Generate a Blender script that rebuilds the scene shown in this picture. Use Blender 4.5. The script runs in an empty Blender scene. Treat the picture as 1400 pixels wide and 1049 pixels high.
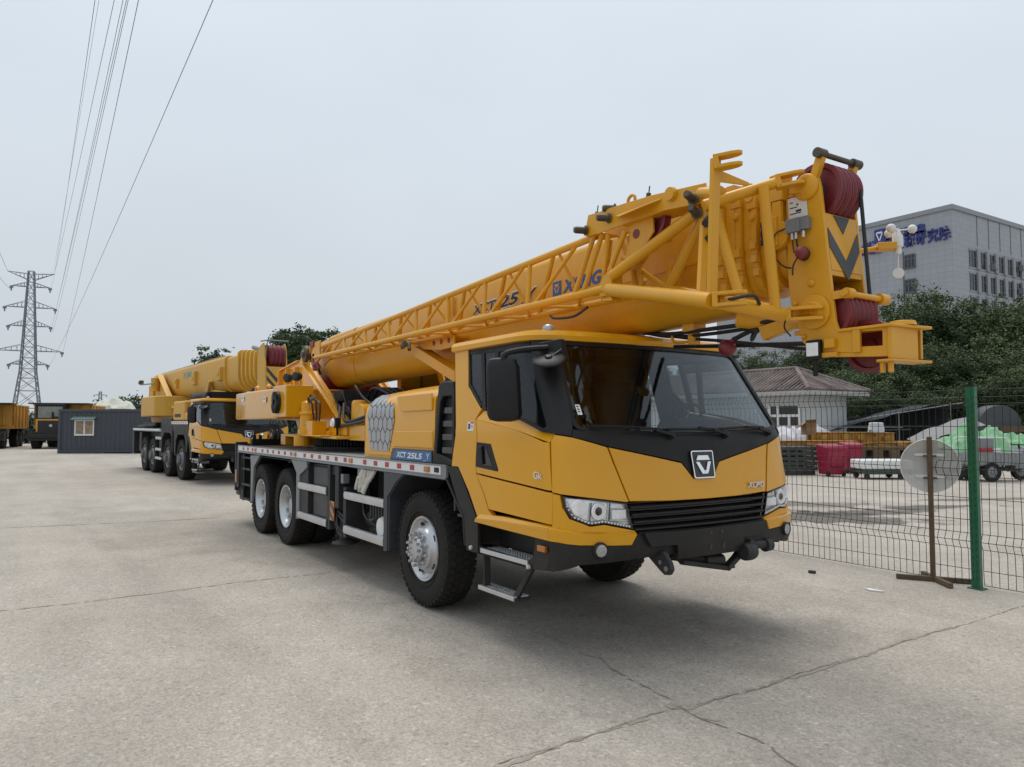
import bpy, bmesh, math, random, bisect
from mathutils import Vector as V, Matrix
PI = math.pi
R = math.radians
scene = bpy.context.scene
COL = scene.collection
# ------------------------------------------------------------------ camera model (metres, crane axes: X forward, Y its left, Z up)
CAM = V((6.489, -4.41414, 1.72192)); FPX = 1030.69; YAW = 2.564507; PITCH = 0.05298714
FW = V((math.cos(YAW)*math.cos(PITCH), math.sin(YAW)*math.cos(PITCH), math.sin(PITCH)))
RT = V((math.sin(YAW), -math.cos(YAW), 0)); UP = RT.cross(FW)
def ray(px, py): return FW + RT*((px-700)/FPX) - UP*((py-524.5)/FPX)
def at(px, py, d): return CAM + ray(px, py)*d
def gnd(px, py, z=0.0):
    r = ray(px, py); return CAM + r*((z-CAM.z)/r.z)
def ony(px, py, y):
    r = ray(px, py); return CAM + r*((y-CAM.y)/r.y)
# ------------------------------------------------------------------ naming helpers
ORG = {}
def tag(o, label=None, cat=None, group=None, kind=None):
    if label: o['label'] = label
    if cat: o['category'] = cat
    if group: o['group'] = group
    if kind: o['kind'] = kind
    return o
def thing(name, label, cat, loc=(0,0,0), rz=0.0, group=None):
    o = bpy.data.objects.new(name, None); COL.objects.link(o)
    o.location = loc; o.rotation_euler = (0,0,rz); o.empty_display_size = .3
    ORG[o.name] = V(loc)
    return tag(o, label, cat, group)
def copy_tree(o, parent=None):
    c = o.copy(); COL.objects.link(c); c.parent = parent
    for ch in list(o.children): copy_tree(ch, c)
    return c
# ------------------------------------------------------------------ mesh builder
class MB:
    def __init__(s): s.v=[]; s.f=[]; s.mi=[]; s.m=0; s.T=None
    def add(s, vs, fs):
        b=len(s.v)
        for p in vs:
            p=V(p); s.v.append(s.T@p if s.T else p)
        for f in fs: s.f.append([b+i for i in f]); s.mi.append(s.m)
        return s
    def hexa(s, p):   # 8 points: bottom ring 0-3, top ring 4-7
        return s.add(p, [(3,2,1,0),(4,5,6,7),(0,1,5,4),(1,2,6,5),(2,3,7,6),(3,0,4,7)])
    def box(s, x0,x1,y0,y1,z0,z1):
        return s.hexa([(x0,y0,z0),(x1,y0,z0),(x1,y1,z0),(x0,y1,z0),(x0,y0,z1),(x1,y0,z1),(x1,y1,z1),(x0,y1,z1)])
    def cbox(s, c, d, rot=None):
        c=V(c); h=V(d)/2; P=[]
        for k in (-1,1):
            for (i,j) in ((-1,-1),(1,-1),(1,1),(-1,1)):
                q=V((i*h.x,j*h.y,k*h.z)); P.append(c+(rot@q if rot else q))
        return s.hexa(P)
    def beam(s, a, b, w, h, up=(0,0,1)):   # rectangular bar a->b, w across, h along up
        a=V(a); b=V(b); d=(b-a).normalized(); u=V(up); sd=d.cross(u)
        if sd.length<1e-4: sd=d.cross(V((0,1,0)))
        sd.normalize(); u=sd.cross(d); sd=sd*w/2; u=u*h/2
        return s.hexa([a-sd-u,a+sd-u,b+sd-u,b-sd-u,a-sd+u,a+sd+u,b+sd+u,b-sd+u])
    def prism(s, pts, off):  # planar polygon (3d points) extruded by vector
        off=V(off); n=len(pts); P=[V(p) for p in pts]; 
        nrm=V((0,0,0))
        for i in range(n):
            nrm+=P[i].cross(P[(i+1)%n])
        fl = nrm.dot(off)<0
        Q=P+[p+off for p in P]
        fs=[list(range(n-1,-1,-1)), list(range(n,2*n))]+[(i,(i+1)%n,n+(i+1)%n,n+i) for i in range(n)]
        if fl: fs=[f[::-1] for f in fs]
        return s.add(Q,fs)
    def xz(s, pts, y0, y1): return s.prism([(x,y0,z) for x,z in pts], (0,y1-y0,0))
    def yz(s, pts, x0, x1): return s.prism([(x0,y,z) for y,z in pts], (x1-x0,0,0))
    def xy(s, pts, z0, z1): return s.prism([(x,y,z0) for x,y in pts], (0,0,z1-z0))
    def frame(s, d):
        d=V(d).normalized(); a=V((0,0,1)) if abs(d.z)<.9 else V((1,0,0))
        u=d.cross(a).normalized(); return u, d.cross(u)
    def tube(s, a, b, r, n=10, r2=None, cap=True):
        a=V(a); b=V(b); u,w=s.frame(b-a); r2=r if r2 is None else r2
        vs=[]
        for i in range(n):
            t=2*PI*i/n; e=u*math.cos(t)+w*math.sin(t); vs.append(a+e*r)
        for i in range(n):
            t=2*PI*i/n; e=u*math.cos(t)+w*math.sin(t); vs.append(b+e*r2)
        fs=[(i,i+n,(i+1)%n+n,(i+1)%n) for i in range(n)]
        if cap: fs+=[list(range(n)), list(range(2*n-1,n-1,-1))]
        return s.add(vs,fs)
    def pipe(s, pts, r, n=8):
        pts=[V(p) for p in pts]
        if 3<=len(pts)<=9:   # round the bends (Catmull-Rom)
            q=[pts[0]*2-pts[1]]+pts+[pts[-1]*2-pts[-2]]; o=[]
            for i in range(1,len(q)-2):
                for k in range(4):
                    t=k/4; o.append(((q[i]*2)+(q[i+1]-q[i-1])*t+(q[i-1]*2-q[i]*5+q[i+1]*4-q[i+2])*t*t+(q[i]*3-q[i-1]-q[i+1]*3+q[i+2])*t**3)*.5)
            pts=o+[pts[-1]]
        m=len(pts); vs=[]; pu=None
        for k,p in enumerate(pts):
            d=(pts[min(k+1,m-1)]-pts[max(k-1,0)]).normalized()
            if pu is None: u,w=s.frame(d)
            else:
                u=(pu-d*pu.dot(d)).normalized(); w=d.cross(u)
            pu=u
            for i in range(n):
                t=2*PI*i/n; vs.append(p+(u*math.cos(t)+w*math.sin(t))*r)
        fs=[]
        for k in range(m-1):
            for i in range(n): fs.append((k*n+i,k*n+(i+1)%n,(k+1)*n+(i+1)%n,(k+1)*n+i))
        fs+=[list(range(n-1,-1,-1)), [(m-1)*n+i for i in range(n)]]
        return s.add(vs,fs)
    def lathe(s, prof, o, axis, n=32, closed=False):  # prof: (r,h) along axis
        o=V(o); d=V(axis).normalized(); u,w=s.frame(d); vs=[]; m=len(prof)
        for (r,h) in prof:
            for i in range(n):
                t=2*PI*i/n; vs.append(o+d*h+(u*math.cos(t)+w*math.sin(t))*r)
        fs=[]
        for k in range(m-1 if not closed else m):
            a=k*n; b=((k+1)%m)*n
            for i in range(n): fs.append((a+i,b+i,b+(i+1)%n,a+(i+1)%n))
        if not closed:
            if prof[0][0]>1e-5: fs.append(list(range(n)))
            if prof[-1][0]>1e-5: fs.append([(m-1)*n+i for i in range(n-1,-1,-1)])
        return s.add(vs,fs)
    def ball(s, c, r, n=14, sc=(1,1,1)):
        c=V(c); vs=[]; fs=[]
        for k in range(1,n//2):
            a=PI*k/(n//2)
            for i in range(n):
                t=2*PI*i/n; vs.append(c+V((r*sc[0]*math.sin(a)*math.cos(t),r*sc[1]*math.sin(a)*math.sin(t),r*sc[2]*math.cos(a))))
        rows=n//2-1; top=len(vs); vs+= [c+V((0,0,r*sc[2])), c-V((0,0,r*sc[2]))]
        for k in range(rows-1):
            for i in range(n): fs.append((k*n+i,(k+1)*n+i,(k+1)*n+(i+1)%n,k*n+(i+1)%n))
        for i in range(n):
            fs.append((top,i,(i+1)%n)); fs.append((top+1,(rows-1)*n+(i+1)%n,(rows-1)*n+i))
        return s.add(vs,fs)
    def grid(s, rows, closed=False):
        n=len(rows[0]); vs=[p for r in rows for p in r]; fs=[]
        for k in range(len(rows)-1):
            for i in range(n-1 if not closed else n):
                fs.append((k*n+i,k*n+(i+1)%n,(k+1)*n+(i+1)%n,(k+1)*n+i))
        return s.add(vs,fs)
    def loft(s, rings, cap=True):
        n=len(rings[0]); s.grid(rings, True)
        b=len(s.v)-n*len(rings)
        if cap:
            s.f.append([b+i for i in range(n-1,-1,-1)]); s.mi.append(s.m)
            s.f.append([b+n*(len(rings)-1)+i for i in range(n)]); s.mi.append(s.m)
        return s
    def build(s, name, mats, parent=None, bevel=0.0, ang=38, loc=None, recalc=True, seg=2):
        if not isinstance(mats,(list,tuple)): mats=[mats]
        me=bpy.data.meshes.new(name)
        o=V((0,0,0))
        if parent is not None and loc is None: o=ORG.get(parent.name, o)
        me.from_pydata([tuple(p-o) for p in s.v], [], s.f)
        for m in mats: me.materials.append(m)
        for p,i in zip(me.polygons, s.mi): p.material_index=min(i,len(mats)-1); p.use_smooth=True
        if recalc:
            bm=bmesh.new(); bm.from_mesh(me); bmesh.ops.recalc_face_normals(bm, faces=bm.faces); bm.to_mesh(me); bm.free()
        me.set_sharp_from_angle(angle=R(ang)); me.update()
        ob=bpy.data.objects.new(name, me); COL.objects.link(ob)
        if parent is not None:
            ob.parent=parent; ORG[ob.name]=ORG.get(parent.name, V((0,0,0)))
        if loc is not None: ob.location=loc
        if bevel>0:
            b=ob.modifiers.new('bevel','BEVEL'); b.width=bevel; b.segments=seg; b.limit_method='ANGLE'; b.angle_limit=R(40); b.harden_normals=True
        return ob
def text_mesh(mb, txt, origin, xdir, ydir, width=None, height=1.0, shear=0.0, fat=0.0, lift=0.0, ext=0.002):
    cu=bpy.data.curves.new('txt','FONT'); cu.body=txt; cu.size=1.0; cu.shear=shear; cu.offset=fat; cu.extrude=0.0; cu.resolution_u=3
    ob=bpy.data.objects.new('txt',cu); COL.objects.link(ob)
    dg=bpy.context.evaluated_depsgraph_get(); me=bpy.data.meshes.new_from_object(ob.evaluated_get(dg))
    bpy.data.objects.remove(ob); bpy.data.curves.remove(cu)
    if not me.vertices: return
    xs=[v.co.x for v in me.vertices]; ys=[v.co.y for v in me.vertices]
    x0,x1,y0,y1=min(xs),max(xs),min(ys),max(ys)
    X=V(xdir).normalized(); Y=V(ydir).normalized(); N=X.cross(Y).normalized(); O=V(origin)
    sy=height/(y1-y0); sx=(width/(x1-x0)) if width else sy
    n=len(me.vertices); P=[]
    for d in (ext,0):
        for v in me.vertices: P.append(O+X*((v.co.x-x0)*sx)+Y*((v.co.y-y0)*sy)+N*(lift+d))
    fs=[list(p.vertices) for p in me.polygons]
    cnt={}
    for f in fs:
        for i in range(len(f)):
            a,b=f[i],f[(i+1)%len(f)]
            cnt[(a,b)]=cnt.get((a,b),0)+1
    F=list(fs)
    for (a,b) in cnt:
        if (b,a) not in cnt: F.append([a,a+n,b+n,b])
    mb.add(P,F); bpy.data.meshes.remove(me)
# ------------------------------------------------------------------ materials
MATS={}
def nd(nt, t, **kw):
    n=nt.nodes.new(t)
    for k,v in kw.items():
        if k in n.inputs.keys() if isinstance(k,str) else False: n.inputs[k].default_value=v
        else: setattr(n,k,v)
    return n
def mat(name, col, rough=.5, metal=0., var=.12, scale=3., bump=0., bscale=60., coat=0., rvar=.1, dirt=0., dcol=(.16,.14,.11), spec=.5, streak=0., dust=0.):
    m=bpy.data.materials.new(name); m.use_nodes=True; nt=m.node_tree; L=nt.links.new
    b=nt.nodes['Principled BSDF']
    b.inputs['Roughness'].default_value=rough; b.inputs['Metallic'].default_value=metal
    b.inputs['Specular IOR Level'].default_value=spec
    if coat>0: b.inputs['Coat Weight'].default_value=coat; b.inputs['Coat Roughness'].default_value=.06
    tc=nd(nt,'ShaderNodeTexCoord'); n1=nd(nt,'ShaderNodeTexNoise'); n1.inputs['Scale'].default_value=scale; n1.inputs['Detail'].default_value=6; n1.inputs['Roughness'].default_value=.62
    L(tc.outputs['Object'],n1.inputs['Vector'])
    rp=nd(nt,'ShaderNodeValToRGB'); rp.color_ramp.elements[0].position=.3; rp.color_ramp.elements[1].position=.72
    c=V(col); lo=c*(1-var); hi=c*(1+var*.7)
    rp.color_ramp.elements[0].color=(*lo,1); rp.color_ramp.elements[1].color=(*hi,1)
    L(n1.outputs['Fac'],rp.inputs['Fac']); cur=rp.outputs['Color']
    if streak>0:
        mp=nd(nt,'ShaderNodeMapping'); mp.inputs['Scale'].default_value=(9,9,.5); L(tc.outputs['Object'],mp.inputs['Vector'])
        n3=nd(nt,'ShaderNodeTexNoise'); n3.inputs['Scale'].default_value=1.4; n3.inputs['Detail'].default_value=4; L(mp.outputs[0],n3.inputs['Vector'])
        r3=nd(nt,'ShaderNodeMapRange'); r3.inputs[1].default_value=.5; r3.inputs[2].default_value=.85; r3.inputs[3].default_value=0; r3.inputs[4].default_value=streak; L(n3.outputs['Fac'],r3.inputs[0])
        mx=nd(nt,'ShaderNodeMix',data_type='RGBA'); L(r3.outputs[0],mx.inputs[0]); L(cur,mx.inputs[6]); mx.inputs[7].default_value=(*dcol,1); cur=mx.outputs[2]
    if dirt>0:
        n4=nd(nt,'ShaderNodeTexNoise'); n4.inputs['Scale'].default_value=scale*4.3; n4.inputs['Detail'].default_value=8; n4.inputs['Roughness'].default_value=.7; L(tc.outputs['Object'],n4.inputs['Vector'])
        r4=nd(nt,'ShaderNodeMapRange'); r4.inputs[1].default_value=.48; r4.inputs[2].default_value=.8; r4.inputs[3].default_value=0; r4.inputs[4].default_value=dirt; L(n4.outputs['Fac'],r4.inputs[0])
        mx=nd(nt,'ShaderNodeMix',data_type='RGBA'); L(r4.outputs[0],mx.inputs[0]); L(cur,mx.inputs[6]); mx.inputs[7].default_value=(*dcol,1); cur=mx.outputs[2]
    if dust>0:
        ge=nd(nt,'ShaderNodeNewGeometry'); sz=nd(nt,'ShaderNodeSeparateXYZ'); L(ge.outputs['Position'],sz.inputs[0])
        rz_=nd(nt,'ShaderNodeMapRange'); rz_.inputs[1].default_value=.15; rz_.inputs[2].default_value=1.35; rz_.inputs[3].default_value=dust; rz_.inputs[4].default_value=dust*.08; L(sz.outputs[2],rz_.inputs[0])
        n5=nd(nt,'ShaderNodeTexNoise'); n5.inputs['Scale'].default_value=7; n5.inputs['Detail'].default_value=7; n5.inputs['Roughness'].default_value=.65; L(tc.outputs['Object'],n5.inputs['Vector'])
        r5=nd(nt,'ShaderNodeMapRange'); r5.inputs[1].default_value=.3; r5.inputs[2].default_value=.7; r5.inputs[3].default_value=.35; r5.inputs[4].default_value=1.3; L(n5.outputs['Fac'],r5.inputs[0])
        mm=nd(nt,'ShaderNodeMath',operation='MULTIPLY'); L(rz_.outputs[0],mm.inputs[0]); L(r5.outputs[0],mm.inputs[1])
        mx=nd(nt,'ShaderNodeMix',data_type='RGBA'); L(mm.outputs[0],mx.inputs[0]); L(cur,mx.inputs[6]); mx.inputs[7].default_value=(.27,.235,.185,1); cur=mx.outputs[2]
    L(cur,b.inputs['Base Color'])
    if rvar>0:
        r2=nd(nt,'ShaderNodeMapRange'); r2.inputs[1].default_value=.3; r2.inputs[2].default_value=.7; r2.inputs[3].default_value=max(.02,rough-rvar); r2.inputs[4].default_value=min(1,rough+rvar); L(n1.outputs['Fac'],r2.inputs[0]); L(r2.outputs[0],b.inputs['Roughness'])
    if bump>0:
        n2=nd(nt,'ShaderNodeTexNoise'); n2.inputs['Scale'].default_value=bscale; n2.inputs['Detail'].default_value=4; L(tc.outputs['Object'],n2.inputs['Vector'])
        bp=nd(nt,'ShaderNodeBump'); bp.inputs['Strength'].default_value=bump; bp.inputs['Distance'].default_value=.01; L(n2.outputs['Fac'],bp.inputs['Height']); L(bp.outputs[0],b.inputs['Normal'])
    MATS[name]=m; return m
def glass(name, tint, alpha_t, rough=.02, lo=.03):
    m=bpy.data.materials.new(name); m.use_nodes=True; nt=m.node_tree; L=nt.links.new; nt.nodes.clear()
    out=nd(nt,'ShaderNodeOutputMaterial'); tr=nd(nt,'ShaderNodeBsdfTransparent'); tr.inputs[0].default_value=(*(V(tint)*alpha_t),1)
    gl=nd(nt,'ShaderNodeBsdfGlossy'); gl.inputs['Color'].default_value=(.95,.97,1,1); gl.inputs['Roughness'].default_value=rough
    ge=nd(nt,'ShaderNodeNewGeometry'); dt=nd(nt,'ShaderNodeVectorMath',operation='DOT_PRODUCT'); L(ge.outputs['Incoming'],dt.inputs[0]); L(ge.outputs['Normal'],dt.inputs[1])
    ab=nd(nt,'ShaderNodeMath',operation='ABSOLUTE'); L(dt.outputs['Value'],ab.inputs[0]); om=nd(nt,'ShaderNodeMath',operation='SUBTRACT'); om.inputs[0].default_value=1; L(ab.outputs[0],om.inputs[1])
    fr=nd(nt,'ShaderNodeMath',operation='POWER'); L(om.outputs[0],fr.inputs[0]); fr.inputs[1].default_value=5
    mp=nd(nt,'ShaderNodeMapRange'); mp.inputs[1].default_value=0; mp.inputs[2].default_value=1; mp.inputs[3].default_value=lo; mp.inputs[4].default_value=1.0
    L(fr.outputs[0],mp.inputs[0]); mx=nd(nt,'ShaderNodeMixShader'); L(mp.outputs[0],mx.inputs[0]); L(tr.outputs[0],mx.inputs[1]); L(gl.outputs[0],mx.inputs[2]); L(mx.outputs[0],out.inputs[0])
    MATS[name]=m; return m
YEL=mat('yellow_paint',(.72,.340,.005),.24,coat=.36,spec=.35,dust=.04,var=.04,scale=.9,dirt=.04,dcol=(.42,.22,.04),rvar=.05)
BOOMY=mat('boom_yellow',(.69,.335,.012),.36,coat=.12,spec=.35,var=.07,scale=1.5,dirt=.14,dcol=(.38,.22,.07),streak=.16)
PALEY=mat('pale_yellow',(.62,.335,.03),.5,var=.12,scale=1.5,dirt=.25,dcol=(.42,.31,.17),streak=.2)
BLK=mat('black_plastic',(.011,.011,.012),.5,spec=.3,dust=.10,var=.2,scale=4,dirt=.1,dcol=(.06,.055,.05),bump=.05,bscale=300)
BLKG=mat('black_gloss',(.012,.012,.014),.2,var=.1,coat=.3,rvar=.05)
DARK=mat('dark_steel',(.022,.024,.028),.55,spec=.3,dust=.12,var=.25,scale=5,dirt=.2,dcol=(.09,.08,.07))
GREY=mat('grey_blue_panel',(.036,.041,.052),.42,spec=.35,dust=.12,var=.15,scale=2.5,dirt=.15,dcol=(.10,.09,.08))
LGREY=mat('light_grey_paint',(.20,.215,.225),.45,var=.15,scale=3,dirt=.2,dcol=(.12,.11,.09))
SILV=mat('aluminium',(.62,.63,.64),.36,metal=.75,var=.08,scale=6,dirt=.18,dcol=(.25,.23,.2))
CHROME=mat('chrome',(.85,.86,.87),.1,metal=1,var=.03,rvar=.04)
RIMM=mat('rim_silver',(.56,.57,.58),.32,metal=.7,var=.12,scale=8,dirt=.35,dcol=(.22,.2,.17))
RUB=mat('tyre_rubber',(.014,.0135,.013),.8,spec=.25,dust=.05,var=.3,scale=6,bump=.25,bscale=90,dirt=.3,dcol=(.06,.055,.05),rvar=.08)
REDS=mat('sheave_red',(.19,.022,.030),.42,var=.2,scale=6,dirt=.35,dcol=(.05,.02,.02))
WHT=mat('white_paint',(.72,.72,.70),.5,var=.06,scale=6,dirt=.2,dcol=(.4,.37,.32))
REDR=mat('red_reflector',(.38,.015,.03),.3,var=.15,scale=20)
AMB=mat('amber_lens',(.46,.15,.02),.25,var=.1,coat=.4)
BLUE=mat('blue_decal',(.02,.13,.33),.4,var=.08)
BLUE2=mat('blue_logo',(.025,.10,.36),.45,var=.1)
DECK=mat('deck_plate',(.27,.265,.25),.6,metal=.2,var=.2,scale=6,bump=.3,bscale=90,dirt=.4,dcol=(.14,.12,.10))
ROPE=mat('wire_rope',(.02,.02,.022),.5,var=.3,scale=40,bump=.4,bscale=120)
BRNZ=mat('worn_steel',(.10,.085,.06),.5,metal=.5,var=.3,scale=12,dirt=.4,dcol=(.05,.04,.03))
HOSE=mat('rubber_hose',(.016,.016,.018),.45,var=.2)
FAB=mat('seat_fabric',(.05,.05,.055),.85,var=.2,scale=10,bump=.2)
CLOTH=mat('white_sling',(.62,.60,.54),.9,var=.2,scale=14,bump=.5,bscale=60,dirt=.35,dcol=(.32,.29,.24))
FOGL=mat('fog_glass',(.42,.43,.43),.12,metal=.3,var=.35,scale=60,rvar=.05)
LAMPB=mat('lamp_bowl',(.95,.96,.97),.16,metal=.35,var=.12,scale=30,rvar=.08)
LENSW=mat('lamp_lens',(.82,.83,.84),.15,metal=.1,var=.1,scale=40)
HEX=mat('silver_decal',(.40,.40,.41),.4,metal=.3,var=.1,scale=4)
CWGREY=mat('chevron_grey',(.05,.055,.062),.5,var=.2,scale=6)
GLS=glass('windscreen_glass',(.90,.95,.96),.86,lo=.036)
GLD=glass('dark_glass',(.84,.88,.89),.84,lo=.025)
GLC=glass('clear_lens',(1,1,1),.98)
# ================================================================== world, sun, camera
w=bpy.data.worlds.new('World'); scene.world=w; w.use_nodes=True; nt=w.node_tree; L=nt.links.new
bg=nt.nodes['Background']; sky=nd(nt,'ShaderNodeTexSky',sky_type='NISHITA'); sky.sun_disc=False
SUN_EL, SUN_AZ = R(70), R(165)       # azimuth measured from +X towards +Y
sky.sun_elevation=SUN_EL; sky.sun_rotation=R(90)-SUN_AZ; sky.air_density=1.0; sky.dust_density=4.0; sky.ozone_density=1.0
hs=nd(nt,'ShaderNodeHueSaturation'); hs.inputs['Saturation'].default_value=.18; hs.inputs['Value'].default_value=1.0; L(sky.outputs[0],hs.inputs['Color'])
tc=nd(nt,'ShaderNodeTexCoord'); sp=nd(nt,'ShaderNodeSeparateXYZ'); L(tc.outputs['Generated'],sp.inputs[0])
rp=nd(nt,'ShaderNodeValToRGB'); e=rp.color_ramp.elements
e[0].position=0.0; e[0].color=(6.1,6.55,7.0,1); e[1].position=.62; e[1].color=(7.5,8.4,9.4,1)
x=e.new(.12); x.color=(6.35,6.9,7.45,1); x=e.new(.33); x.color=(6.95,7.7,8.5,1)
L(sp.outputs[2],rp.inputs[0])
nz=nd(nt,'ShaderNodeTexNoise'); nz.inputs['Scale'].default_value=1.6; nz.inputs['Detail'].default_value=4; nz.inputs['Roughness'].default_value=.5
mpn=nd(nt,'ShaderNodeMapping'); mpn.inputs['Scale'].default_value=(1,1,2.6); L(tc.outputs['Generated'],mpn.inputs[0]); L(mpn.outputs[0],nz.inputs['Vector'])
mr=nd(nt,'ShaderNodeMapRange'); mr.inputs[1].default_value=.3; mr.inputs[2].default_value=.7; mr.inputs[3].default_value=.955; mr.inputs[4].default_value=1.045; L(nz.outputs['Fac'],mr.inputs[0])
vm=nd(nt,'ShaderNodeVectorMath',operation='SCALE'); L(rp.outputs[0],vm.inputs[0]); L(mr.outputs[0],vm.inputs['Scale'])
mx=nd(nt,'ShaderNodeMix',data_type='RGBA'); mx.inputs[0].default_value=.92; L(hs.outputs[0],mx.inputs[6]); L(vm.outputs[0],mx.inputs[7])
L(mx.outputs[2],bg.inputs['Color']); bg.inputs['Strength'].default_value=.10
sl=bpy.data.lights.new('sun','SUN'); so=bpy.data.objects.new('sun',sl); COL.objects.link(so)
sl.energy=1.9; sl.angle=R(40); sl.color=(1,.965,.91)
sd=V((math.cos(SUN_EL)*math.cos(SUN_AZ),math.cos(SUN_EL)*math.sin(SUN_AZ),math.sin(SUN_EL)))
so.rotation_euler=sd.to_track_quat('Z','Y').to_euler(); so.location=(0,0,30)
cd=bpy.data.cameras.new('camera'); co=bpy.data.objects.new('camera',cd); COL.objects.link(co); scene.camera=co
M=Matrix((RT,UP,-FW)).transposed().to_4x4(); M.translation=CAM; co.matrix_world=M
cd.sensor_width=36; cd.lens=36*FPX/1400; cd.clip_start=.05; cd.clip_end=6000
scene.view_settings.view_transform='Standard'; scene.view_settings.look='None'; scene.view_settings.exposure=0; scene.view_settings.gamma=1
scene.cycles.max_bounces=8; scene.cycles.transparent_max_bounces=24
# ================================================================== ground
def ground_material():
    m=bpy.data.materials.new('concrete_yard'); m.use_nodes=True; nt=m.node_tree; L=nt.links.new; b=nt.nodes['Principled BSDF']
    tc=nd(nt,'ShaderNodeTexCoord'); P=tc.outputs['Object']
    def noise(s,d=6,r=.6,vec=None):
        n=nd(nt,'ShaderNodeTexNoise'); n.inputs['Scale'].default_value=s; n.inputs['Detail'].default_value=d; n.inputs['Roughness'].default_value=r; L(vec or P,n.inputs['Vector']); return n.outputs['Fac']
    def rng(f,a,b_,c,d):
        n=nd(nt,'ShaderNodeMapRange'); n.inputs[1].default_value=a; n.inputs[2].default_value=b_; n.inputs[3].default_value=c; n.inputs[4].default_value=d; L(f,n.inputs[0]); return n.outputs[0]
    def mul(c,f):
        n=nd(nt,'ShaderNodeVectorMath',operation='SCALE'); L(c,n.inputs[0]); L(f,n.inputs['Scale']); return n.outputs[0]
    rp=nd(nt,'ShaderNodeValToRGB'); e=rp.color_ramp.elements; e[0].position=.32; e[0].color=(.395,.347,.292,1); e[1].position=.7; e[1].color=(.465,.418,.362,1)
    L(noise(.22,7,.6),rp.inputs[0]); c=rp.outputs[0]
    c=mul(c,rng(noise(1.1,6,.65),.3,.7,.90,1.08))
    st=nd(nt,'ShaderNodeMapping'); st.inputs['Scale'].default_value=(.12,.9,1); st.inputs['Rotation'].default_value=(0,0,R(8)); L(P,st.inputs[0])
    c=mul(c,rng(noise(.9,5,.6,st.outputs[0]),.35,.7,.88,1.06))
    c=mul(c,rng(noise(14,5,.7),.3,.7,.91,1.07))
    vo=nd(nt,'ShaderNodeTexVoronoi'); vo.inputs['Scale'].default_value=85; L(P,vo.inputs['Vector'])
    sv=nd(nt,'ShaderNodeSeparateColor'); L(vo.outputs['Color'],sv.inputs[0])
    c=mul(c,rng(sv.outputs[0],0,1,.84,1.14))
    vo2=nd(nt,'ShaderNodeTexVoronoi'); vo2.inputs['Scale'].default_value=38; L(P,vo2.inputs['Vector'])
    sv2=nd(nt,'ShaderNodeSeparateColor'); L(vo2.outputs['Color'],sv2.inputs[0])
    c=mul(c,rng(sv2.outputs[1],.0,.10,.78,1.0)); c=mul(c,rng(sv2.outputs[2],.93,1.0,1.0,1.22))
    c=mul(c,rng(noise(46,3,.75),.30,.70,.80,1.20)); c=mul(c,rng(noise(21,2,.6),.62,.74,1.0,.84))
    nd_=nd(nt,'ShaderNodeVectorMath',operation='ADD'); nn=nd(nt,'ShaderNodeTexNoise'); nn.inputs['Scale'].default_value=5; nn.inputs['Detail'].default_value=5; L(P,nn.inputs['Vector']); sc_=nd(nt,'ShaderNodeVectorMath',operation='SCALE'); L(nn.outputs['Color'],sc_.inputs[0]); sc_.inputs['Scale'].default_value=.25; L(P,nd_.inputs[0]); L(sc_.outputs[0],nd_.inputs[1])
    vo3=nd(nt,'ShaderNodeTexVoronoi'); vo3.inputs['Scale'].default_value=.62; L(nd_.outputs[0],vo3.inputs['Vector']); s3=nd(nt,'ShaderNodeSeparateColor'); L(vo3.outputs['Color'],s3.inputs[0])
    rad=rng(s3.outputs[0],.45,1.0,0.0,.16); dv=nd(nt,'ShaderNodeMath',operation='SUBTRACT'); L(vo3.outputs['Distance'],dv.inputs[0]); L(rad,dv.inputs[1]); c=mul(c,rng(dv.outputs[0],-.04,.04,.86,1.0))
    # damp stains lying on the yard beyond the fence and tyre tracks and painted crane shade on this side: real ellipses in ground coordinates
    def blot(px,py,rx,ry,rot,amt,soft=.35):
        nonlocal c
        g=gnd(px,py); mp=nd(nt,'ShaderNodeMapping',vector_type='TEXTURE'); mp.inputs['Location'].default_value=(g.x,g.y,0); mp.inputs['Rotation'].default_value=(0,0,rot); mp.inputs['Scale'].default_value=(rx,ry,50); L(P,mp.inputs[0])
        ln=nd(nt,'ShaderNodeVectorMath',operation='LENGTH'); L(mp.outputs[0],ln.inputs[0])
        ad=nd(nt,'ShaderNodeMath',operation='ADD'); L(ln.outputs['Value'],ad.inputs[0]); L(rng(noise(1.1,8,.72),.25,.75,-.9,.9),ad.inputs[1])
        c=mul(c,rng(ad.outputs[0],1-soft,1+soft,amt,1.0))
    blot(1140,708,1.5,.85,R(40),.36,.14); blot(1195,700,1.5,.42,R(70),.40,.14); blot(1262,694,1.6,.30,R(68),.38,.14); blot(1345,683,2.2,.22,R(66),.5,.2); blot(1120,690,1.2,.5,R(50),.5,.2)
    
    for (y_,x_,rx_,ry_,a_) in ((-3.1,-2,9,.16,.93),(-5.0,-1,10,.17,.94),(-7.6,1,8,.15,.95),(.6,5.5,4,.5,.95)):
        q_=(x_,y_); mp=nd(nt,'ShaderNodeMapping',vector_type='TEXTURE'); mp.inputs['Location'].default_value=(x_,y_,0); mp.inputs['Rotation'].default_value=(0,0,R(4)); mp.inputs['Scale'].default_value=(rx_,ry_,50); L(P,mp.inputs[0]); ln=nd(nt,'ShaderNodeVectorMath',operation='LENGTH'); L(mp.outputs[0],ln.inputs[0]); ad=nd(nt,'ShaderNodeMath',operation='ADD'); L(ln.outputs['Value'],ad.inputs[0]); L(rng(noise(2.2,6,.7),.25,.75,-.5,.5),ad.inputs[1]); c=mul(c,rng(ad.outputs[0],.6,1.3,a_,1.0))
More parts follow.
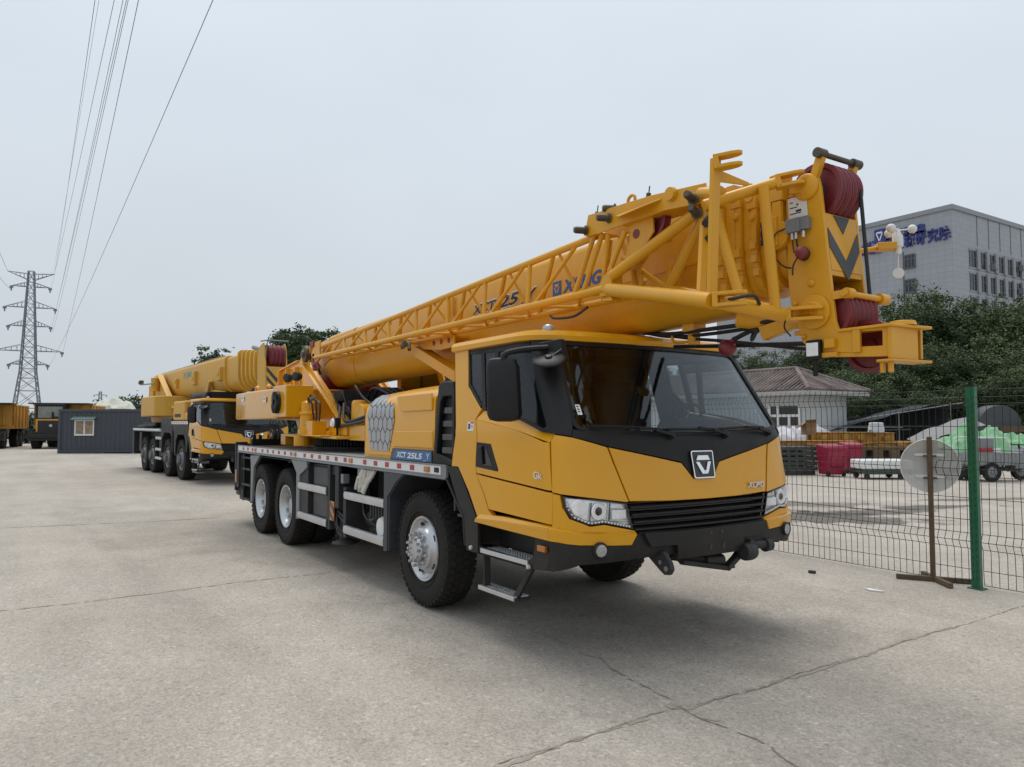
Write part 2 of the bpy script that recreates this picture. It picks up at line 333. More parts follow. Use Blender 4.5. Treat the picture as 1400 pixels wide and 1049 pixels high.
    blot(1060,855,.75,.5,0,.86); blot(430,770,3.2,.7,R(10),.92); blot(820,900,2.2,1.0,0,.9); blot(260,720,4,1.2,R(15),.93); blot(1000,800,1.2,.6,0,.92)  # soft shade under and beside the crane, painted into the concrete colour
    L(c,b.inputs['Base Color']); b.inputs['Roughness'].default_value=.85; b.inputs['Specular IOR Level'].default_value=.25
    bp=nd(nt,'ShaderNodeBump'); bp.inputs['Strength'].default_value=.55; bp.inputs['Distance'].default_value=.006
    ad=nd(nt,'ShaderNodeMath',operation='ADD'); L(noise(70,4,.7),ad.inputs[0]); L(vo.outputs['Distance'],ad.inputs[1]); L(ad.outputs[0],bp.inputs['Height']); L(bp.outputs[0],b.inputs['Normal'])
    return m
CRK=mat('crack_grit',(.255,.226,.188),.95,var=.35,scale=30,bump=.5,bscale=80,spec=.1)
CRK2=mat('joint_dust',(.345,.308,.26),.95,var=.25,scale=18,bump=.5,bscale=80,spec=.1)
rnd=random.Random(5)
mb=MB()
mb.add([(-3000,-3000,0),(3000,-3000,0),(3000,3000,0),(-3000,3000,0)],[(0,1,2,3)])
def crack(pts, w, seed, mi=1, z=.004, step=.05, amp=.018):
    r=random.Random(seed); P=[]
    for a,b in zip(pts[:-1],pts[1:]):
        n=max(2,int((b-a).length/step))
        for i in range(n): P.append(a.lerp(b,i/n))
    P.append(pts[-1]); off=0; prev=None; mb.m=mi
    for i,p in enumerate(P):
        d=(P[min(i+1,len(P)-1)]-P[max(i-1,0)]).normalized(); sd=V((-d.y,d.x,0)); off=off*.86+r.uniform(-amp,amp)*.6; ww=w*r.uniform(.25,1.5)
        q=p+sd*off; cur=(q+sd*ww+V((0,0,z)),q-sd*ww+V((0,0,z)))
        if prev and r.random()>.10: mb.add([prev[0],cur[0],cur[1],prev[1]],[(3,2,1,0)])
        prev=cur
    mb.m=0
G=lambda *ps:[gnd(*p) for p in ps]
crack(G((620,1075),(700,1036),(800,1008),(890,977),(935,966)),.0045,1); crack(G((955,964),(1040,940),(1110,918),(1200,890),(1290,861),(1400,829),(1500,800)),.004,2)
crack(G((930,966),(985,992),(1040,1018),(1090,1052),(1130,1085)),.007,3,amp=.03); crack(G((925,962),(890,945),(850,922),(815,900)),.005,4,amp=.03)
crack(G((905,958),(940,966),(985,986)),.05,8,mi=2,z=.003,amp=.03); crack(G((640,1068),(760,1020),(890,978)),.02,9,mi=2,z=.003); crack(G((950,967),(1110,918),(1300,857)),.014,10,mi=2,z=.003)
crack(G((815,900),(700,850),(560,790),(470,762)),.006,5,mi=2); crack(G((-60,842),(100,826),(210,812),(330,796),(480,780)),.009,6,mi=2); crack(G((0,722),(150,716),(300,708)),.02,7,mi=2)
go=mb.build('ground',[ground_material(),CRK,CRK2],recalc=False); tag(go,kind='structure')
# low rise of land on the skyline
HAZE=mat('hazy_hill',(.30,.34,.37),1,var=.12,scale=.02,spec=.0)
mb=MB(); rows=[]
for k in range(6):
    row=[]
    for i in range(90):
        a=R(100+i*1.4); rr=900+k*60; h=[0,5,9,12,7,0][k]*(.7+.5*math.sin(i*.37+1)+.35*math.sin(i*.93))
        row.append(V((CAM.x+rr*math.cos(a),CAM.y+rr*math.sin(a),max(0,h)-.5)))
    rows.append(row)
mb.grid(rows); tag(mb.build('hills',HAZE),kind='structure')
LINING=mat('lightened_trim',(.13,.13,.135),.7,var=.1)  # far-side cab trim, colour lightened to brighten the windscreen's right half
# ================================================================== crane cab skin: S(s,z): |s|<=1.25 front (s is y), beyond that the flank (x runs back)
CY=[0,.3,.6,.85,1.0,1.1,1.17,1.215,1.24,1.25]; CX=[0,.006,.024,.052,.078,.11,.15,.2,.26,.33]
ZX=[.60,.80,.95,1.15,1.45,1.62,1.70,2.40,2.50]; XX=[2.36,2.44,2.44,2.44,2.385,2.365,2.33,1.90,1.80]
def interp(x,X,Y):
    i=min(max(bisect.bisect_right(X,x)-1,0),len(X)-2); return Y[i]+(x-X[i])/(X[i+1]-X[i])*(Y[i+1]-Y[i])
def x0(z): return interp(z,ZX,XX)
def S(s,z):
    k=1-max(0,z-1.65)*.085
    if abs(s)<=1.25: return V((x0(z)-interp(abs(s),CY,CX), s*k, z))
    return V((x0(z)-.33-(abs(s)-1.25), math.copysign(1.25*k,s), z))
def N(s,z):
    h=.004; a=S(s+h,z)-S(s-h,z); b=S(s,z+h)-S(s,z-h); return a.cross(b).normalized()
def side(x,z): return (-(1.25+x0(z)-.33-x), z)     # flank point given by x
def mir(poly): return [(-s,z) for s,z in poly][::-1]
SL=[-1.245,-1.23,-1.21,-1.18,-1.15,-1.1,-1.05,-1.0,-.9,-.75,-.6,-.4,-.2]
SLINES=sorted(SL+[0]+[-s for s in SL]+[-1.25,1.25]); ZLINES=[.7,.8,.87,.95,1.05,1.15,1.3,1.45,1.55,1.62,1.66,1.70,1.85,2.0,2.2,2.35,2.40]
def panel(mb, poly, o=0.0, t=.03, fn=S, fnn=N):
    bm=bmesh.new(); f=bm.faces.new([bm.verts.new((s,z,0)) for s,z in poly])
    s0=min(p[0] for p in poly); s1=max(p[0] for p in poly); z0=min(p[1] for p in poly); z1=max(p[1] for p in poly)
    for c in SLINES:
        if s0+.004<c<s1-.004: bmesh.ops.bisect_plane(bm,geom=bm.verts[:]+bm.edges[:]+bm.faces[:],plane_co=(c,0,0),plane_no=(1,0,0),dist=1e-5)
    for c in ZLINES:
        if z0+.004<c<z1-.004: bmesh.ops.bisect_plane(bm,geom=bm.verts[:]+bm.edges[:]+bm.faces[:],plane_co=(0,c,0),plane_no=(0,1,0),dist=1e-5)
    bm.normal_update(); bm.verts.index_update(); n=len(bm.verts); P=[];Q=[]
    for v in bm.verts:
        p=fn(v.co.x,v.co.y); q=fnn(v.co.x,v.co.y); P.append(p+q*o); Q.append(p+q*(o-t))
    fs=[]
    for f in bm.faces:
        ids=[v.index for v in f.verts]
        if f.normal.z<0: ids=ids[::-1]
        fs.append(ids)
    ed={}
    for f in fs:
        for i in range(len(f)): ed[(f[i],f[(i+1)%len(f)])]=1
    F=list(fs)
    for (a,b) in ed:
        if (b,a) not in ed: F.append([a,a+n,b+n,b])
    bm.free(); b0=len(mb.v); mb.add(P+Q,F)
    for f in fs: mb.f.append([b0+i+n for i in f[::-1]]); mb.mi.append(mb.m+1)
    return mb
def both(poly,**k):
    mb=MB(); panel(mb,poly,**k); m2=MB(); panel(m2,mir(poly),**k); return mb,m2
def strip(mb, A, B, t=.03, k=1):   # A,B equal lists of (s,z,o): sloped band between two lines
    ra=[];rb=[]
    for (s,z,o) in A: ra.append(S(s*k,z)+N(s*k,z)*o)
    for (s,z,o) in B: rb.append(S(s*k,z)+N(s*k,z)*o)
    ia=[S(s*k,z)+N(s*k,z)*(o-t) for s,z,o in A]; ib=[S(s*k,z)+N(s*k,z)*(o-t) for s,z,o in B]
    mb.loft([[ra[i],rb[i],ib[i],ia[i]] for i in range(len(A))])
def shrink(poly,d):
    n=len(poly); out=[]
    A=sum(poly[i][0]*poly[(i+1)%n][1]-poly[(i+1)%n][0]*poly[i][1] for i in range(n))
    sg=1 if A>0 else -1
    for i in range(n):
        p0=V((*poly[i-1],0));p=V((*poly[i],0));p1=V((*poly[(i+1)%n],0)); a=(p-p0).normalized(); b=(p1-p).normalized()
        na=V((-a.y,a.x,0))*sg; nb=V((-b.y,b.x,0))*sg; m=(na+nb); m=m/max(.4,m.dot(na)) if m.length>1e-6 else na
        q=p+m*d; out.append((q.x,q.y))
    return out
def fillet(poly,idx,r,n=4):
    out=[]
    for i,p in enumerate(poly):
        if i in idx:
            p0=V((*poly[i-1],0));q=V((*p,0));p1=V((*poly[(i+1)%len(poly)],0)); a=q+(p0-q).normalized()*r; b=q+(p1-q).normalized()*r
            for k in range(n+1):
                t=k/n; c=a*(1-t)**2+q*2*t*(1-t)+b*t*t; out.append((c.x,c.y))
        else: out.append(p)
    return out
G_=.007   # half a shut line
def build_cab(T):
    P=[]   # parts
    def B(mb,name,m,bevel=.006,par=None,**k):
        o=mb.build(name,m,par or T,bevel=bevel,**k); P.append(o) if par is None else None; return o
    # ---- flanks: rear quarter panel wrapping the window, and the sill
    q=[side(.66,1.35),side(.575,2.37),side(.81,2.37),side(.875,2.04),side(1.10,1.855),side(1.135,1.838),side(1.06,1.757),side(1.085,1.36),side(1.09,1.31),side(1.285,1.03),side(2.14,1.0),side(2.13,.90),side(1.11,.918),side(.78,1.35)]
    qq=[side(.66,1.35),side(.575,2.37),side(.81,2.37),side(.875,2.04),side(1.10,1.855),side(1.13,1.838),side(1.052,1.757),side(1.077,1.36),side(1.082,1.306),side(1.278,1.022),side(1.34,.99),side(1.12,.935),side(.78,1.35)]
    sill=[(side(1.12,.94)+(.012,)),(side(1.34,.99)+(.012,)),]
    for k in (1,-1):
        m=MB(); poly=qq if k==1 else mir(qq); panel(m,poly,o=0,t=.05)
        A=[side(1.085,.915)+(.02,),side(1.5,.905)+(.022,),side(1.95,.897)+(.024,),(-1.2475,.893,.026)]
        Bm=[side(1.115,.945)+(.03,),side(1.5,.965)+(.03,),side(1.95,.975)+(.03,),(-1.2475,.980,.03)]
        Cc=[side(1.15,.985)+(.0,),side(1.5,1.0)+(.0,),side(1.95,.998)+(.0,),(-1.2475,.996,.0)]
        strip(m,A,Bm,.05,k); strip(m,Bm,Cc,.05,k)
        B(m,'cab_side',[YEL,DARK if k==1 else LINING])
    # ---- doors
    d=[side(1.145,1.832),side(1.70,1.752),(-1.2235,1.652),(-1.2415,1.60),(-1.2435,1.245),side(1.095,1.315),side(1.09,1.36),side(1.068,1.757)]
    d2=[side(1.098,1.303),(-1.2435,1.231),(-1.2455,1.006),side(1.293,1.036)]
    for k in (1,-1):
        f=(lambda p:p) if k==1 else mir
        m=MB()
        low=[side(1.068,1.755),side(1.70,1.668),(-1.2405,1.585),(-1.2435,1.245),side(1.095,1.315),side(1.09,1.36)]
        panel(m,f(low),o=.004,t=.04)
        A=[side(1.068,1.755)+(.004,),side(1.4,1.71)+(.004,),side(1.70,1.668)+(.004,),(-1.2405,1.585,.004)]
        Bm=[side(1.145,1.832)+(-.022,),side(1.42,1.793)+(-.022,),side(1.70,1.752)+(-.022,),(-1.2235,1.655,-.022)]
        strip(m,A,Bm,.04,k)
        door=B(m,'door',[YEL,DARK if k==1 else LINING],.005)
        h=[side(1.105,1.57),side(1.325,1.56),side(1.44,1.36),side(1.43,1.342),side(1.085,1.365)]
        m=MB(); panel(m,f(h),o=.008,t=.02); m.build('handle_recess',BLK,door,bevel=.006)
        m=MB(); panel(m,f([side(1.14,1.545),side(1.25,1.535),side(1.36,1.385),side(1.20,1.385)]),o=.011,t=.01); m.build('recess_shadow',BLKG,door)
        m=MB(); panel(m,f([side(1.155,1.54),side(1.215,1.54),side(1.235,1.39),side(1.165,1.39)]),o=.03,t=.018); m.build('door_handle',BLK,door,bevel=.008)
        if k==1:
            m=MB(); a=S(*side(1.93,1.318)); text_mesh(m,'Gk',a+V((0,-.006,0)),(1,0,0),(0,0,1),.11,.055,fat=.02,ext=.006); m.build('door_badge',CHROME,door)
        m=MB(); panel(m,f(d2),o=.004,t=.04); B(m,'lower_door_panel',YEL,.005)
    # ---- side glass and pillars
    for k in (1,-1):
        f=(lambda p:p) if k==1 else mir
        g1=[side(.80,2.36),side(.868,2.045),side(1.095,1.862),side(1.12,1.85),side(1.06,2.36)]
        g2=[side(1.07,2.34),side(1.16,1.83),side(1.70,1.756),(-1.235,1.662),(-1.232,2.0),(-1.225,2.34)]
        m=MB(); panel(m,f(g1),o=-.016,t=.004); B(m,'quarter_window',GLD,0)
        m=MB(); panel(m,f(g2),o=-.016,t=.004); B(m,'door_window',GLD,0)
        m=MB()
        bars=[[side(1.02,2.36),side(1.07,2.36),side(1.19,1.83),side(1.13,1.845)],[side(1.26,2.36),side(1.31,2.36),side(1.31,1.815),side(1.26,1.822)],
              [side(.80,2.36),side(.83,2.36),side(.90,2.06),side(.872,2.04)],[side(.872,2.04),side(.90,2.06),side(1.12,1.876),side(1.10,1.857)],
              [side(1.12,1.857),side(1.70,1.775),(-1.24,1.69),(-1.225,1.652),side(1.70,1.752)],
              [side(.80,2.37),(-1.22,2.37),(-1.23,2.27),side(1.5,2.30),side(.81,2.32)]]
        for b_ in bars:
            panel(m,f(b_),o=-.008,t=.03)
        B(m,'window_frame',BLK,.004)
        ap=[(-1.24,1.66),(-1.22,1.648),(-1.139,1.63),(-1.119,1.69),(-1.043,2.352),(-1.06,2.37),(-1.21,2.37),(-1.222,2.30),(-1.238,2.0)]
        m=MB(); panel(m,f(ap),o=.006,t=.05); B(m,'windscreen_pillar',BLK,.01)
    # ---- windscreen, black mask under it
    ws=[(-1.112,1.685),(-.70,1.655),(-.318,1.640),(0,1.636),(.318,1.640),(.70,1.655),(1.112,1.685),(1.042,2.345),(.5,2.347),(0,2.349),(-.5,2.347),(-1.042,2.345)]
    m=MB(); panel(m,fillet(ws,(0,6,7,11),.05),o=-.012,t=.005); wind=B(m,'windscreen',GLS,0)
    m=MB()   # seal round the glass
    wi=fillet(shrink(ws,.018),(0,6,7,11),.05); wo=fillet(shrink(ws,-.006),(0,6,7,11),.06)
    rr=[]
    for (a,b) in zip(wo,wi):
        pa=S(*a);na=N(*a);pb=S(*b);nb=N(*b); rr.append([pa+na*.004,pb+nb*.0,pb-nb*.03,pa-na*.03])
    m.loft(rr+[rr[0]],cap=False); m.build('windscreen_seal',BLK,wind)
    m=MB(); panel(m,[(-1.05,1.79),(-1.05,1.865),(-1.015,1.865),(-1.015,1.79)],o=-.009,t=.002); m.m=1; 
    for z in (1.85,1.83,1.812): panel(m,[(-1.043,z-.004),(-1.043,z+.004),(-1.026,z+.004),(-1.026,z-.004)],o=-.0075,t=.001)
    m.build('inspection_sticker',[WHT,DARK],wind)
    mk=[(-1.137,1.628),(-.876,1.560),(-.206,1.432),(-.108,1.318),(.108,1.318),(.206,1.432),(.876,1.560),(1.137,1.628),(1.118,1.68),(.70,1.652),(.318,1.637),(0,1.633),(-.318,1.637),(-.70,1.652),(-1.118,1.68)]
    m=MB(); panel(m,mk,o=-.002,t=.04); mask=B(m,'scuttle_panel',BLK,.005)
    # wipers: spindle, arm, blade
    for (sp_,zp,se,ze,b0,b1) in ((-.30,1.625,-.62,1.672,(-1.0,1.700),(-.30,1.668)),(.30,1.625,-.02,1.672,(-.45,1.672),(.28,1.668)),(.90,1.638,.56,1.678,(.16,1.672),(.86,1.69))):
        m=MB(); a=S(sp_,zp)+N(sp_,zp)*.012; b=S(se,ze)+N(se,ze)*.05
        m.lathe([(.0,.03),(.022,.028),(.026,0),(.026,-.02)],a,N(sp_,zp),12); m.beam(a+V((.01,0,.01)),a.lerp(b,.55)+V((.02,0,.012)),.03,.022); m.beam(a.lerp(b,.5)+V((.02,0,.012)),b,.016,.014)
        pts=[]
        for i in range(7):
            t=i/6; s_=b0[0]+(b1[0]-b0[0])*t; z_=b0[1]+(b1[1]-b0[1])*t; pts.append(S(s_,z_)+N(s_,z_)*(.012+.02*math.sin(PI*t)))
        m.pipe(pts,.009,6)
        for i in range(6): m.beam(pts[i]-N(se,ze)*.012,pts[i+1]-N(se,ze)*.012,.006,.02)
        m.build('wiper',BLK,wind,bevel=0)
    # ---- bonnet centre, corner panels
    hp=[(-.868,1.551),(-.210,1.424),(-.110,1.308),(.110,1.308),(.210,1.424),(.868,1.551),(.742,1.166),(.35,1.152),(0,1.149),(-.35,1.152),(-.742,1.166)]
    m=MB(); panel(m,hp,o=.0,t=.04); hood=B(m,'bonnet',YEL,.007)
    m=MB(); a=S(.50,1.205); text_mesh(m,'XCMG',S(.49,1.203)+V((.004,0,0)),(S(.72,1.2)-S(.49,1.2)),(0,0,1),.225,.05,shear=.2,fat=.03,ext=.01); m.build('maker_badge',CHROME,hood)
    up=[(-1.236,1.598),(-1.222,1.64),(-1.139,1.622),(-.884,1.550),(-.757,1.168),(-.766,1.162),(-1.0,1.195),(-1.222,1.226),(-1.2435,1.236)]
    lo=[(-1.2435,1.224),(-1.2255,1.217),(-1.222,1.134),(-1.191,1.056),(-1.062,1.001),(-.958,1.010),(-.712,.956),(-.699,.95),(-.9,.955),(-1.133,.965),(-1.2455,.990)]
    tr=[(-1.246,.984),(-1.20,.972),(-1.133,.959),(-.9,.952),(-.697,.943),(-.742,.858),(-.9,.866),(-1.134,.88),(-1.20,.887),(-1.246,.894)]
    for k in (1,-1):
        f=(lambda p:p) if k==1 else mir
        m=MB(); panel(m,f(up),o=.0,t=.04); panel(m,f(lo),o=0,t=.04); B(m,'corner_panel',YEL,.006)
        m=MB()
        T1=[(-1.2475,.980,.03),(-1.20,.968,.03),(-1.133,.952,.03),(-.9,.94,.03),(-.702,.932,.03)]; T0=[(-1.2475,.996,.0),(-1.20,.985,.0),(-1.133,.966,.0),(-.9,.956,0),(-.699,.949,.0)]; T2=[(-1.2475,.893,.026),(-1.20,.885,.024),(-1.134,.877,.022),(-.9,.864,.02),(-.745,.857,.02)]
        strip(m,T2,T1,.05,k); strip(m,T1,T0,.05,k); B(m,'bumper_trim',YEL,.005)
        # headlamp: bowl, reflectors, projector, light strip, clear lens
        hl=[(-1.218,1.212),(-1.0,1.188),(-.768,1.152),(-.714,.966),(-.96,1.020),(-1.062,1.011),(-1.183,1.062),(-1.215,1.134)]
        m=MB(); panel(m,f(hl),o=-.032,t=.01); hb=B(m,'headlamp',LAMPB,0)
        rim=MB(); a_=f(hl); 
        wi=shrink(a_,.010)
        rings=[[S(*p)+N(*p)*-.006,S(*q_)+N(*q_)*-.006,S(*q_)+N(*q_)*-.06,S(*p)+N(*p)*-.06] for p,q_ in zip(a_,wi)]
        rim.loft(rings+[rings[0]],cap=False); rim.build('lamp_bezel',BLKG,hb)
        for (s_,z_,r_,kind) in ((-1.13,1.135,.058,0),(-.995,1.105,.062,1),(-.83,1.075,.055,2)):
            p=S(s_*k,z_); n_=(N(s_*k,z_)*.4+V((1,0,0))).normalized(); m=MB()
            if kind==2:
                m.cbox(p-n_*.02,(.03,.13,.07)); m.build('indicator_lamp',LENSW,hb,bevel=.01); continue
            m.lathe([(r_,-.012),(r_*.93,-.008),(r_*.8,-.018),(r_*.45,-.028),(0,-.03)],p,n_,28); m.build('reflector',LAMPB,hb)
            m=MB()
            if kind==1: m.lathe([(.034,-.03),(.034,-.014),(.028,-.010),(.02,-.005),(0,-.001)],p,n_,24); m.build('projector_lens',BLKG,hb); 
            else: m.lathe([(.018,-.05),(.016,-.02),(0,-.012)],p,n_,14); m.build('bulb',REDS if kind==0 else CHROME,hb)
        for s_ in (-1.062,-.915):
            m=MB(); m.beam(S(s_*k,1.035)-N(s_*k,1.1)*.014,S((s_+.012)*k,1.165)-N(s_*k,1.1)*.014,.006,.012,N(s_*k,1.1)); m.build('lamp_divider',CWGREY,hb)
        m=MB()
        for z in (1.03,1.05,1.10,1.12): m.beam(S(-.895*k,z)-N(-.9*k,z)*.018,S(-.755*k,z-.012)-N(-.8*k,z)*.018,.008,.004,(0,0,1))
        m.build('lamp_rib',LGREY,hb)
        m=MB(); p=S(-.995*k,1.105); n_=(N(-.995*k,1.105)*.4+V((1,0,0))).normalized(); m.lathe([(.040,-.024),(.040,-.010),(.048,-.010),(.048,-.024)],p,n_,24,closed=True); m.build('projector_ring',CHROME,hb)
        m=MB()
        line=[(-1.203,1.17),(-1.203,1.134),(-1.173,1.070),(-1.062,1.024),(-.958,1.033),(-.735,.984)]
        for a2,b2 in zip(line[:-1],line[1:]): m.beam(S(a2[0]*k,a2[1])-N(a2[0]*k,a2[1])*.024,S(b2[0]*k,b2[1])-N(b2[0]*k,b2[1])*.024,.006,.022,(0,0,1) if abs(a2[0]-b2[0])>.02 else (0,1,0))
        m.build('strip_backing',LGREY,hb)
        m=MB()
        line=[(-1.203,1.17),(-1.203,1.134),(-1.173,1.070),(-1.062,1.024),(-.958,1.033),(-.735,.984)]
        for a2,b2 in zip(line[:-1],line[1:]):
            n2=max(2,int(math.hypot(a2[0]-b2[0],a2[1]-b2[1])/.024))
            for i in range(n2):
                t=(i+.5)/n2; s_=(a2[0]+(b2[0]-a2[0])*t)*k; z_=a2[1]+(b2[1]-a2[1])*t; m.cbox(S(s_,z_)-N(s_,z_)*.016,(.022,.015,.013))
        m.build('daytime_strip',LENSW,hb,bevel=.002)
        m=MB(); panel(m,f(shrink(hl,.006)),o=-.003,t=.004); m.build('clear_lens',GLC,hb)
        # fog lamp
        p=S(-1.0*k,.838)+N(-1.0*k,.838)*.03; n_=(N(-1.0*k,.838)+V((.6,0,0))).normalized(); m=MB()
        m.lathe([(.056,-.05),(.058,.0),(.05,.012),(.046,.004)],p,n_,24); fg=B(m,'fog_lamp',BLK,0)
        m=MB(); m.lathe([(.046,.002),(.042,.008),(.02,.012),(0,.013)],p,n_,24); m.build('fog_lens',FOGL,fg)
    # ---- grille
    m=MB(); gp=[(-.748,1.148),(-.35,1.143),(0,1.14),(.35,1.143),(.748,1.148),(.70,.945),(0,.935),(-.70,.945)]
    panel(m,gp,o=-.075,t=.01); gr=B(m,'grille',BLKG,0)
    for i,z in enumerate((1.118,1.065,1.012,.960)):
        wd=.735-.012*i*1.1; rows=[]
        for j in range(13):
            s_=-wd+2*wd*j/12; q=S(s_,z); rows.append([q+V((-.065,0,.022)),q+V((-.004,0,.008)),q+V((-.002,0,-.006)),q+V((-.012,0,-.014)),q+V((-.065,0,.0))])
        m=MB(); m.loft(rows); m.build('louvre',BLK,gr,bevel=.003)
    # ---- black bumper with centre plate, sockets
    bp=[(-1.2475,.893),(-1.134,.875),(-.745,.855),(-.69,.93),(-.66,.944),(0,.934),(.66,.944),(.69,.93),(.745,.855),(1.134,.875),(1.2475,.893),(1.245,.682),(1.12,.745),(.836,.755),(.5,.77),(-.5,.77),(-.836,.755),(-1.12,.745),(-1.245,.682)]
    m=MB(); panel(m,bp,o=.018,t=.06); bum=B(m,'bumper',BLK,.012)
    m=MB(); panel(m,[(-.66,.94),(-.34,.935),(.34,.935),(.66,.94),(.60,.84),(.36,.835),(.34,.745),(-.34,.745),(-.36,.835),(-.60,.84)],o=.055,t=.05); m.m=1
    for s_,z_ in ((-.02,.90),(.10,.90),(-.02,.80),(.12,.80)): panel(m,[(s_-.013,z_-.012),(s_-.013,z_+.012),(s_+.013,z_+.012),(s_+.013,z_-.012)],o=.058,t=.004)
    m.build('bumper_centre',[BLK,BLKG],bum,bevel=.01)
    for k in (-1,1):   # drop plates with tow eyes
        m=MB(); y=.47*k
        if k<0:
            pts=[(2.30,.80),(2.46,.80),(2.53,.72),(2.545,.675),(2.52,.635),(2.47,.63),(2.42,.66),(2.30,.74)]
            m.xz(pts,y-.02,y+.02); m.m=1; m.tube((2.49,y-.022,.675),(2.49,y+.022,.675),.022,14); m.tube((2.43,y-.022,.715),(2.43,y+.022,.715),.018,14)
            m.build('tow_eye',[DARK,LGREY],bum,bevel=.006)
        else:
            m.xz([(2.30,.80),(2.48,.80),(2.50,.70),(2.44,.66),(2.30,.70)],y-.03,y+.02); m.lathe([(.02,-.06),(.062,-.06),(.07,-.03),(.07,.03),(.062,.06),(.03,.06)],(2.47,y-.05,.715),(0,1,0),20); m.tube((2.42,y-.06,.76),(2.42,y+.26,.74),.035,12); m.lathe([(0,.05),(.05,.045),(.055,-.03)],(2.42,y+.24,.735),(0,1,0),16)
            m.build('tow_coupling',DARK,bum,bevel=.006)
    m=MB()   # triangular towing frame slung below the bumper
    m.beam((2.36,-.26,.735),(2.42,-.24,.69),.05,.04); m.beam((2.42,-.26,.69),(2.44,.22,.60),.05,.035); m.beam((2.44,.20,.60),(2.40,.47,.73),.06,.04); m.beam((2.36,.14,.79),(2.38,.13,.66),.06,.05); m.tube((2.30,-.25,.72),(2.40,.16,.655),.035,10); m.tube((2.38,.02,.67),(2.40,.20,.66),.05,12)
    m.build('tow_frame',BLK,bum,bevel=.006)
    # ---- emblem
    m=MB(); o_=.008
    fr=[(-.112,1.300),(-.122,1.512),(.122,1.512),(.112,1.300)]
    panel(m,fillet(fr,(0,1,2,3),.02),o=.012,t=.02); em=m.build('emblem',BLKG,mask)
    m=MB(); a=fillet(fr,(0,1,2,3),.02); b=fillet(shrink(fr,.010),(0,1,2,3),.014); rg=[[S(*p)+N(*p)*.020,S(*q_)+N(*q_)*.020,S(*q_)+N(*q_)*.008,S(*p)+N(*p)*.008] for p,q_ in zip(a,b)]
    m.loft(rg+[rg[0]],cap=False)
    for pl in ([(-.055,1.475),(.055,1.475),(.075,1.437),(-.075,1.437)],[(-.082,1.425),(-.046,1.425),(.006,1.345),(-.030,1.335)],[(.082,1.425),(.046,1.425),(.012,1.352),(.034,1.335)],[(-.03,1.333),(.032,1.333),(.010,1.36),(-.002,1.36)]):
        panel(m,pl,o=.024,t=.014)
    m.build('emblem_frame',CHROME,em,bevel=.003)
    # ---- roof
    ol=[(-2.2,0)]
    def outline(z,o,ins=0):
        ss=[-1.25-a for a in (1.02,.8,.5,.2)]+[s for s in SLINES]+[1.25+a for a in (.2,.5,.8,1.02)]
        out=[]
        for s_ in ss:
            zz=min(z,2.40); p=S(s_,2.385); n_=N(s_,2.385); n_.z=0; n_.normalize(); q=p+n_*(o-ins); q.z=z; q.x=max(q.x,.565+ins*.6); out.append(q)
        return out
    m=MB(); rings=[outline(2.355,.0),outline(2.362,.03),outline(2.40,.034),outline(2.432,.012),outline(2.450,-.05),outline(2.458,-.2),outline(2.461,-.5)]
    # close each ring along the rear edge
    m.loft(rings); roof=B(m,'roof',YEL,.008,ang=30)
    m=MB(); p=V((1.735,-.98,2.455)); m.lathe([(.048,-.01),(.05,.0),(.044,.022),(.026,.038),(0,.043)],p,(0,0,1),20); m.build('roof_marker_lamp',FOGL,roof)
    # back wall + under structure
    m=MB(); m.box(.57,.60,-1.18,1.18,.95,1.76); m.box(.57,.60,-1.15,1.15,2.14,2.35); m.box(.57,.60,-1.16,-.98,1.76,2.14); m.box(.57,.60,-.22,.22,1.76,2.14); m.box(.57,.60,.98,1.16,1.76,2.14); m.box(.60,2.15,-1.16,1.16,.90,.93); m.box(2.02,2.24,-1.02,1.02,.80,1.50); B(m,'cab_rear_wall',GREY,.01)
    m=MB(); m.box(.62,1.86,-1.08,1.08,2.325,2.345); B(m,'roof_lining',DARK,0)
    # ---- interior
    m=MB(); m.box(.58,.584,-.98,-.22,1.76,2.14); B(m,'rear_window',GLD,0); m=MB(); m.box(.575,.595,.22,.98,1.76,2.14); m.box(.575,.597,-.98,-.80,1.76,2.14); m.box(.575,.597,-.80,-.22,1.76,1.86); B(m,'rear_wall_lining',DARK,0)
    m=MB()
    rows=[]
    for j in range(17):
        s_=-1.1+2.2*j/16; q=S(s_,1.60); rows.append([q+V((-.03,0,.01)),q+V((-.20,0,.06)),q+V((-.40,0,.05)),q+V((-.46,0,-.02)),q+V((-.46,0,-.35)),q+V((-.05,0,-.3))])
    m.loft(rows); m.cbox((1.80,.55,1.70),(.12,.5,.14)); B(m,'dashboard',DARK,.02)
    for y in (.55,-.55):
        m=MB(); m.cbox((1.05,y,1.42),(.52,.52,.16)); m.cbox((.80,y,1.78),(.16,.5,.70),Matrix.Rotation(R(-10),3,'Y')); m.cbox((.72,y,2.15),(.12,.28,.2),Matrix.Rotation(R(-8),3,'Y')); m.cbox((1.05,y,1.15),(.4,.4,.4)); B(m,'cab_seat',FAB,.05,seg=3)
    m=MB(); c=V((1.62,.55,1.72)); ax=V((-.75,0,.66)).normalized(); u,w_=m.frame(ax); pts=[c+(u*math.cos(2*PI*i/24)+w_*math.sin(2*PI*i/24))*.23 for i in range(25)]; m.pipe(pts,.016,8); m.tube(c-ax*.04,c-ax*.35,.03); 
    for a in (0,2.1,4.2): m.beam(c,c+(u*math.cos(a)+w_*math.sin(a))*.225,.03,.015,ax)
    B(m,'steering_wheel',BLK,0)
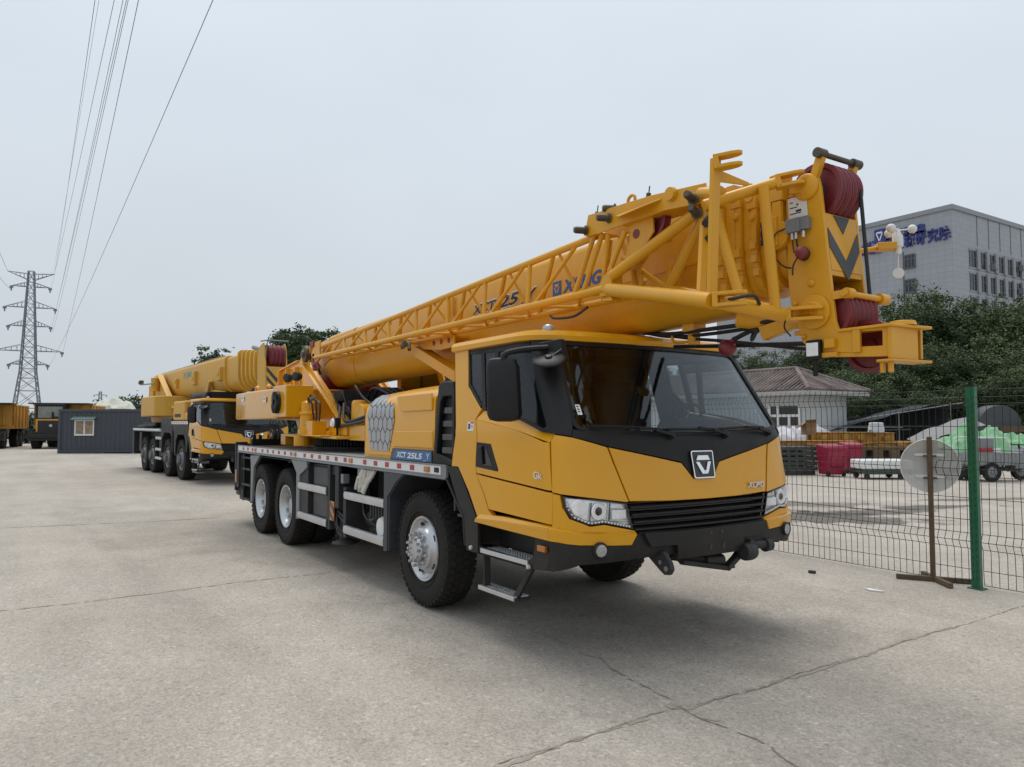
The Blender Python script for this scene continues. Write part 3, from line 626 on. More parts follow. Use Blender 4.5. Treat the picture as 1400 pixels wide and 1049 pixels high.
    # ---- steps and their black surround
    for k in (-1,1):
        m=MB()
        pts=[(.57,1.345),(.775,1.345),(1.105,.918),(1.105,.66),(1.00,.655),(.88,.70),(.855,.90)]
        m.xz(pts,-1.24*-k if k>0 else -1.245,(-1.24*-k if k>0 else -1.245)+ (.03 if k<0 else -.03))
        y0=1.235*k; yi=1.0*k
        m.box(.90,1.105,min(y0,yi),max(y0,yi),.655,.69); 
        m.xz([(1.105,.905),(1.96,.895),(1.96,.70),(1.105,.70)],min(yi,yi+.03*k),max(yi,yi+.03*k))         # recess back
        m.xz([(1.92,.897),(2.14,.893),(2.14,.676),(1.80,.645),(1.80,.70),(1.885,.745)],min(y0,y0-.03*k),max(y0,y0-.03*k))
        m.xz([(1.09,.72),(1.84,.70),(1.84,.645),(1.09,.655)],min(y0,y0-.025*k),max(y0,y0-.025*k))
        m.box(1.09,1.84,min(yi,y0),max(yi,y0),.655,.672)
        B(m,'step_surround',BLK,.006)
        for (xa,xb,z,ya,yb,nm) in ((1.15,1.83,.708,1.235,1.06,'step_tread'),(1.10,1.63,.405,1.225,1.10,'step_tread')):
            m=MB(); m.box(xa,xb,min(ya*k,yb*k),max(ya*k,yb*k),z-.012,z); m.box(xa,xb,min(ya*k+.0,ya*k+.012*k),max(ya*k,ya*k+.012*k),z-.035,z+.001)
            nx=int((xb-xa)/.035)
            for i in range(nx):
                for j in range(3):
                    m.box(xa+.02+i*.035,xa+.035+i*.035,min(ya,yb)*k-.0 if False else (k*(yb+.02+j*(ya-yb-.03)/3) if k>0 else k*(yb+.035+j*(ya-yb-.03)/3)),(k*(yb+.035+j*(ya-yb-.03)/3) if k>0 else k*(yb+.02+j*(ya-yb-.03)/3)),z,z+.006)
            B(m,nm,SILV,.002)
        m=MB(); y=1.19*k
        m.beam((1.16,y,.66),(1.16,y,.395),.06,.025,(1,0,0)); m.beam((1.82,y,.66),(1.60,y,.39),.05,.03,(0,1,0)); m.box(1.08,1.65,min(1.09*k,1.23*k),max(1.09*k,1.23*k),.372,.392); B(m,'step_hanger',BLK,.004)
        m=MB(); p=S(*side(2.03,.825)); p.y=(1.252)*k; m.cbox(p,(.10,.03,.045)); B(m,'side_marker',AMB,.006)
        for (x,z) in ((1.0,.692),(1.85,.668)):
            m=MB(); m.lathe([(0,.02),(.016,.016),(.02,0)],(x,1.245*k,z),(0,k,0),12); B(m,'step_bolt',SILV,0)
    m=MB(); panel(m,[side(.93,1.66),side(.93,1.735),side(1.035,1.735),side(1.035,1.66)],o=.002,t=.001); m.m=1; panel(m,[side(.945,1.675),side(.945,1.72),side(.98,1.72),side(.98,1.675)],o=.003,t=.001); m.m=2; panel(m,[side(.985,1.722),side(.985,1.734),side(1.03,1.734),side(1.03,1.722)],o=.003,t=.001)
    for z in (1.705,1.695,1.685): panel(m,[side(.992,z-.002),side(.992,z+.002),side(1.025,z+.002),side(1.025,z-.002)],o=.003,t=.001)
    B(m,'warning_sticker',[WHT,CWGREY,REDR],0)
    # ---- mirrors (near side: tall housing + round kerb mirror; far side the same)
    for k in (1,):
        m=MB(); F=lambda x,y,z: V((x,y*k,z))
        hx=1.80; 
        def oct_(cx,cy,z,w_,d_,yaw):
            out=[]
            for (a,b) in ((-1,-.6),(-.7,-1),(.7,-1),(1,-.6),(1,.6),(.7,1),(-.7,1),(-1,.6)):
                u_=a*w_/2; v_=b*d_/2; out.append(F(cx+u_*math.cos(yaw)-v_*math.sin(yaw),cy+u_*math.sin(yaw)+v_*math.cos(yaw),z))
            return out
        yaw=R(40)
        rings=[oct_(1.79,-1.42,1.735,.10,.06,yaw),oct_(1.79,-1.42,1.75,.22,.12,yaw),oct_(1.79,-1.42,1.79,.25,.14,yaw),oct_(1.765,-1.42,2.14,.24,.14,yaw),oct_(1.76,-1.42,2.20,.20,.10,yaw),oct_(1.76,-1.42,2.21,.12,.06,yaw)]
        m.loft(rings); mr_=B(m,'side_mirror',BLK,.01,ang=45)
        m=MB(); m.pipe([F(1.80,-1.44,2.16),F(1.80,-1.42,2.235),F(1.86,-1.30,2.27),F(1.93,-1.12,2.29)],.022,10); m.xz if False else None
        m.hexa([F(1.86,-1.16,2.22),F(2.02,-1.04,2.20),F(2.02,-.99,2.20),F(1.86,-1.10,2.22),F(1.86,-1.16,2.33),F(1.96,-1.04,2.36),F(1.96,-.99,2.36),F(1.86,-1.10,2.33)]); m.build('mirror_arm',BLK,mr_,bevel=.008)
        if k==1:
            m=MB(); c=F(2.0,-1.17,2.195); ax=V((.42,-.38*k,1)).normalized(); m.lathe([(.0,.016),(.11,.012),(.125,.0),(.12,-.014),(.05,-.03),(0,-.034)],c,ax,28); m.tube(c,F(2.0,-1.05,2.27),.012,8); m.lathe([(.03,.02),(.02,.03),(0,.032)],c,ax,12); m.build('kerb_mirror',BLK,mr_)
    return P
# ================================================================== wheels
def tyre_mb(Rt, wdt, rr, lugs=46, block=True):
    m=MB(); h=wdt/2
    prof=[(rr,-h*.72),(rr+.03,-h*.86),(rr+(Rt-rr)*.30,-h*.99),(rr+(Rt-rr)*.62,-h*1.0),(Rt*.945,-h*.93),(Rt*.975,-h*.84),(Rt*.985,-h*.4),(Rt*.987,0),(Rt*.985,h*.4),(Rt*.975,h*.84),(Rt*.945,h*.93),(rr+(Rt-rr)*.62,h),(rr+(Rt-rr)*.30,h*.99),(rr+.03,h*.86),(rr,h*.72)]
    m.lathe(prof,(0,0,0),(0,1,0),56,closed=True)
    for sgn in (-1,1):   # raised sidewall rings
        m.lathe([(rr+(Rt-rr)*.20,sgn*h*.97),(rr+(Rt-rr)*.22,sgn*h*1.015),(rr+(Rt-rr)*.27,sgn*h*1.015),(rr+(Rt-rr)*.29,sgn*h*.96)],(0,0,0),(0,1,0),48,closed=True)
    for i in range(lugs):
        a=2*PI*i/lugs; da=2*PI/lugs
        for (ya,yb,ph,wd) in ((-h*.99,-h*.50,0,.62),(h*.50,h*.99,.5,.62),(-h*.44,-h*.04,.5,.70),(h*.02,h*.44,0,.70)):
            a0=a+ph*da; pts=[]
            sk=.35*da
            for rad in (Rt*.955,Rt):
                for (yy,tt) in ((ya,-wd/2),(yb,-wd/2),(yb,wd/2),(ya,wd/2)):
                    t=a0+tt*da+(sk if abs(yy)>h*.6 else 0)
                    r_=rad-(.012*(abs(yy)/h)**6)*1.6; pts.append((r_*math.cos(t),yy,r_*math.sin(t)))
            m.hexa(pts)
    return m
def make_wheel(parent, Rt=.545, wdt=.30, rr=.295, front=True, loc=(0,0,0), flip=False, rimm=None):
    rimm=rimm or RIMM
    w_=tyre_mb(Rt,wdt,rr).build('wheel',RUB,parent,loc=V(loc)-ORG.get(parent.name,V((0,0,0))),ang=35)
    ORG[w_.name]=V((0,0,0)); h=wdt/2
    if flip: w_.rotation_euler=(0,0,PI)
    m=MB()
    if front:
        m.lathe([(rr-.03,h*.4),(rr-.03,-h*.5),(rr-.012,-h*.66),(rr+.012,-h*.84),(rr+.006,-h*.93),(rr-.012,-h*.90),(rr-.03,-h*.72),(rr*.80,-h*.62),(rr*.70,-h*.80),(rr*.655,-h*1.02),(rr*.58,-h*1.10),(rr*.40,-h*1.10),(rr*.38,-h*.95),(0,-h*.95)],(0,0,0),(0,1,0),48)
    else:
        m.lathe([(rr-.03,h*.9),(rr-.03,-h*.5),(rr-.012,-h*.66),(rr+.012,-h*.84),(rr+.006,-h*.93),(rr-.012,-h*.90),(rr-.03,-h*.72),(rr-.055,-h*.35),(rr-.065,h*.1),(rr*.74,h*.30),(rr*.66,h*.32),(rr*.60,-h*.1),(rr*.40,-h*.12),(0,-h*.12)],(0,0,0),(0,1,0),48)
    rim=m.build('rim',rimm,w_,bevel=0,ang=30)
    m=MB()
    if front:
        m.lathe([(rr*.40,-h*1.08),(rr*.40,-h*1.35),(rr*.34,-h*1.48),(rr*.2,-h*1.52),(0,-h*1.52)],(0,0,0),(0,1,0),32)
        for i in range(10):
            a=2*PI*i/10
            m.lathe([(rr*.052,0),(rr*.052,-.035),(0,-.036)],(rr*.335*math.cos(a),-h*1.42,rr*.335*math.sin(a)),(0,1,0),6)
    else:
        m.lathe([(rr*.42,h*.2),(rr*.42,-h*.30),(rr*.36,-h*.42),(0,-h*.44)],(0,0,0),(0,1,0),32)
    m.build('hub',rimm,w_,bevel=0,ang=30)
    for i in range(10):
        a=2*PI*(i+.5)/10; rad=rr*(.50 if front else .66); yb=-h*1.08 if front else -h*.0; m=MB()
        p=V((rad*math.cos(a),yb,rad*math.sin(a))); m.lathe([(.021,.012),(.021,-.025),(.0145,-.03),(.0135,-.075),(.0,-.078)],p,(0,1,0),8)
        if front or rimm is RIMM: m.build('wheel_nut',rimm,w_,bevel=0)
    if front:
        for i in range(5):
            a=2*PI*(i+.2)/5+.3; m=MB(); p=V((rr*.76*math.cos(a),-h*.69,rr*.76*math.sin(a))); m.lathe([(.028,.0),(.03,-.012),(.022,-.014),(.02,.0),(0,.001)],p,(math.cos(a)*.5,1,math.sin(a)*.5),14); m.build('hand_hole',DARK,w_)
    return w_
def copy_wheel(w_, loc, parent, flip=False):
    c=copy_tree(w_, parent); c.location=V(loc)-ORG.get(parent.name,V((0,0,0))); c.rotation_euler=(0,0,PI if flip else 0); return c
# ================================================================== the near crane
crane=thing('mobile_crane','large yellow three-axle truck crane in front with lattice jib stowed along its boom','crane')
cab_parts=build_cab(crane)
def CB(mb,name,m,par=None,bevel=.006,**k): return mb.build(name,m,par or crane,bevel=bevel,**k)
wf=make_wheel(crane,loc=(0,-1.06,.543)); copy_wheel(wf,(0,1.06,.543),crane,True)
wr=make_wheel(crane,front=False,loc=(-4.36,-1.07,.543)); copy_wheel(wr,(-5.70,-1.07,.543),crane); copy_wheel(wr,(-4.36,1.07,.543),crane,True); copy_wheel(wr,(-5.70,1.07,.543),crane,True)
for x in (-4.36,-5.70):
    for k in (1,-1): c=copy_wheel(wr,(x,.74*k,.543),crane,k>0)
# --- deck and side rail
m=MB(); m.box(-7.02,.555,-1.225,1.225,1.29,1.335); deck=CB(m,'deck',DECK,bevel=.004)
for k in (-1,1):
    m=MB(); y0,y1=(-1.25,-1.225) if k<0 else (1.225,1.25)
    m.box(-7.03,.56,y0,y1,1.238,1.352)
    yo=-1.25*-k if False else 1.25*k
    m.box(-7.03,.565,min(yo,yo+.012*k),max(yo,yo+.012*k),1.228,1.243); m.box(-7.03,.565,min(yo,yo+.008*k),max(yo,yo+.008*k),1.343,1.356)
    m.m=1; m.box(-7.02,.46,min(yo,yo+.003*k),max(yo,yo+.003*k),1.262,1.340)
    m.m=2; x=-.075
    i=0
    while x>-6.9:
        if i not in (5,12,19): m.box(x-.095,x,min(yo,yo+.006*k),max(yo,yo+.006*k),1.276,1.326)
        x-=.297; i+=1
    rail=CB(m,'side_rail',[LGREY,WHT,REDR],bevel=.003)
    for x in (.20,-1.72,-3.80,-5.88):
        m=MB(); m.box(x-.05,x+.05,min(yo,yo+.02*k),max(yo,yo+.02*k),1.275,1.328); m.build('marker_lamp',AMB,rail,bevel=.008)
    m=MB(); m.box(.345,.43,min(yo,yo+.012*k),max(yo,yo+.012*k),1.28,1.325); m.build('rail_socket',BLK,rail,bevel=.006)
# --- chassis frame, axles, clutter under the deck
m=MB()
for y in (-.42,.42): m.box(-7.0,1.95,y-.06,y+.06,.72,1.10)
m.box(-7.0,.6,-.45,.45,1.02,1.29)
for x in (-6.6,-5.0,-3.2,-1.6,.4,1.7): m.box(x-.08,x+.08,-.42,.42,.78,1.02)
m.box(-7.0,.50,-1.15,1.15,1.20,1.285)
CB(m,'chassis_frame',DARK,bevel=.008)
m=MB()
for x in (0,-4.36,-5.70):
    m.tube((x,-.95,.543),(x,.95,.543),.085,12); m.ball((x,0,.56),.22,16,(1,.9,1)); m.box(x-.45,x+.45,-.62,-.50,.66,.74); m.box(x-.45,x+.45,.50,.62,.66,.74)
m.tube((-4.2,0,.62),(-.4,0,.72),.06,10)
CB(m,'axle',DARK,bevel=0)
for k in (-1,1):
    for (xa,xb,ya,yb,za,zb,nm) in ((-3.45,-2.55,.55,1.1,.52,1.2,'oil_tank'),(-1.9,-.85,.5,.85,.5,1.2,'fuel_tank'),(-2.5,-2.0,.5,.95,.55,1.15,'outrigger_box')):
        m=MB(); m.box(xa,xb,min(k*ya,k*yb),max(k*ya,k*yb),za,zb); CB(m,nm,DARK,bevel=.02)
m=MB(); m.box(-1.35,-.83,-1.17,-.9,.70,.86)
for i in range(7): m.box(-1.33+i*.075,-1.29+i*.075,-1.185,-1.165,.70,.85)
CB(m,'battery_box',DARK,bevel=.008)
m=MB(); m.tube((-1.8,-.95,.62),(-1.0,-.95,.62),.10,14); CB(m,'silencer',DARK,bevel=.01)
m=MB(); m.tube((-.98,-1.18,.625),(-.98,-.6,.625),.115,22); m.lathe([(.115,0),(.1,-.03),(.05,-.045),(0,-.048)],(-.98,-1.18,.625),(0,1,0),22); CB(m,'air_tank',WHT,bevel=0)
m=MB(); m.pipe([(-1.5,-1.1,.72),(-1.35,-1.15,.66),(-1.2,-1.12,.72),(-1.1,-1.05,.68)],.022,8); m.pipe([(-1.75,-1.08,.9),(-1.6,-1.13,.7),(-1.45,-1.1,.62),(-1.25,-1.1,.60)],.018,8); CB(m,'brake_hose',HOSE,bevel=0)
# --- mudguards
for k in (-1,1):
    def sl(pts,t0,t1): return
    a,b=(min(k*1.25,k*.72),max(k*1.25,k*.72))
    m=MB(); m.xz([(-.77,1.226),(-.27,1.226),(-.44,1.15),(-.655,.985),(-.665,.43),(-.72,.42),(-.72,1.10)],a,b); m.xz([(-.775,1.224),(-.30,1.224),(-.47,1.142),(-.685,.975),(-.685,.425),(-.775,.418)],min(k*1.262,k*1.23),max(k*1.262,k*1.23)); CB(m,'front_mudguard',GREY)
    m=MB(); m.xz([(-.27,1.226),(.55,1.226),(.85,.92),(.88,.70),(.90,.70),(.87,.94),(.57,1.236),(-.27,1.236)],a,b); CB(m,'wheel_arch',BLK)
    m=MB(); m.xz([(-3.98,1.226),(-3.30,1.226),(-3.30,1.14),(-3.60,1.03),(-3.61,.45),(-3.73,.43),(-3.735,1.05)],min(k*1.255,k*1.20),max(k*1.255,k*1.20)); m.m=1; m.xz([(-3.61,1.20),(-3.29,1.20),(-3.29,.47),(-3.61,.45)],min(k*1.235,k*.75),max(k*1.235,k*.75)); CB(m,'middle_mudguard',[LGREY,DARK])
    m=MB(); m.xz([(-6.20,1.20),(-5.62,1.224),(-5.72,1.16),(-5.98,1.02),(-6.06,.46),(-6.14,.45),(-6.15,1.0)],min(k*1.255,k*1.21),max(k*1.255,k*1.21)); m.m=1; m.xz([(-6.18,1.19),(-5.72,1.21),(-6.02,1.0),(-6.08,.47),(-6.13,.46),(-6.14,1.0)],min(k*1.22,k*.72),max(k*1.22,k*.72)); CB(m,'rear_mudguard',[LGREY,DARK])
    m=MB(); m.xz([(-6.1,1.2),(-3.7,1.2),(-3.7,1.21),(-6.1,1.21)],a,b); CB(m,'wheel_arch',BLK)
# --- near-side panels, guard rails, outrigger
for k in (-1,1):
    Y=lambda d:(min(k*1.235,k*(1.235-d)),max(k*1.235,k*(1.235-d)))
    m=MB(); m.box(-3.285,-2.51,min(k*1.17,k*.8),max(k*1.17,k*.8),.50,1.205); m.m=1; m.box(-3.20,-2.60,min(k*1.19,k*1.17),max(k*1.19,k*1.17),.86,1.17); m.box(-3.20,-2.60,min(k*1.19,k*1.17),max(k*1.19,k*1.17),.54,.83); CB(m,'tool_locker',[DARK,GREY],bevel=.012)
    for (xa,xb,za,zb) in ((-3.63,-2.53,.852,.936),(-3.63,-2.52,.462,.547),(-1.91,-.785,.855,.938),(-1.915,-.785,.462,.550)):
        m=MB(); m.box(xa,xb,min(k*1.215,k*1.262),max(k*1.215,k*1.262),za,zb); m.box(xa,xb,min(k*1.262,k*1.268),max(k*1.262,k*1.268),za+.018,zb-.018); m.m=1; m.box(xa-.03,xa+.0,min(k*1.20,k*1.258),max(k*1.20,k*1.258),za-.01,zb+.01); m.box(xb-.0,xb+.03,min(k*1.20,k*1.258),max(k*1.20,k*1.258),za-.01,zb+.01)
        CB(m,'side_guard_rail',[SILV,BLK],bevel=.012)
    m=MB()
    for (xa,xb,za,zb,yy) in ((-2.51,-2.42,.44,1.22,1.25),(-2.24,-2.12,.72,1.22,1.25),(-2.51,-2.12,1.10,1.22,1.22),(-2.46,-2.05,.70,.80,1.15),): m.box(xa,xb,min(k*yy,k*(yy-.3)),max(k*yy,k*(yy-.3)),za,zb)
    for (xa,xb,za,zb,yy) in ((-2.02,-1.93,.40,.98,1.23),(-.83,-.80,.40,1.0,1.22)):
        m_=MB(); m_.box(xa,xb,min(k*yy,k*(yy-.3)),max(k*yy,k*(yy-.3)),za,zb); CB(m_,'guard_bracket',DARK,bevel=.006)
    m.box(-2.40,-2.26,min(k*1.10,k*.8),max(k*1.10,k*.8),.5,1.2)
    orr=CB(m,'outrigger',DARK,bevel=.006); m=MB(); m.tube((-2.25,k*1.12,1.2),(-2.25,k*1.12,.30),.055,12); m.lathe([(.0,.05),(.07,.05),(.10,.03),(.16,.012),(.16,-.01),(0,-.01)],(-2.22,k*1.12,.30),(0,0,1),24)
    for q in ((-2.1,.5),(-2.14,.44)): m.tube((-2.26,k*1.2,q[0]+2.78),(-2.02,k*1.2,q[1]+.12),.018,8)
    m.pipe([(-2.3,k*1.2,.66),(-2.2,k*1.23,.52),(-2.1,k*1.2,.45),(-2.0,k*1.2,.5)],.014,6); m.pipe([(-2.35,k*1.22,.62),(-2.22,k*1.22,.46),(-2.06,k*1.22,.40)],.014,6)
    m.build('outrigger_jack',DARK,orr,bevel=.006)
    m=MB(); yy=k*1.252; m.box(-2.405,-2.265,min(yy,yy-.01*k),max(yy,yy-.01*k),.56,.79); m.m=1
    for z in (.52,.66,.80): m.prism([(-2.405,yy+.003*k,max(.56,z-.05)),(-2.265,yy+.003*k,max(.56,z-.15)),(-2.265,yy+.003*k,min(.79,z-.09)),(-2.405,yy+.003*k,min(.79,z+.01))],(0,.002*k,0)) if z>.6 else None
    m.build('warning_stripes',[AMB,BLKG],orr,bevel=0)
    m=MB(); m.box(-2.08,-2.0,min(k*1.24,k*1.16),max(k*1.24,k*1.16),1.02,1.13); m.build('control_box',LGREY,orr,bevel=.006)
    m=MB(); m.box(-1.66,-1.50,min(k*1.2,k*1.05),max(k*1.2,k*1.05),1.10,1.22); CB(m,'valve_block',LGREY)
    # rear post, ladder, lamps
    m=MB(); m.box(-7.27,-7.20,min(k*1.25,k*1.05),max(k*1.25,k*1.05),.56,1.40); m.box(-7.20,-7.03,min(k*1.24,k*1.1),max(k*1.24,k*1.1),.62,1.34); m.box(-7.35,-7.02,min(k*1.2,k*.7),max(k*1.2,k*.7),.48,.60); m.box(-7.1,-6.85,min(k*1.2,k*.8),max(k*1.2,k*.8),.42,1.2); CB(m,'rear_outrigger',DARK,bevel=.01)
    m=MB(); m.box(-7.2,-7.12,min(k*1.255,k*1.24),max(k*1.255,k*1.24),.70,.92); CB(m,'rear_side_lamp',AMB,bevel=.01)
    m=MB(); m.tube((-6.82,k*1.2,.42),(-6.78,k*1.2,1.24),.02,8); m.tube((-6.30,k*1.2,.42),(-6.26,k*1.2,1.24),.02,8)
    for z in (.46,.70,.96,1.15): m.beam((-6.81,k*1.2,z),(-6.28,k*1.2,z),.07,.03)
    m.pipe([(-6.95,k*1.2,1.2),(-6.9,k*1.22,.9),(-6.92,k*1.2,.6)],.015,6); CB(m,'ladder',DARK,bevel=.003)
m=MB(); m.box(-7.25,-7.1,-1.0,1.0,1.33,1.45); m.box(-7.32,-7.22,-1.2,1.2,.62,.80)
for y in (-.95,-.85,-.6,-.5): m.tube((-7.15,y,1.45),(-7.15,y,1.52),.03,10)
CB(m,'rear_beam',BLK,bevel=.01)
# ================================================================== engine cover behind the cab
def hood_sect(x,zt,yo=1.2,r=.16):
    pts=[(yo,1.345)]; n=6
    pts+= [(yo,1.62),(yo-.004,zt-r*1.25)]
    for i in range(1,n+1):
        a=PI/2*i/n; pts.append((yo-.004-r*1.9*(1-math.cos(a)),zt-r*1.25+r*1.25*math.sin(a)))
    pts.append((.0,zt+.03)); L_=[V((x,-y,z)) for y,z in pts]; Rr=[V((x,y,z)) for y,z in pts[:-1]][::-1]
    return L_+Rr
m=MB(); xs=[(-1.515,1.86,1.10,.10),(-1.512,1.93,1.16,.13),(-1.49,1.985,1.185,.14),(-1.45,2.02,1.195,.15),(-1.38,2.045,1.2,.16),(-1.2,2.06,1.2,.16),(-.7,2.085,1.2,.16),(-.2,2.10,1.2,.16),(.24,2.11,1.2,.16)]
m.loft([hood_sect(*a) for a in xs]); hood=CB(m,'engine_cover',YEL,bevel=.012,ang=50)
def hplate(m,pts,y,t=.012): m.xz(pts,-y,-y+t)
for k in (1,):
    m=MB(); hplate(m,fillet([(-.60,2.0),(.20,2.01),(.20,1.845),(-.48,1.838)],(0,3),.06),1.214,.02); m.build('raised_panel',YEL,hood,bevel=.012)
    m=MB(); hplate(m,[(-.62,1.645),(.215,1.655),(.215,1.49),(-.66,1.485)],1.212,.02); m.build('raised_panel',YEL,hood,bevel=.010)
    m=MB(); hplate(m,fillet([(-1.36,1.42),(-.73,1.43),(-.70,1.395),(-1.36,1.385)],(0,3),.02),1.212,.02); m.build('raised_panel',YEL,hood,bevel=.008)
    # honeycomb sticker following the side and the rounded shoulder
    m=MB(); 
    def hy(z,zt=2.06):   # outward offset of the skin at height z
        r=.16; zc=zt-r*1.25
        if z<=zc: return 1.2
        s_=min(1,(z-zc)/(r*1.25)); return 1.196-r*1.9*(1-math.sqrt(max(0,1-s_*s_)))
    rows=[]
    for i in range(15):
        t=i/14; z=1.435+(2.035-1.435)*t
        xl=interp(z,[1.43,1.787,2.1],[-1.285,-1.36,-1.30]); xr=interp(z,[1.43,1.746,2.1],[-.785,-.655,-.71]); zt=2.065
        rows.append([V((xl+(xr-xl)*j/6,-hy(z,zt)-.006,z)) for j in range(7)])
    m.grid(rows); m.m=1
    XL=lambda z:interp(z,[1.43,1.787,2.1],[-1.285,-1.36,-1.30]); XR=lambda z:interp(z,[1.43,1.746,2.1],[-.785,-.655,-.71])
    hr=random.Random(14); hv={}
    def hvert(i,j):
        if (i,j) not in hv:
            cw_,ch_=.058,.052
            hv[(i,j)]=(-1.45+i*cw_+hr.uniform(-.019,.019), 1.38+j*ch_+hr.uniform(-.019,.019)+(.020 if (i+j)%2 else -.020)*1.5)
        return hv[(i,j)]
    def hseg(p,q):
        P_=[]
        for k in range(7):
            t=k/6; x=p[0]+(q[0]-p[0])*t; z=p[1]+(q[1]-p[1])*t; P_.append((x,z))
        dx,dz=q[0]-p[0],q[1]-p[1]; ln=math.hypot(dx,dz); nx_,nz_=-dz/ln*.0036,dx/ln*.0036
        for (xa,za),(xb,zb) in zip(P_[:-1],P_[1:]):
            if min(za,zb)<1.437 or max(za,zb)>2.033 or xa<XL(za)+.004 or xa>XR(za)-.004: continue
            m.add([V((x,-hy(z,2.065)-.0085,z)) for x,z in ((xa-nx_,za-nz_),(xb-nx_,zb-nz_),(xb+nx_,zb+nz_),(xa+nx_,za+nz_))],[(0,1,2,3)])
    for j in range(0,15):
        for i in range(0,15):
            hseg(hvert(i,j*2+(0)),hvert(i+1,j*2)) if False else None
    # elongated hexagons: zig-zag rows joined by uprights
    def hp2(i,r,up):
        key=(i,r,up)
        if key not in hv: hv[key]=(-1.42+i*.060+hr.uniform(-.016,.016), 1.40+r*.128+(.022 if up else -.022)+hr.uniform(-.014,.014))
        return hv[key]
    for r in range(6):
        for i in range(14):
            A_=hp2(i,r,(i+r)%2==0); B_=hp2(i+1,r,(i+1+r)%2==0); hseg(A_,B_)
            if (i+r)%2==0: hseg(A_,hp2(i,r+1,(i+r+1)%2==0))
    m.build('honeycomb_sticker',[HEX,BLK],hood,bevel=0,recalc=False)
    m=MB(); hplate(m,[(-.675,1.472),(-.735,1.352),(.21,1.354),(.21,1.474)],1.2135,.02); npb=m.build('name_plate',BLKG,hood,bevel=.003)
    m=MB(); hplate(m,[(-.60,1.455),(-.655,1.362),(.20,1.364),(.20,1.458)],1.2155,.01); m.m=1
    text_mesh(m,'XCT',(-.57,-1.2158,1.382),(1,0,0),(0,0,1),.235,.058,shear=.22,fat=.035,ext=.001)
    text_mesh(m,'25L5',(-.32,-1.2158,1.380),(1,0,0),(0,0,1),.335,.058,shear=.18,fat=.035,ext=.001)
    text_mesh(m,'_Y',(.03,-1.2158,1.368),(1,0,0),(0,0,1),.14,.075,shear=.15,fat=.0,ext=.001)
    m.build('model_name',[BLUE,WHT],npb,bevel=0)
# black air intake between cover and cab
m=MB()
outl=[(.225,1.349),(.345,2.085),(.40,2.112),(.60,2.10),(.63,2.04),(.63,1.349)]; 
m.xz(outl,-1.16,1.16); intake=CB(m,'air_intake',BLK,bevel=.02)
fr=[(.30,1.46),(.375,1.93),(.41,1.965),(.60,1.965),(.60,1.40),(.33,1.40)]
a=outl; m=MB()
rg=[]
ou=[(.222,1.347),(.342,2.075),(.40,2.105),(.615,2.095),(.64,2.04),(.64,1.347)]
for p,q in zip(ou,[(.30,1.45),(.375,1.915),(.42,1.965),(.59,1.965),(.60,1.93),(.60,1.40)]):
    rg.append([V((p[0],-1.165,p[1])),V((p[0],-1.215,p[1])),V((q[0],-1.215,q[1])),V((q[0],-1.165,q[1]))])
m.loft(rg+[rg[0]],cap=False); m.build('intake_frame',BLK,intake,bevel=.012)
for z in (1.48,1.60,1.72,1.84):
    m=MB(); m.beam((.36,-1.172,z),(.595,-1.172,z),.03,.06); m.build('intake_louvre',BLKG,intake,bevel=.006)
# ================================================================== superstructure on the slewing ring
m=MB(); m.lathe([(.80,0),(.80,.05),(.72,.06),(.72,.17),(.60,.17)],(-4.3,0,1.337),(0,0,1),64)
for i in range(90):
    a=2*PI*i/90; c_=V((-4.3+.735*math.cos(a),.735*math.sin(a),1.45)); m.cbox(c_,(.05,.022,.10),Matrix.Rotation(a,3,'Z'))
CB(m,'slewing_ring',DARK,bevel=0)
m=MB(); m.xy([(-5.9,-.85),(-3.05,-.95),(-2.9,-.6),(-2.9,.6),(-3.05,.95),(-5.9,.85)],1.515,1.555); m.box(-5.9,-5.65,-.85,.85,1.38,1.52)
plat=CB(m,'slewing_platform',YEL,bevel=.006)
for k in (-1,1):
    m=MB(); y=.56*k; pl=[(-7.0,2.64),(-5.9,2.75),(-5.62,2.98),(-5.35,2.96),(-5.45,2.70),(-3.78,1.72),(-3.0,1.70),(-3.0,1.555),(-5.85,1.555),(-6.1,1.80),(-7.0,2.1)]
    m.xz(pl,min(y,y-.03*k),max(y,y-.03*k)); tp=CB(m,'turret_plate',YEL,bevel=.004)
    m=MB(); m.beam((-5.66,y-.02*k,2.72),(-3.76,y-.02*k,1.70),.17,.03,(1,0,1.8)); m.box(-3.80,-2.98,min(y+.06*k,y-.2*k),max(y+.06*k,y-.2*k),1.69,1.712); m.beam((-7.0,y,2.65),(-5.9,y,2.76),.10,.02)
    for x in (-6.9,-6.45,-5.95): m.box(x-.015,x+.015,min(y,y+.07*k),max(y,y+.07*k),2.2,2.66)
    m.build('turret_flange',YEL,tp,bevel=.003)
    m=MB(); m.lathe([(.0,.09),(.05,.09),(.06,.06),(.13,.05),(.13,-.05)],(-5.52,y,2.84),(0,k,0),20); m.build('boom_pivot',BRNZ,tp,bevel=.003)
    m=MB(); m.box(-3.75,-3.05,min(y,y+.25*k),max(y,y+.25*k),1.558,1.69); m.build('hydraulic_box',YEL,tp,bevel=.01)
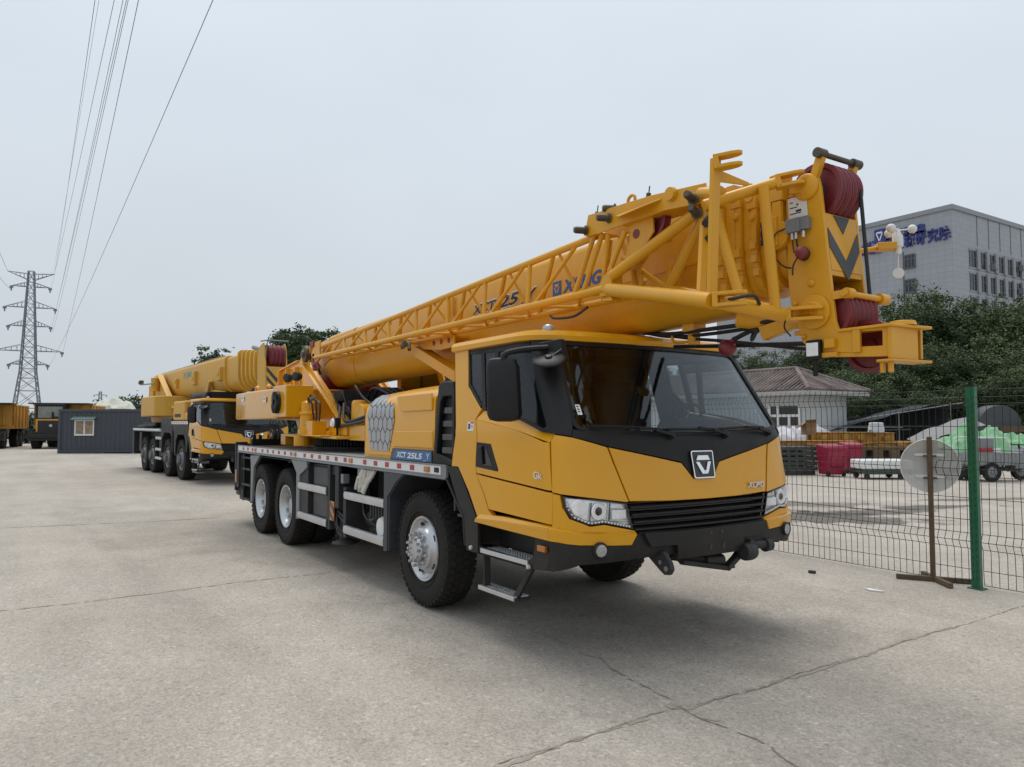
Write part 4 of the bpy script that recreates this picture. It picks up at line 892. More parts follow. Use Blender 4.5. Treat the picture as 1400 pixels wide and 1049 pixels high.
# counterweight slab
cp=[(-4.93,-1.20),(-6.6,-1.22),(-7.6,-1.17),(-8.15,-.95),(-8.38,-.5),(-8.42,0)]; cp2=cp+[(x,-y) for x,y in cp[::-1][1:]]
m=MB(); m.xy(cp2,1.79,2.255); cw=CB(m,'counterweight',YEL,bevel=.03,seg=3,ang=30)
for x in (-6.9,-6.2): 
    m=MB(); m.pipe([(x-.09,-.98,2.25),(x-.09,-.98,2.31),(x-.05,-.98,2.35),(x+.05,-.98,2.35),(x+.09,-.98,2.31),(x+.09,-.98,2.25)],.022,8); m.build('lifting_eye',YEL,cw)
m=MB(); m.box(-6.15,-5.9,-1.02,-.9,2.25,2.30); m.lathe([(.06,-.05),(.065,.02),(.05,.06),(0,.07)],(-7.4,-.9,2.30),(0,0,1),14); m.build('counterweight_bolt',DARK,cw,bevel=.01)
m=MB(); m.xy([(-4.90,-1.262),(-4.25,-1.262),(-4.25,-.86),(-4.90,-.86)],1.815,2.275); pb=CB(m,'winch_box',YEL,bevel=.015)
m=MB(); c_=V((-4.64,-1.27,2.03)); m.lathe([(.0,-.01),(.15,-.01),(.165,.0),(.16,.025),(.10,.05),(.04,.03),(0,.03)],c_,(0,-1,0),28)
for i in range(26):
    a=2*PI*i/26; m.cbox(c_+V((.105*math.cos(a),-.03,.105*math.sin(a))),(.11,.05,.012),Matrix.Rotation(-a,3,'Y'))
m.build('cooling_fan',BLK,pb,bevel=0)
for x,z in ((-4.72,2.40),(-4.28,2.40)):
    m=MB(); y=-1.10; m.beam((x,y+.05,2.2),(x,y+.05,2.38),.05,.03,(0,1,0)); m.m=1; m.lathe([(0,-.06),(.05,-.06),(.068,-.02),(.07,.03),(.055,.045),(0,.05)],(x,y,z),(.35,-1,0),20); CB(m,'work_lamp',[YEL,DARK],bevel=0)
# slew motor, hoses, lamps on the platform
m=MB(); c_=(-4.12,-.98); m.lathe([(.14,1.56),(.14,1.64),(.11,1.66),(.11,1.84),(.13,1.85),(.13,1.88),(.10,1.90),(.10,2.02),(.05,2.05),(0,2.06)],(c_[0],c_[1],0),(0,0,1),24); m.box(-4.0,-3.72,-1.05,-.85,1.56,1.76); m.lathe([(.12,0),(.12,.16),(.08,.17),(0,.18)],(-4.30,-1.0,1.40),(0,0,1),18); m.box(-4.5,-3.3,-1.08,-.8,1.545,1.565); m.box(-3.95,-3.6,-.86,-.66,1.56,1.62); m.tube((-4.3,-.9,1.60),(-3.7,-.75,1.66),.035,10)
CB(m,'slewing_motor',YEL,bevel=.008)
m=MB()
for i,(dx,dz) in enumerate(((0,0),(.16,.03),(.32,-.03))): m.pipe([(-4.06+dx*.2,-1.0,2.02),(-3.98+dx*.6,-1.02,2.09+dz),(-3.84+dx,-1.03,2.05+dz),(-3.78+dx,-1.03,1.93),(-3.80+dx*.7,-1.0,1.76)],.013,8)
m.pipe([(-3.7,-.6,2.0),(-3.3,-.75,1.78),(-2.9,-.8,1.75),(-2.4,-.7,1.85)],.022,8); m.pipe([(-3.8,-.62,1.95),(-3.4,-.78,1.72),(-3.0,-.84,1.70),(-2.3,-.75,1.78)],.022,8)
CB(m,'hydraulic_hose',HOSE,bevel=0)
m=MB(); m.box(-3.40,-3.22,-.90,-.82,1.66,1.80); m.beam((-3.31,-.84,1.56),(-3.31,-.84,1.67),.03,.03); wl=CB(m,'platform_lamp',BLK,bevel=.012)
m=MB(); m.lathe([(.0,.0),(.045,-.012),(.062,.004),(.066,.012)],(-3.31,-.915,1.73),(0,1,0),20); m.build('lamp_lens',LENSW,wl)
m=MB(); m.lathe([(.12,1.56),(.12,2.0),(.10,2.04),(0,2.05)],(-3.35,-.50,0),(0,0,1),20); m.lathe([(.16,-.2),(.16,.2)],(-2.75,-.55,1.82),(0,1,0),20); m.box(-3.05,-2.2,-.78,-.3,1.50,1.70); m.box(-2.6,-1.6,-.7,.7,1.40,1.65); CB(m,'hydraulic_pump_set',YEL,bevel=.01)
m=MB(); a,b=V((-3.05,0,1.66)),V((-.75,0,2.44)); m.tube(a,a.lerp(b,.72),.14,20); m.m=1; m.tube(a.lerp(b,.72),b,.095,18); CB(m,'luffing_cylinder',[DARK,CHROME],bevel=0)
# operator's cab on the far flank
m=MB(); oc=[(-4.6,1.35),(-3.05,1.35),(-2.75,1.62),(-2.95,2.20),(-3.25,2.72),(-4.5,2.72),(-4.6,2.5)]; m.xz(oc,.62,.66); m.xz(oc,1.21,1.25); m.box(-4.6,-3.05,.62,1.25,1.35,1.42); m.box(-4.5,-3.2,.60,1.27,2.70,2.76); m.box(-4.62,-4.56,.62,1.25,1.4,2.72); ocab=CB(m,'operator_cab',YEL,bevel=.012)
m=MB(); m.xz([(-4.45,1.75),(-3.02,1.75),(-3.05,2.12),(-3.32,2.62),(-4.45,2.62)],.608,.614); m.prism([(-2.73,.66,1.66),(-2.73,1.21,1.66),(-2.95,1.21,2.2),(-2.95,.66,2.2)],(.006,0,0)); m.prism([(-2.95,.66,2.22),(-2.95,1.21,2.22),(-3.25,1.21,2.70),(-3.25,.66,2.70)],(.006,0,.003)); m.build('operator_glass',GLD,ocab,bevel=0)
m=MB(); m.xz([(-3.75,1.75),(-3.70,1.75),(-3.70,2.62),(-3.75,2.62)],.60,.607); m.box(-4.1,-3.6,.75,1.1,1.5,1.95); m.build('operator_seat',DARK,ocab,bevel=.01)
# ================================================================== telescopic boom
def zt(x): return 3.275+.028*x
def zb(x): return 2.43+.028*x
def bsect(x,wd,top,bot,r=.07,sp=.47):
    h=top-bot; zm=bot+h*sp; pts=[(wd,zm)]
    pts=[(wd,zm),(wd,top-r)]
    for i in range(1,5):
        a=PI/2*i/4; pts.append((wd-r*(1-math.cos(a)),top-r+r*math.sin(a)))
    low=[]
    for i in range(1,9):
        a=PI/2*i/8; low.append((wd*math.cos(a)**.62,zm-(zm-bot)*math.sin(a)**.95))
    ring=[V((x,-y,z)) for y,z in pts]+[V((x,y,z)) for y,z in pts[::-1]]
    lowL=[V((x,y,z)) for y,z in low]; lowR=[V((x,-y,z)) for y,z in low[::-1][1:]]
    return ring+lowL+lowR
W=.275
m=MB(); m.loft([bsect(-6.05,W*.8,zt(-6.05)-.1,zb(-6.05)+.36),bsect(-5.75,W*.93,zt(-5.75)-.02,zb(-5.75)+.16),bsect(-5.3,W,zt(-5.3),zb(-5.3)+.03),bsect(-4.6,W,zt(-4.6),zb(-4.6)),bsect(-1.5,W,zt(-1.5),zb(-1.5)),bsect(1.2,W,zt(1.2),zb(1.2)),bsect(2.84,W,zt(2.84),zb(2.84))])
boom=CB(m,'boom',BOOMY,bevel=0,ang=30)
m=MB()
for (xa,xb,g_) in ((-5.28,-4.2,.008),):
    m.loft([bsect(xa,W+g_,zt(xa)+g_,zb(xa)+.03-g_),bsect(-4.62,W+g_,zt(-4.62)+g_,zb(-4.62)-g_),bsect(xb,W+g_,zt(xb)+g_,zb(xb)-g_)])
m.build('boom_foot_sleeve',BOOMY,boom,ang=30)
m=MB()   # weld bead along the side and spacer plates
m.beam((-4.0,-W-.003,zb(-4)+.40),(2.8,-W-.003,zb(2.8)+.40),.008,.008); m.build('weld_seam',BOOMY,boom)
# collars of the inner sections
tops=[(2.84,W+.02,.03),(2.965,.255,.02),(3.085,.235,.0),(3.20,.215,-.015)]
for i,(x,wd,dz) in enumerate(tops):
    m=MB(); tz=zt(x)+dz-.012*i; bz=zb(x)+.012+.035*i
    m.loft([bsect(x,wd,tz,bz),bsect(x+.045,wd,tz,bz)]); 
    m.loft([bsect(x+.045,wd-.035,tz-.04,bz+.05),bsect(x+.125,wd-.035,tz-.04,bz+.05)])
    m.box(x-.03,x+.05,-wd-.012,-wd+.06,tz-.14,tz-.02); m.box(x-.02,x+.055,-wd*.6,-wd*.2,tz-.02,tz+.05); m.box(x-.02,x+.055,wd*.2,wd*.6,tz-.02,tz+.05)
    m.tube((x+.0,-wd-.022,tz-.06),(x+.0,-wd+.02,tz-.06),.035,14); m.tube((x+.02,-wd-.02,tz-.20),(x+.02,-wd+.02,tz-.20),.022,12)
    for q in range(3):
        z=bz+.16+q*.09; yy=-wd*math.cos(max(0,(.40-(z-bz)))/.40*1.2)**.62 if z-bz<.38 else -wd; m.cbox((x+.03,yy-.006,z),(.05,.05,.055))
    m.build('section_collar',BOOMY,boom,bevel=.005)
m=MB(); m.box(3.245,3.345,-.235,-.12,zt(3.2)-.16,zt(3.2)+.02); m.cbox((3.25,-.225,3.0),(.11,.05,.20)); m.box(3.26,3.33,-.235,-.2,2.9,3.2); m.lathe([(.10,-.03),(.10,.02)],(3.28,-.2,2.98),(0,1,0),20); m.build('locking_block',BOOMY,boom,bevel=.005); m=MB(); m.box(3.185,3.265,-.2565,-.25,2.92,3.08)
for q in range(3):
    for j in range(2): m.cbox((3.20+j*.05,-.257,2.94+q*.06),(.032,.008,.04))
m.build('cable_clamp',DARK,boom,bevel=.005)
# tip plates
hp=[(3.345,2.65),(3.335,3.215),(3.43,3.275),(3.455,3.325),(3.53,3.335),(3.585,3.29),(3.60,3.22),(3.635,2.82),(3.682,2.36),(3.70,2.302),(3.84,2.302),(3.84,2.145),(3.66,2.165),(3.54,2.165),(3.445,2.245),(3.41,2.36),(3.365,2.48)]
for k in (-1,1):
    m=MB(); m.xz(hp,min(k*.19,k*.162),max(k*.19,k*.162)); m.lathe([(.0,.05),(.06,.05),(.065,.03),(.11,.025),(.11,0)],(3.545,k*.19,2.43),(0,k,0),24); m.beam((3.40,k*.225,2.44),(3.56,k*.225,2.435),.05,.05); m.lathe([(.0,.04),(.05,.035),(.085,.02),(.09,0)],(3.50,k*.19,3.25),(0,k,0),20)
    m.beam((3.40,k*.21,3.27),(3.50,k*.21,3.25),.04,.09); m.lathe([(0,.02),(.016,.02),(.03,.0)],(3.52,k*.19,2.62),(0,k,0),10); m.lathe([(0,.02),(.012,.02),(.022,.0)],(3.40,k*.19,2.50),(0,k,0),10); m.lathe([(0,.02),(.012,.02),(.022,.0)],(3.46,k*.19,2.28),(0,k,0),10); m.box(3.62,3.69,min(k*.19,k*.225),max(k*.19,k*.225),2.19,2.25)
    m.build('boom_tip_plate',BOOMY,boom,bevel=.006)
def fx(z): return 3.635+.098*(2.82-z)
m=MB(); m.prism([(fx(3.06),-.162,3.06),(fx(3.06),.162,3.06),(fx(2.69),.162,2.69),(fx(2.69),-.162,2.69)],(-.02,0,0)); 
m.m=1
def chev(zc,w0,th,drop):   # V shape: arms from the edges down to the middle
    for k in (-1,1):
        P=[(w0*k,zc),(w0*k,zc-th),(0,zc-th-drop),(0,zc-drop)]
        m.prism([(fx(z)+.002,y,z) for y,z in P],(.003,0,0))
chev(2.965,.160,.125,.205)
m.prism([(fx(3.055)+.002,-.085,3.055),(fx(3.055)+.002,.085,3.055),(fx(2.94)+.002,0,2.94)],(.003,0,0))
m.build('chevron_plate',[BOOMY,CWGREY],boom,bevel=0)
m=MB(); m.box(fx(2.69)-.2,fx(2.69)-.002,-.162,.162,2.655,2.69); m.box(3.36,3.40,-.162,.162,2.45,3.2); m.box(3.36,3.6,-.162,.162,2.30,2.33); m.build('boom_tip_web',BOOMY,boom,bevel=.004)
def sheave(c,r,wd,name='sheave',par=None):
    m=MB(); h=wd/2; m.lathe([(.0,-h*.7),(r*.25,-h*.7),(r*.28,-h*.3),(r*.78,-h*.25),(r*.84,-h),(r,-h),(r*.985,-h*.6),(r*.88,0),(r*.985,h*.6),(r,h),(r*.84,h),(r*.78,h*.25),(r*.28,h*.3),(r*.25,h*.7),(0,h*.7)],c,(0,1,0),40); return m.build(name,REDS,par or boom,ang=35)
for y in (-.095,-.035,.025,.085): sheave((3.515,y,3.225),.190,.052)
m=MB(); m.tube((3.515,-.16,3.225),(3.515,.16,3.225),.07,20); m.build('sheave_axle',BRNZ,boom)
for i in range(6): sheave((3.60,-.125+.05*i,2.42),.165,.046)
m=MB(); 
for k in (-1,1): m.beam((3.535,k*.175,3.27),(3.605,k*.175,3.44),.04,.05,(1,0,0))
m.m=1; m.tube((3.605,-.20,3.442),(3.605,.20,3.442),.018,12); m.lathe([(0,-.04),(.032,-.04),(.032,.04),(0,.04)],(3.605,-.19,3.442),(0,1,0),14); m.lathe([(0,-.04),(.032,-.04),(.032,.04),(0,.04)],(3.605,.19,3.442),(0,1,0),14); m.build('rope_guard',[BOOMY,BRNZ],boom)
m=MB(); m.beam((3.66,-.18,2.52),(3.745,-.13,2.53),.03,.05); m.tube((3.745,-.20,2.525),(3.745,.24,2.52),.020,12); m.lathe([(0,-.05),(.036,-.05),(.036,.03),(0,.03)],(3.745,.235,2.52),(0,1,0),16); m.lathe([(0,-.03),(.034,-.03),(.034,.03),(0,.03)],(3.745,-.14,2.527),(0,1,0),16); m.build('rope_guard',BOOMY,boom)
m=MB(); m.tube((3.695,.09,3.235),(3.70,.165,2.50),.0125,8); m.build('hoist_rope',ROPE,boom)
# nose bracket with its lower sheave
m=MB()
for k in (-1,1):
    y=k*.185; a,b=min(y,y-.025*k),max(y,y-.025*k)
    m.xz([(3.84,2.302),(4.02,2.29),(4.02,2.112),(3.66,2.135),(3.66,2.165),(3.84,2.15),(3.84,2.185),(3.98,2.18),(3.98,2.27),(3.84,2.275)],a,b)
    m.box(3.80,3.85,min(y+.02*k,y),max(y+.02*k,y),2.15,2.30)
m.box(4.02,4.045,-.20,.085,2.10,2.295)
m.xy([(3.70,-.205),(4.06,-.215),(4.07,.0),(4.095,.155),(4.075,.165),(4.02,.155),(3.70,.19)],2.286,2.304)
m.xy([(3.95,-.205),(4.06,-.215),(4.07,.0),(4.09,.155),(4.07,.165),(4.0,.155),(3.95,.19)],2.082,2.098)
m.lathe([(0,.03),(.07,.028),(.08,.0)],(4.0,0,2.306),(0,0,1),20)
for x in (3.97,4.02): m.tube((x,-.17,2.10),(x,-.17,2.02),.016,10)
m.box(3.52,3.70,-.215,-.185,2.135,2.165)
m.build('nose_bracket',BOOMY,boom,bevel=.005)
sheave((3.80,0,2.20),.165,.06)
# fittings on the near tip plate: load chart, junction box, red lamp, work lamp
m=MB(); yy=-.1935; m.xz([(3.358,3.205),(3.498,3.205),(3.508,3.065),(3.366,3.065)],yy-.003,yy); m.m=1
for k,z in enumerate((3.175,3.14,3.10)): m.xz([(3.375,z),(3.40+.03*k,z),(3.40+.03*k,z-.006),(3.375,z-.006)],yy-.005,yy-.002)
m.xz([(3.42,3.118),(3.46,3.118),(3.46,3.105),(3.42,3.105)],yy-.005,yy-.002); m.xz([(3.425,3.158),(3.44,3.158),(3.44,3.148),(3.425,3.148)],yy-.005,yy-.002); m.m=2; m.xz([(3.354,3.212),(3.502,3.212),(3.502,3.206),(3.354,3.206)],yy-.003,yy)
m.build('load_chart',[WHT,DARK,REDR],boom)
m=MB(); m.box(3.372,3.475,-.245,-.192,2.965,3.055); m.box(3.475,3.53,-.235,-.192,2.97,3.05); m.m=1
for x in (3.405,3.435,3.49): m.tube((x,-.22,2.965),(x,-.22,2.92),.011,8)
m.m=2
for x,d in ((3.405,.02),(3.435,.05),(3.44,.04)): m.pipe([(x,-.22,2.92),(x+.01,-.225,2.87),(x+d,-.23,2.83)],.005,6)
m.pipe([(3.37,-.22,3.01),(3.30,-.26,2.97),(3.285,-.26,2.85),(3.34,-.235,2.76),(3.38,-.2,2.74)],.006,6)
m.pipe([(3.46,-.24,2.80),(3.43,-.25,2.74),(3.425,-.25,2.68)],.006,6)
m.build('junction_box',[LGREY,SILV,HOSE],boom,bevel=.004)
m=MB(); m.lathe([(.04,-.02),(.045,.03),(.03,.06)],(3.475,-.2,2.815),(.3,-1,.1),16); m.m=1; m.lathe([(.045,.03),(.04,.055),(.02,.07),(0,.075)],(3.475,-.2,2.815),(.3,-1,.1),16); m.build('warning_lamp',[DARK,REDS],boom)
m=MB(); m.box(3.50,3.60,-.235,-.20,2.125,2.25); m.beam((3.55,-.21,2.13),(3.55,-.21,2.02),.03,.02); m.m=1; m.box(3.508,3.592,-.247,-.234,2.145,2.232); m.build('tip_work_lamp',[BLK,LENSW],boom,bevel=.012)
m=MB(); m.pipe([(3.45,-.2,2.2),(3.42,-.21,2.12),(3.47,-.21,2.08),(3.50,-.21,2.14)],.005,6); m.pipe([(3.36,-.2,2.46),(3.33,-.22,2.36),(3.38,-.22,2.29)],.005,6); m.build('loose_cable',HOSE,boom)
# wind gauge on an arm at the far plate
m=MB(); m.tube((3.50,.17,2.86),(3.60,.42,2.905),.018,10); m.cbox((3.64,.46,2.915),(.12,.10,.05),Matrix.Rotation(R(45),3,'Z')); an=m.build('wind_gauge',BOOMY,boom,bevel=.006)
m=MB(); c_=V((3.70,.50,2.93)); m.lathe([(.0,-.075),(.022,-.07),(.022,-.03),(.034,-.02),(.034,.05),(.022,.07),(.015,.10),(0,.105)],c_,(0,0,1),18)
for i in range(3):
    a=R(35)+2*PI*i/3; d=V((math.cos(a),math.sin(a),0)); p=c_+V((0,0,.092)); m.tube(p,p+d*.075,.006,6); m.ball(p+d*.090,.030,12)
m.tube(c_+V((0,0,-.07)),c_+V((0,0,-.18)),.004,6); m.lathe([(.0,-.004),(.036,-.004),(.036,.004),(0,.004)],c_+V((0,0,-.20)),(.5,-.8,.1),18); m.build('anemometer',WHT,an)
# side lettering
m=MB(); yy=-W-.004
ky=[(1,0,.028),(0,0,1)]
def bt(t,x,z,wd,h,mi,lift,fat,sh=.25): 
    m.m=mi; text_mesh(m,t,(x,yy,z),(1,0,.028),(0,0,1),wd,h,shear=sh,fat=fat,lift=lift,ext=.001)
for (t,x,z,wd,h) in (('XCT',-.66,2.905,.50,.105),('25',-.12,2.912,.40,.125),('_',.30,2.905,.10,.012),('Y',.42,2.93,.15,.105)):
    bt(t,x-.012,z-.012,wd+.024,h+.024 if t!='_' else h,0,0,.05); bt(t,x,z,wd,h,1,.0015,.03)
m.build('model_lettering',[WHT,BLKG],boom,recalc=False); m=MB()
def bp_(pts,mi,l): 
    m.m=mi; m.xz(pts,yy-.001-l,yy-l)
bp_([(.835,2.905),(.965,2.91),(.965,3.04),(.835,3.035)],2,0); bp_([(.862,3.012),(.938,3.015),(.915,2.985),(.885,2.984)],3,.0015); bp_([(.855,2.99),(.875,2.98),(.895,2.945),(.89,2.925)],3,.0015); bp_([(.945,2.99),(.925,2.98),(.905,2.945),(.91,2.925)],3,.0015)
bt('XCMG',.985,2.912,.56,.12,2,0,.035,.25)
m.build('maker_lettering',[WHT,BLKG,BLUE2,BOOMY],boom,recalc=False)
m=MB(); m.box(-2.32,-2.20,yy-.002,yy,2.80,2.86); m.build('warning_sticker',WHT,boom)
# hooks, fairlead and ropes under / over the boom
m=MB(); m.box(2.30,2.36,-.04,.04,2.34,2.50); m.box(2.27,2.39,-.07,.07,2.44,2.50); m.pipe([(2.33,-.02,2.37),(2.22,-.02,2.365),(2.13,-.02,2.38),(2.11,-.02,2.43)],.012,8); m.build('boom_rest_block',BOOMY,boom,bevel=.005)
m=MB(); m.tube((2.86,-.12,2.47),(3.05,-.02,2.43),.06,14); m.prism([(3.02,-.10,2.40),(3.30,-.10,2.44),(3.42,-.10,2.46),(3.42,-.10,2.34),(3.30,-.10,2.36),(3.06,-.10,2.30)],(0,.06,0)); m.build('rope_fairlead',BOOMY,boom,bevel=.006)
m=MB()
for dy,dz in ((-.03,0),(.03,.01),(.0,-.02)): m.pipe([(3.15,dy-.05,2.43+dz),(2.6,dy-.05,2.43+dz*1.5),(2.1,dy,2.445+dz),(1.75,dy+.03,2.49)],.014,8)
m.pipe([(3.46,-.05,2.20),(2.7,-.02,2.33),(2.3,0,2.39),(1.8,.03,2.485)],.013,8)
m.pipe([(3.12,-.08,2.40),(2.94,-.06,2.385),(2.75,-.03,2.34)],.018,8)
m.build('hoist_rope',ROPE,boom)
m=MB(); m.ball((2.68,-.02,2.285),.068,20,(1,1,.92)); m.tube((2.71,-.02,2.32),(2.76,-.03,2.345),.02,10); m.build('rope_weight',REDS,boom)
m=MB(); m.ball((2.97,-.06,2.39),.036,10); m.pipe([(2.97,-.06,2.41),(3.01,-.1,2.37),(2.99,-.12,2.31),(2.96,-.09,2.33),(2.95,-.05,2.38)],.012,6); m.build('rope_clamp',ROPE,boom)
m=MB(); m.pipe([(3.45,-.1,2.245),(2.6,.05,2.31),(2.0,.12,2.36)],.016,8); m.build('hoist_rope',ROPE,boom)
# small fittings on the boom back
for x in (-2.9,-1.75):
    m=MB(); m.box(x-.03,x+.03,-.06,.06,zt(x)-.01,zt(x)+.05); m.build('boom_fitting',BRNZ,boom,bevel=.004)
for x in (-1.22,-1.08):
    m=MB(); m.tube((x,-W-.022,2.95),(x,-W-.022,3.17),.015,8); m.build('guide_rod',BOOMY,boom)

for (x,z,w_,h_,mt_) in ((-3.55,2.72,.10,.07,WHT),(-.95,2.82,.07,.09,WHT),(1.75,2.98,.10,.06,WHT),(2.3,3.12,.07,.07,AMB),(-2.9,3.05,.06,.06,AMB)):
    m=MB(); m.box(x,x+w_,-W-.004,-W-.001,z,z+h_); m.m=1; m.box(x+.01,x+w_*.6,-W-.0055,-W-.003,z+h_*.3,z+h_*.42); m.box(x+.01,x+w_*.8,-W-.0055,-W-.003,z+h_*.6,z+h_*.7); m.build('warning_sticker',[mt_,DARK],boom)
for (x,z) in ((-.95,1.70),(-5.6,2.05),(-7.0,2.10)):
    if x>-2: continue
    m=MB(); m.box(x,x+.16,-1.2235,-1.221,z,z+.09); m.m=1; m.box(x+.02,x+.10,-1.2245,-1.222,z+.05,z+.065); m.build('warning_sticker',[WHT,DARK],cw)

m=MB(); m.box(-5.3,-3.9,-.40,.50,1.56,2.05); m.box(-4.9,-4.2,-.45,.45,2.05,2.22); m.box(-3.75,-3.15,-.42,.45,1.62,2.02)
for i in range(6): m.tube((-5.2+.27*i,-.42,1.62),(-5.15+.27*i,-.43,2.02),.02,8)
CB(m,'hydraulic_manifold',DARK,bevel=.012)
m=MB(); rs_=random.Random(6)
for i in range(9):
    x=-4.9+.17*i; z=1.75+rs_.uniform(0,.35); m.pipe([(x,-.44,z),(x+.10,-.54+rs_.uniform(-.05,.03),z+.16),(x+.30,-.52,z+.05-rs_.uniform(0,.2)),(x+.42+rs_.uniform(0,.2),-.47,z-.12)],.016,7)
for i in range(4): m.pipe([(-3.9,-.2+.1*i,2.0),(-3.5,-.25+.1*i,2.22),(-3.0,-.2+.1*i,2.1),(-2.5,-.15+.1*i,1.9)],.02,7)
CB(m,'manifold_hose',HOSE,bevel=0)
m=MB(); m.tube((-5.55,-.45,2.35),(-5.55,.45,2.35),.16,24); m.lathe([(.17,-.02),(.30,-.02),(.30,.02),(.17,.02)],(-5.55,-.45,2.35),(0,1,0),28); m.lathe([(.17,-.02),(.30,-.02),(.30,.02),(.17,.02)],(-5.55,.45,2.35),(0,1,0),28); CB(m,'hoist_winch',REDS,bevel=0)
m=MB(); m.box(-6.9,-5.95,-.50,.50,2.0,2.5); CB(m,'rear_gear_cover',DARK,bevel=.03)
# ================================================================== lattice jib stowed along the near side of the boom
def Tc(x): return V((x,-.62-.0*x,2.925+.0495*(x+3.85)))
def Nc(x): return V((x,-.655-.004*(x+4.8),2.731+.0035*(x+4.8)))
def Ic(x): return V((x,-.45+.004*(x+4.8),2.722))
m=MB(); m.tube(Tc(-4.72),Tc(1.90),.030,12); jib=CB(m,'lattice_jib',BOOMY,bevel=0)
def J(fn,name='jib_member',mt=BOOMY,bevel=0,**k):
    m=MB(); fn(m); return m.build(name,mt,jib,bevel=bevel,**k)
def chord(m): m.tube(Nc(-4.80),Nc(2.08),.034,12)
J(chord,'lower_chord')
def chord(m): m.tube(Ic(-4.75),Ic(2.45),.028,12)
J(chord,'lower_chord')
def near(m):
    for i in range(8):
        xt=-3.69+.775*i; xb=-3.54+.757*i
        if i<7: m.tube(Tc(xt),Nc(xb),.021,8)
        xd=-3.44+.757*i; xe=-3.00+.775*i
        if i<7: m.tube(Nc(xd),Tc(xe),.017,8)
    m.tube(Nc(-4.1),Tc(-3.75),.016,8); m.tube(Nc(-4.45),Tc(-4.15),.016,8)
J(near,'near_lacing')
def far(m):
    for i in range(7):
        m.tube(Tc(-3.33+.775*i),Ic(-3.72+.757*i),.021,8); m.tube(Tc(-3.27+.775*i),Ic(-3.05+.757*i+.0),.014,8)
J(far,'far_lacing')
def bot(m):
    for i in range(9):
        x=-4.3+.757*i; m.tube(Nc(x),Ic(x+.42),.014,8); m.tube(Ic(x+.42),Nc(x+.757),.014,8)
J(bot,'bottom_lacing')
# rear end brackets
def rear(m):
    m.xz([(-5.0,2.80),(-4.85,2.97),(-4.62,2.98),(-4.60,2.70),(-4.9,2.62)],-.66,-.63); m.xz([(-5.0,2.80),(-4.85,2.97),(-4.62,2.98),(-4.60,2.70),(-4.9,2.62)],-.50,-.47); m.box(-4.95,-4.85,-.66,-.45,2.75,2.80)
J(rear,'jib_end_plate',BOOMY,.004)
def rear(m):
    m.lathe([(.03,-.05),(.085,-.05),(.06,0),(.085,.05),(.03,.05)],(-4.93,-.60,2.86),(0,1,0),20); m.box(-5.02,-4.86,-.68,-.58,2.90,2.99); m.pipe([(-4.9,-.66,2.72),(-4.8,-.68,2.60),(-4.68,-.68,2.64),(-4.62,-.66,2.55)],.03,8); m.pipe([(-5.0,-.6,2.66),(-4.88,-.64,2.56),(-4.75,-.62,2.6)],.035,8)
J(rear,'jib_hook',REDS)
# knee plates
def knee(m): m.prism([(2.02,-.70,2.70),(2.165,-.70,2.685),(2.165,-.70,2.90),(2.13,-.70,2.90),(2.02,-.70,2.79)],(0,.03,0)); m.prism([(2.05,-.70,2.66),(2.20,-.73,2.64),(2.18,-.60,2.64),(2.05,-.60,2.66)],(0,0,.02)); m.box(2.155,2.175,-.71,-.60,2.66,2.91); m.lathe([(0,.025),(.03,.025),(.035,0)],(2.10,-.70,2.755),(0,-1,0),14)
J(knee,'knee_plate',BOOMY,.004)
def knee(m): m.prism([(2.38,-.43,2.70),(2.53,-.43,2.68),(2.53,-.43,2.90),(2.50,-.43,2.90)],(0,.03,0)); m.box(2.52,2.54,-.46,-.36,2.66,2.90)
J(knee,'knee_plate',BOOMY,.004)
# flared end frame
OL=V((3.36,-.93,2.462)); IL=V((3.42,-.36,2.415)); KN=V((2.14,-.70,2.735)); KI=V((2.48,-.43,2.715)); AP=V((2.98,-.60,3.17)); OT=V((3.33,-.80,3.13)); IT=V((3.40,-.34,3.285))
J(lambda m:m.tube(KN,OL,.052,14),'frame_tube'); J(lambda m:m.tube(KI,IL+V((-.06,-.02,.04)),.038,12),'frame_tube')
J(lambda m:m.tube(KN+V((.03,0,.10)),AP,.042,12),'frame_tube'); J(lambda m:m.tube(KI+V((.03,0,.02)),AP+V((.02,.03,0)),.036,12),'frame_tube')
J(lambda m:m.tube(OL+V((0,.02,0)),IL,.046,14),'frame_tube')
J(lambda m:m.beam(V((3.33,-.905,2.47)),V((3.39,-.92,3.33)),.035,.065,(0,1,0)),'frame_post',bevel=.006)
J(lambda m:m.beam(V((3.20,-.86,2.50)),V((3.06,-.66,3.12)),.035,.055,(0,1,0)),'frame_post',bevel=.006)
J(lambda m:m.tube(V((3.12,-.62,3.10)),V((3.33,-.62,2.44)),.034,12),'frame_tube'); J(lambda m:m.tube(V((3.39,-.48,3.24)),V((3.42,-.42,2.43)),.034,12),'frame_tube')
J(lambda m:m.tube(V((3.16,-.78,3.12)),IT,.036,12),'frame_tube')
def fork(c,d,wd=.075,ln=.16,th=.022,up=V((0,0,1))):
    d=V(d).normalized(); c=V(c)
    def f(m):
        s_=d.cross(up).normalized()
        for k in (-1,1):
            o=c+up*(k*.034); pts=[]
            for (a,b) in ((-.02,-1),(.55,-1),(.85,-.75),(1,-.3),(1,.3),(.85,.75),(.55,1),(-.02,1)): pts.append(o+d*(ln*a)+s_*(wd*.5*b)-up*(th/2))
            m.prism(pts,up*th)
        m.beam(c-d*.02,c+d*.012,wd,.09,up)
    return f
J(fork((3.40,-.92,3.30),(.62,.55,.10),.09,.15),'pin_fork',BOOMY,.005); J(fork(IT,(.62,.55,.12),.085,.16),'pin_fork',BOOMY,.005)
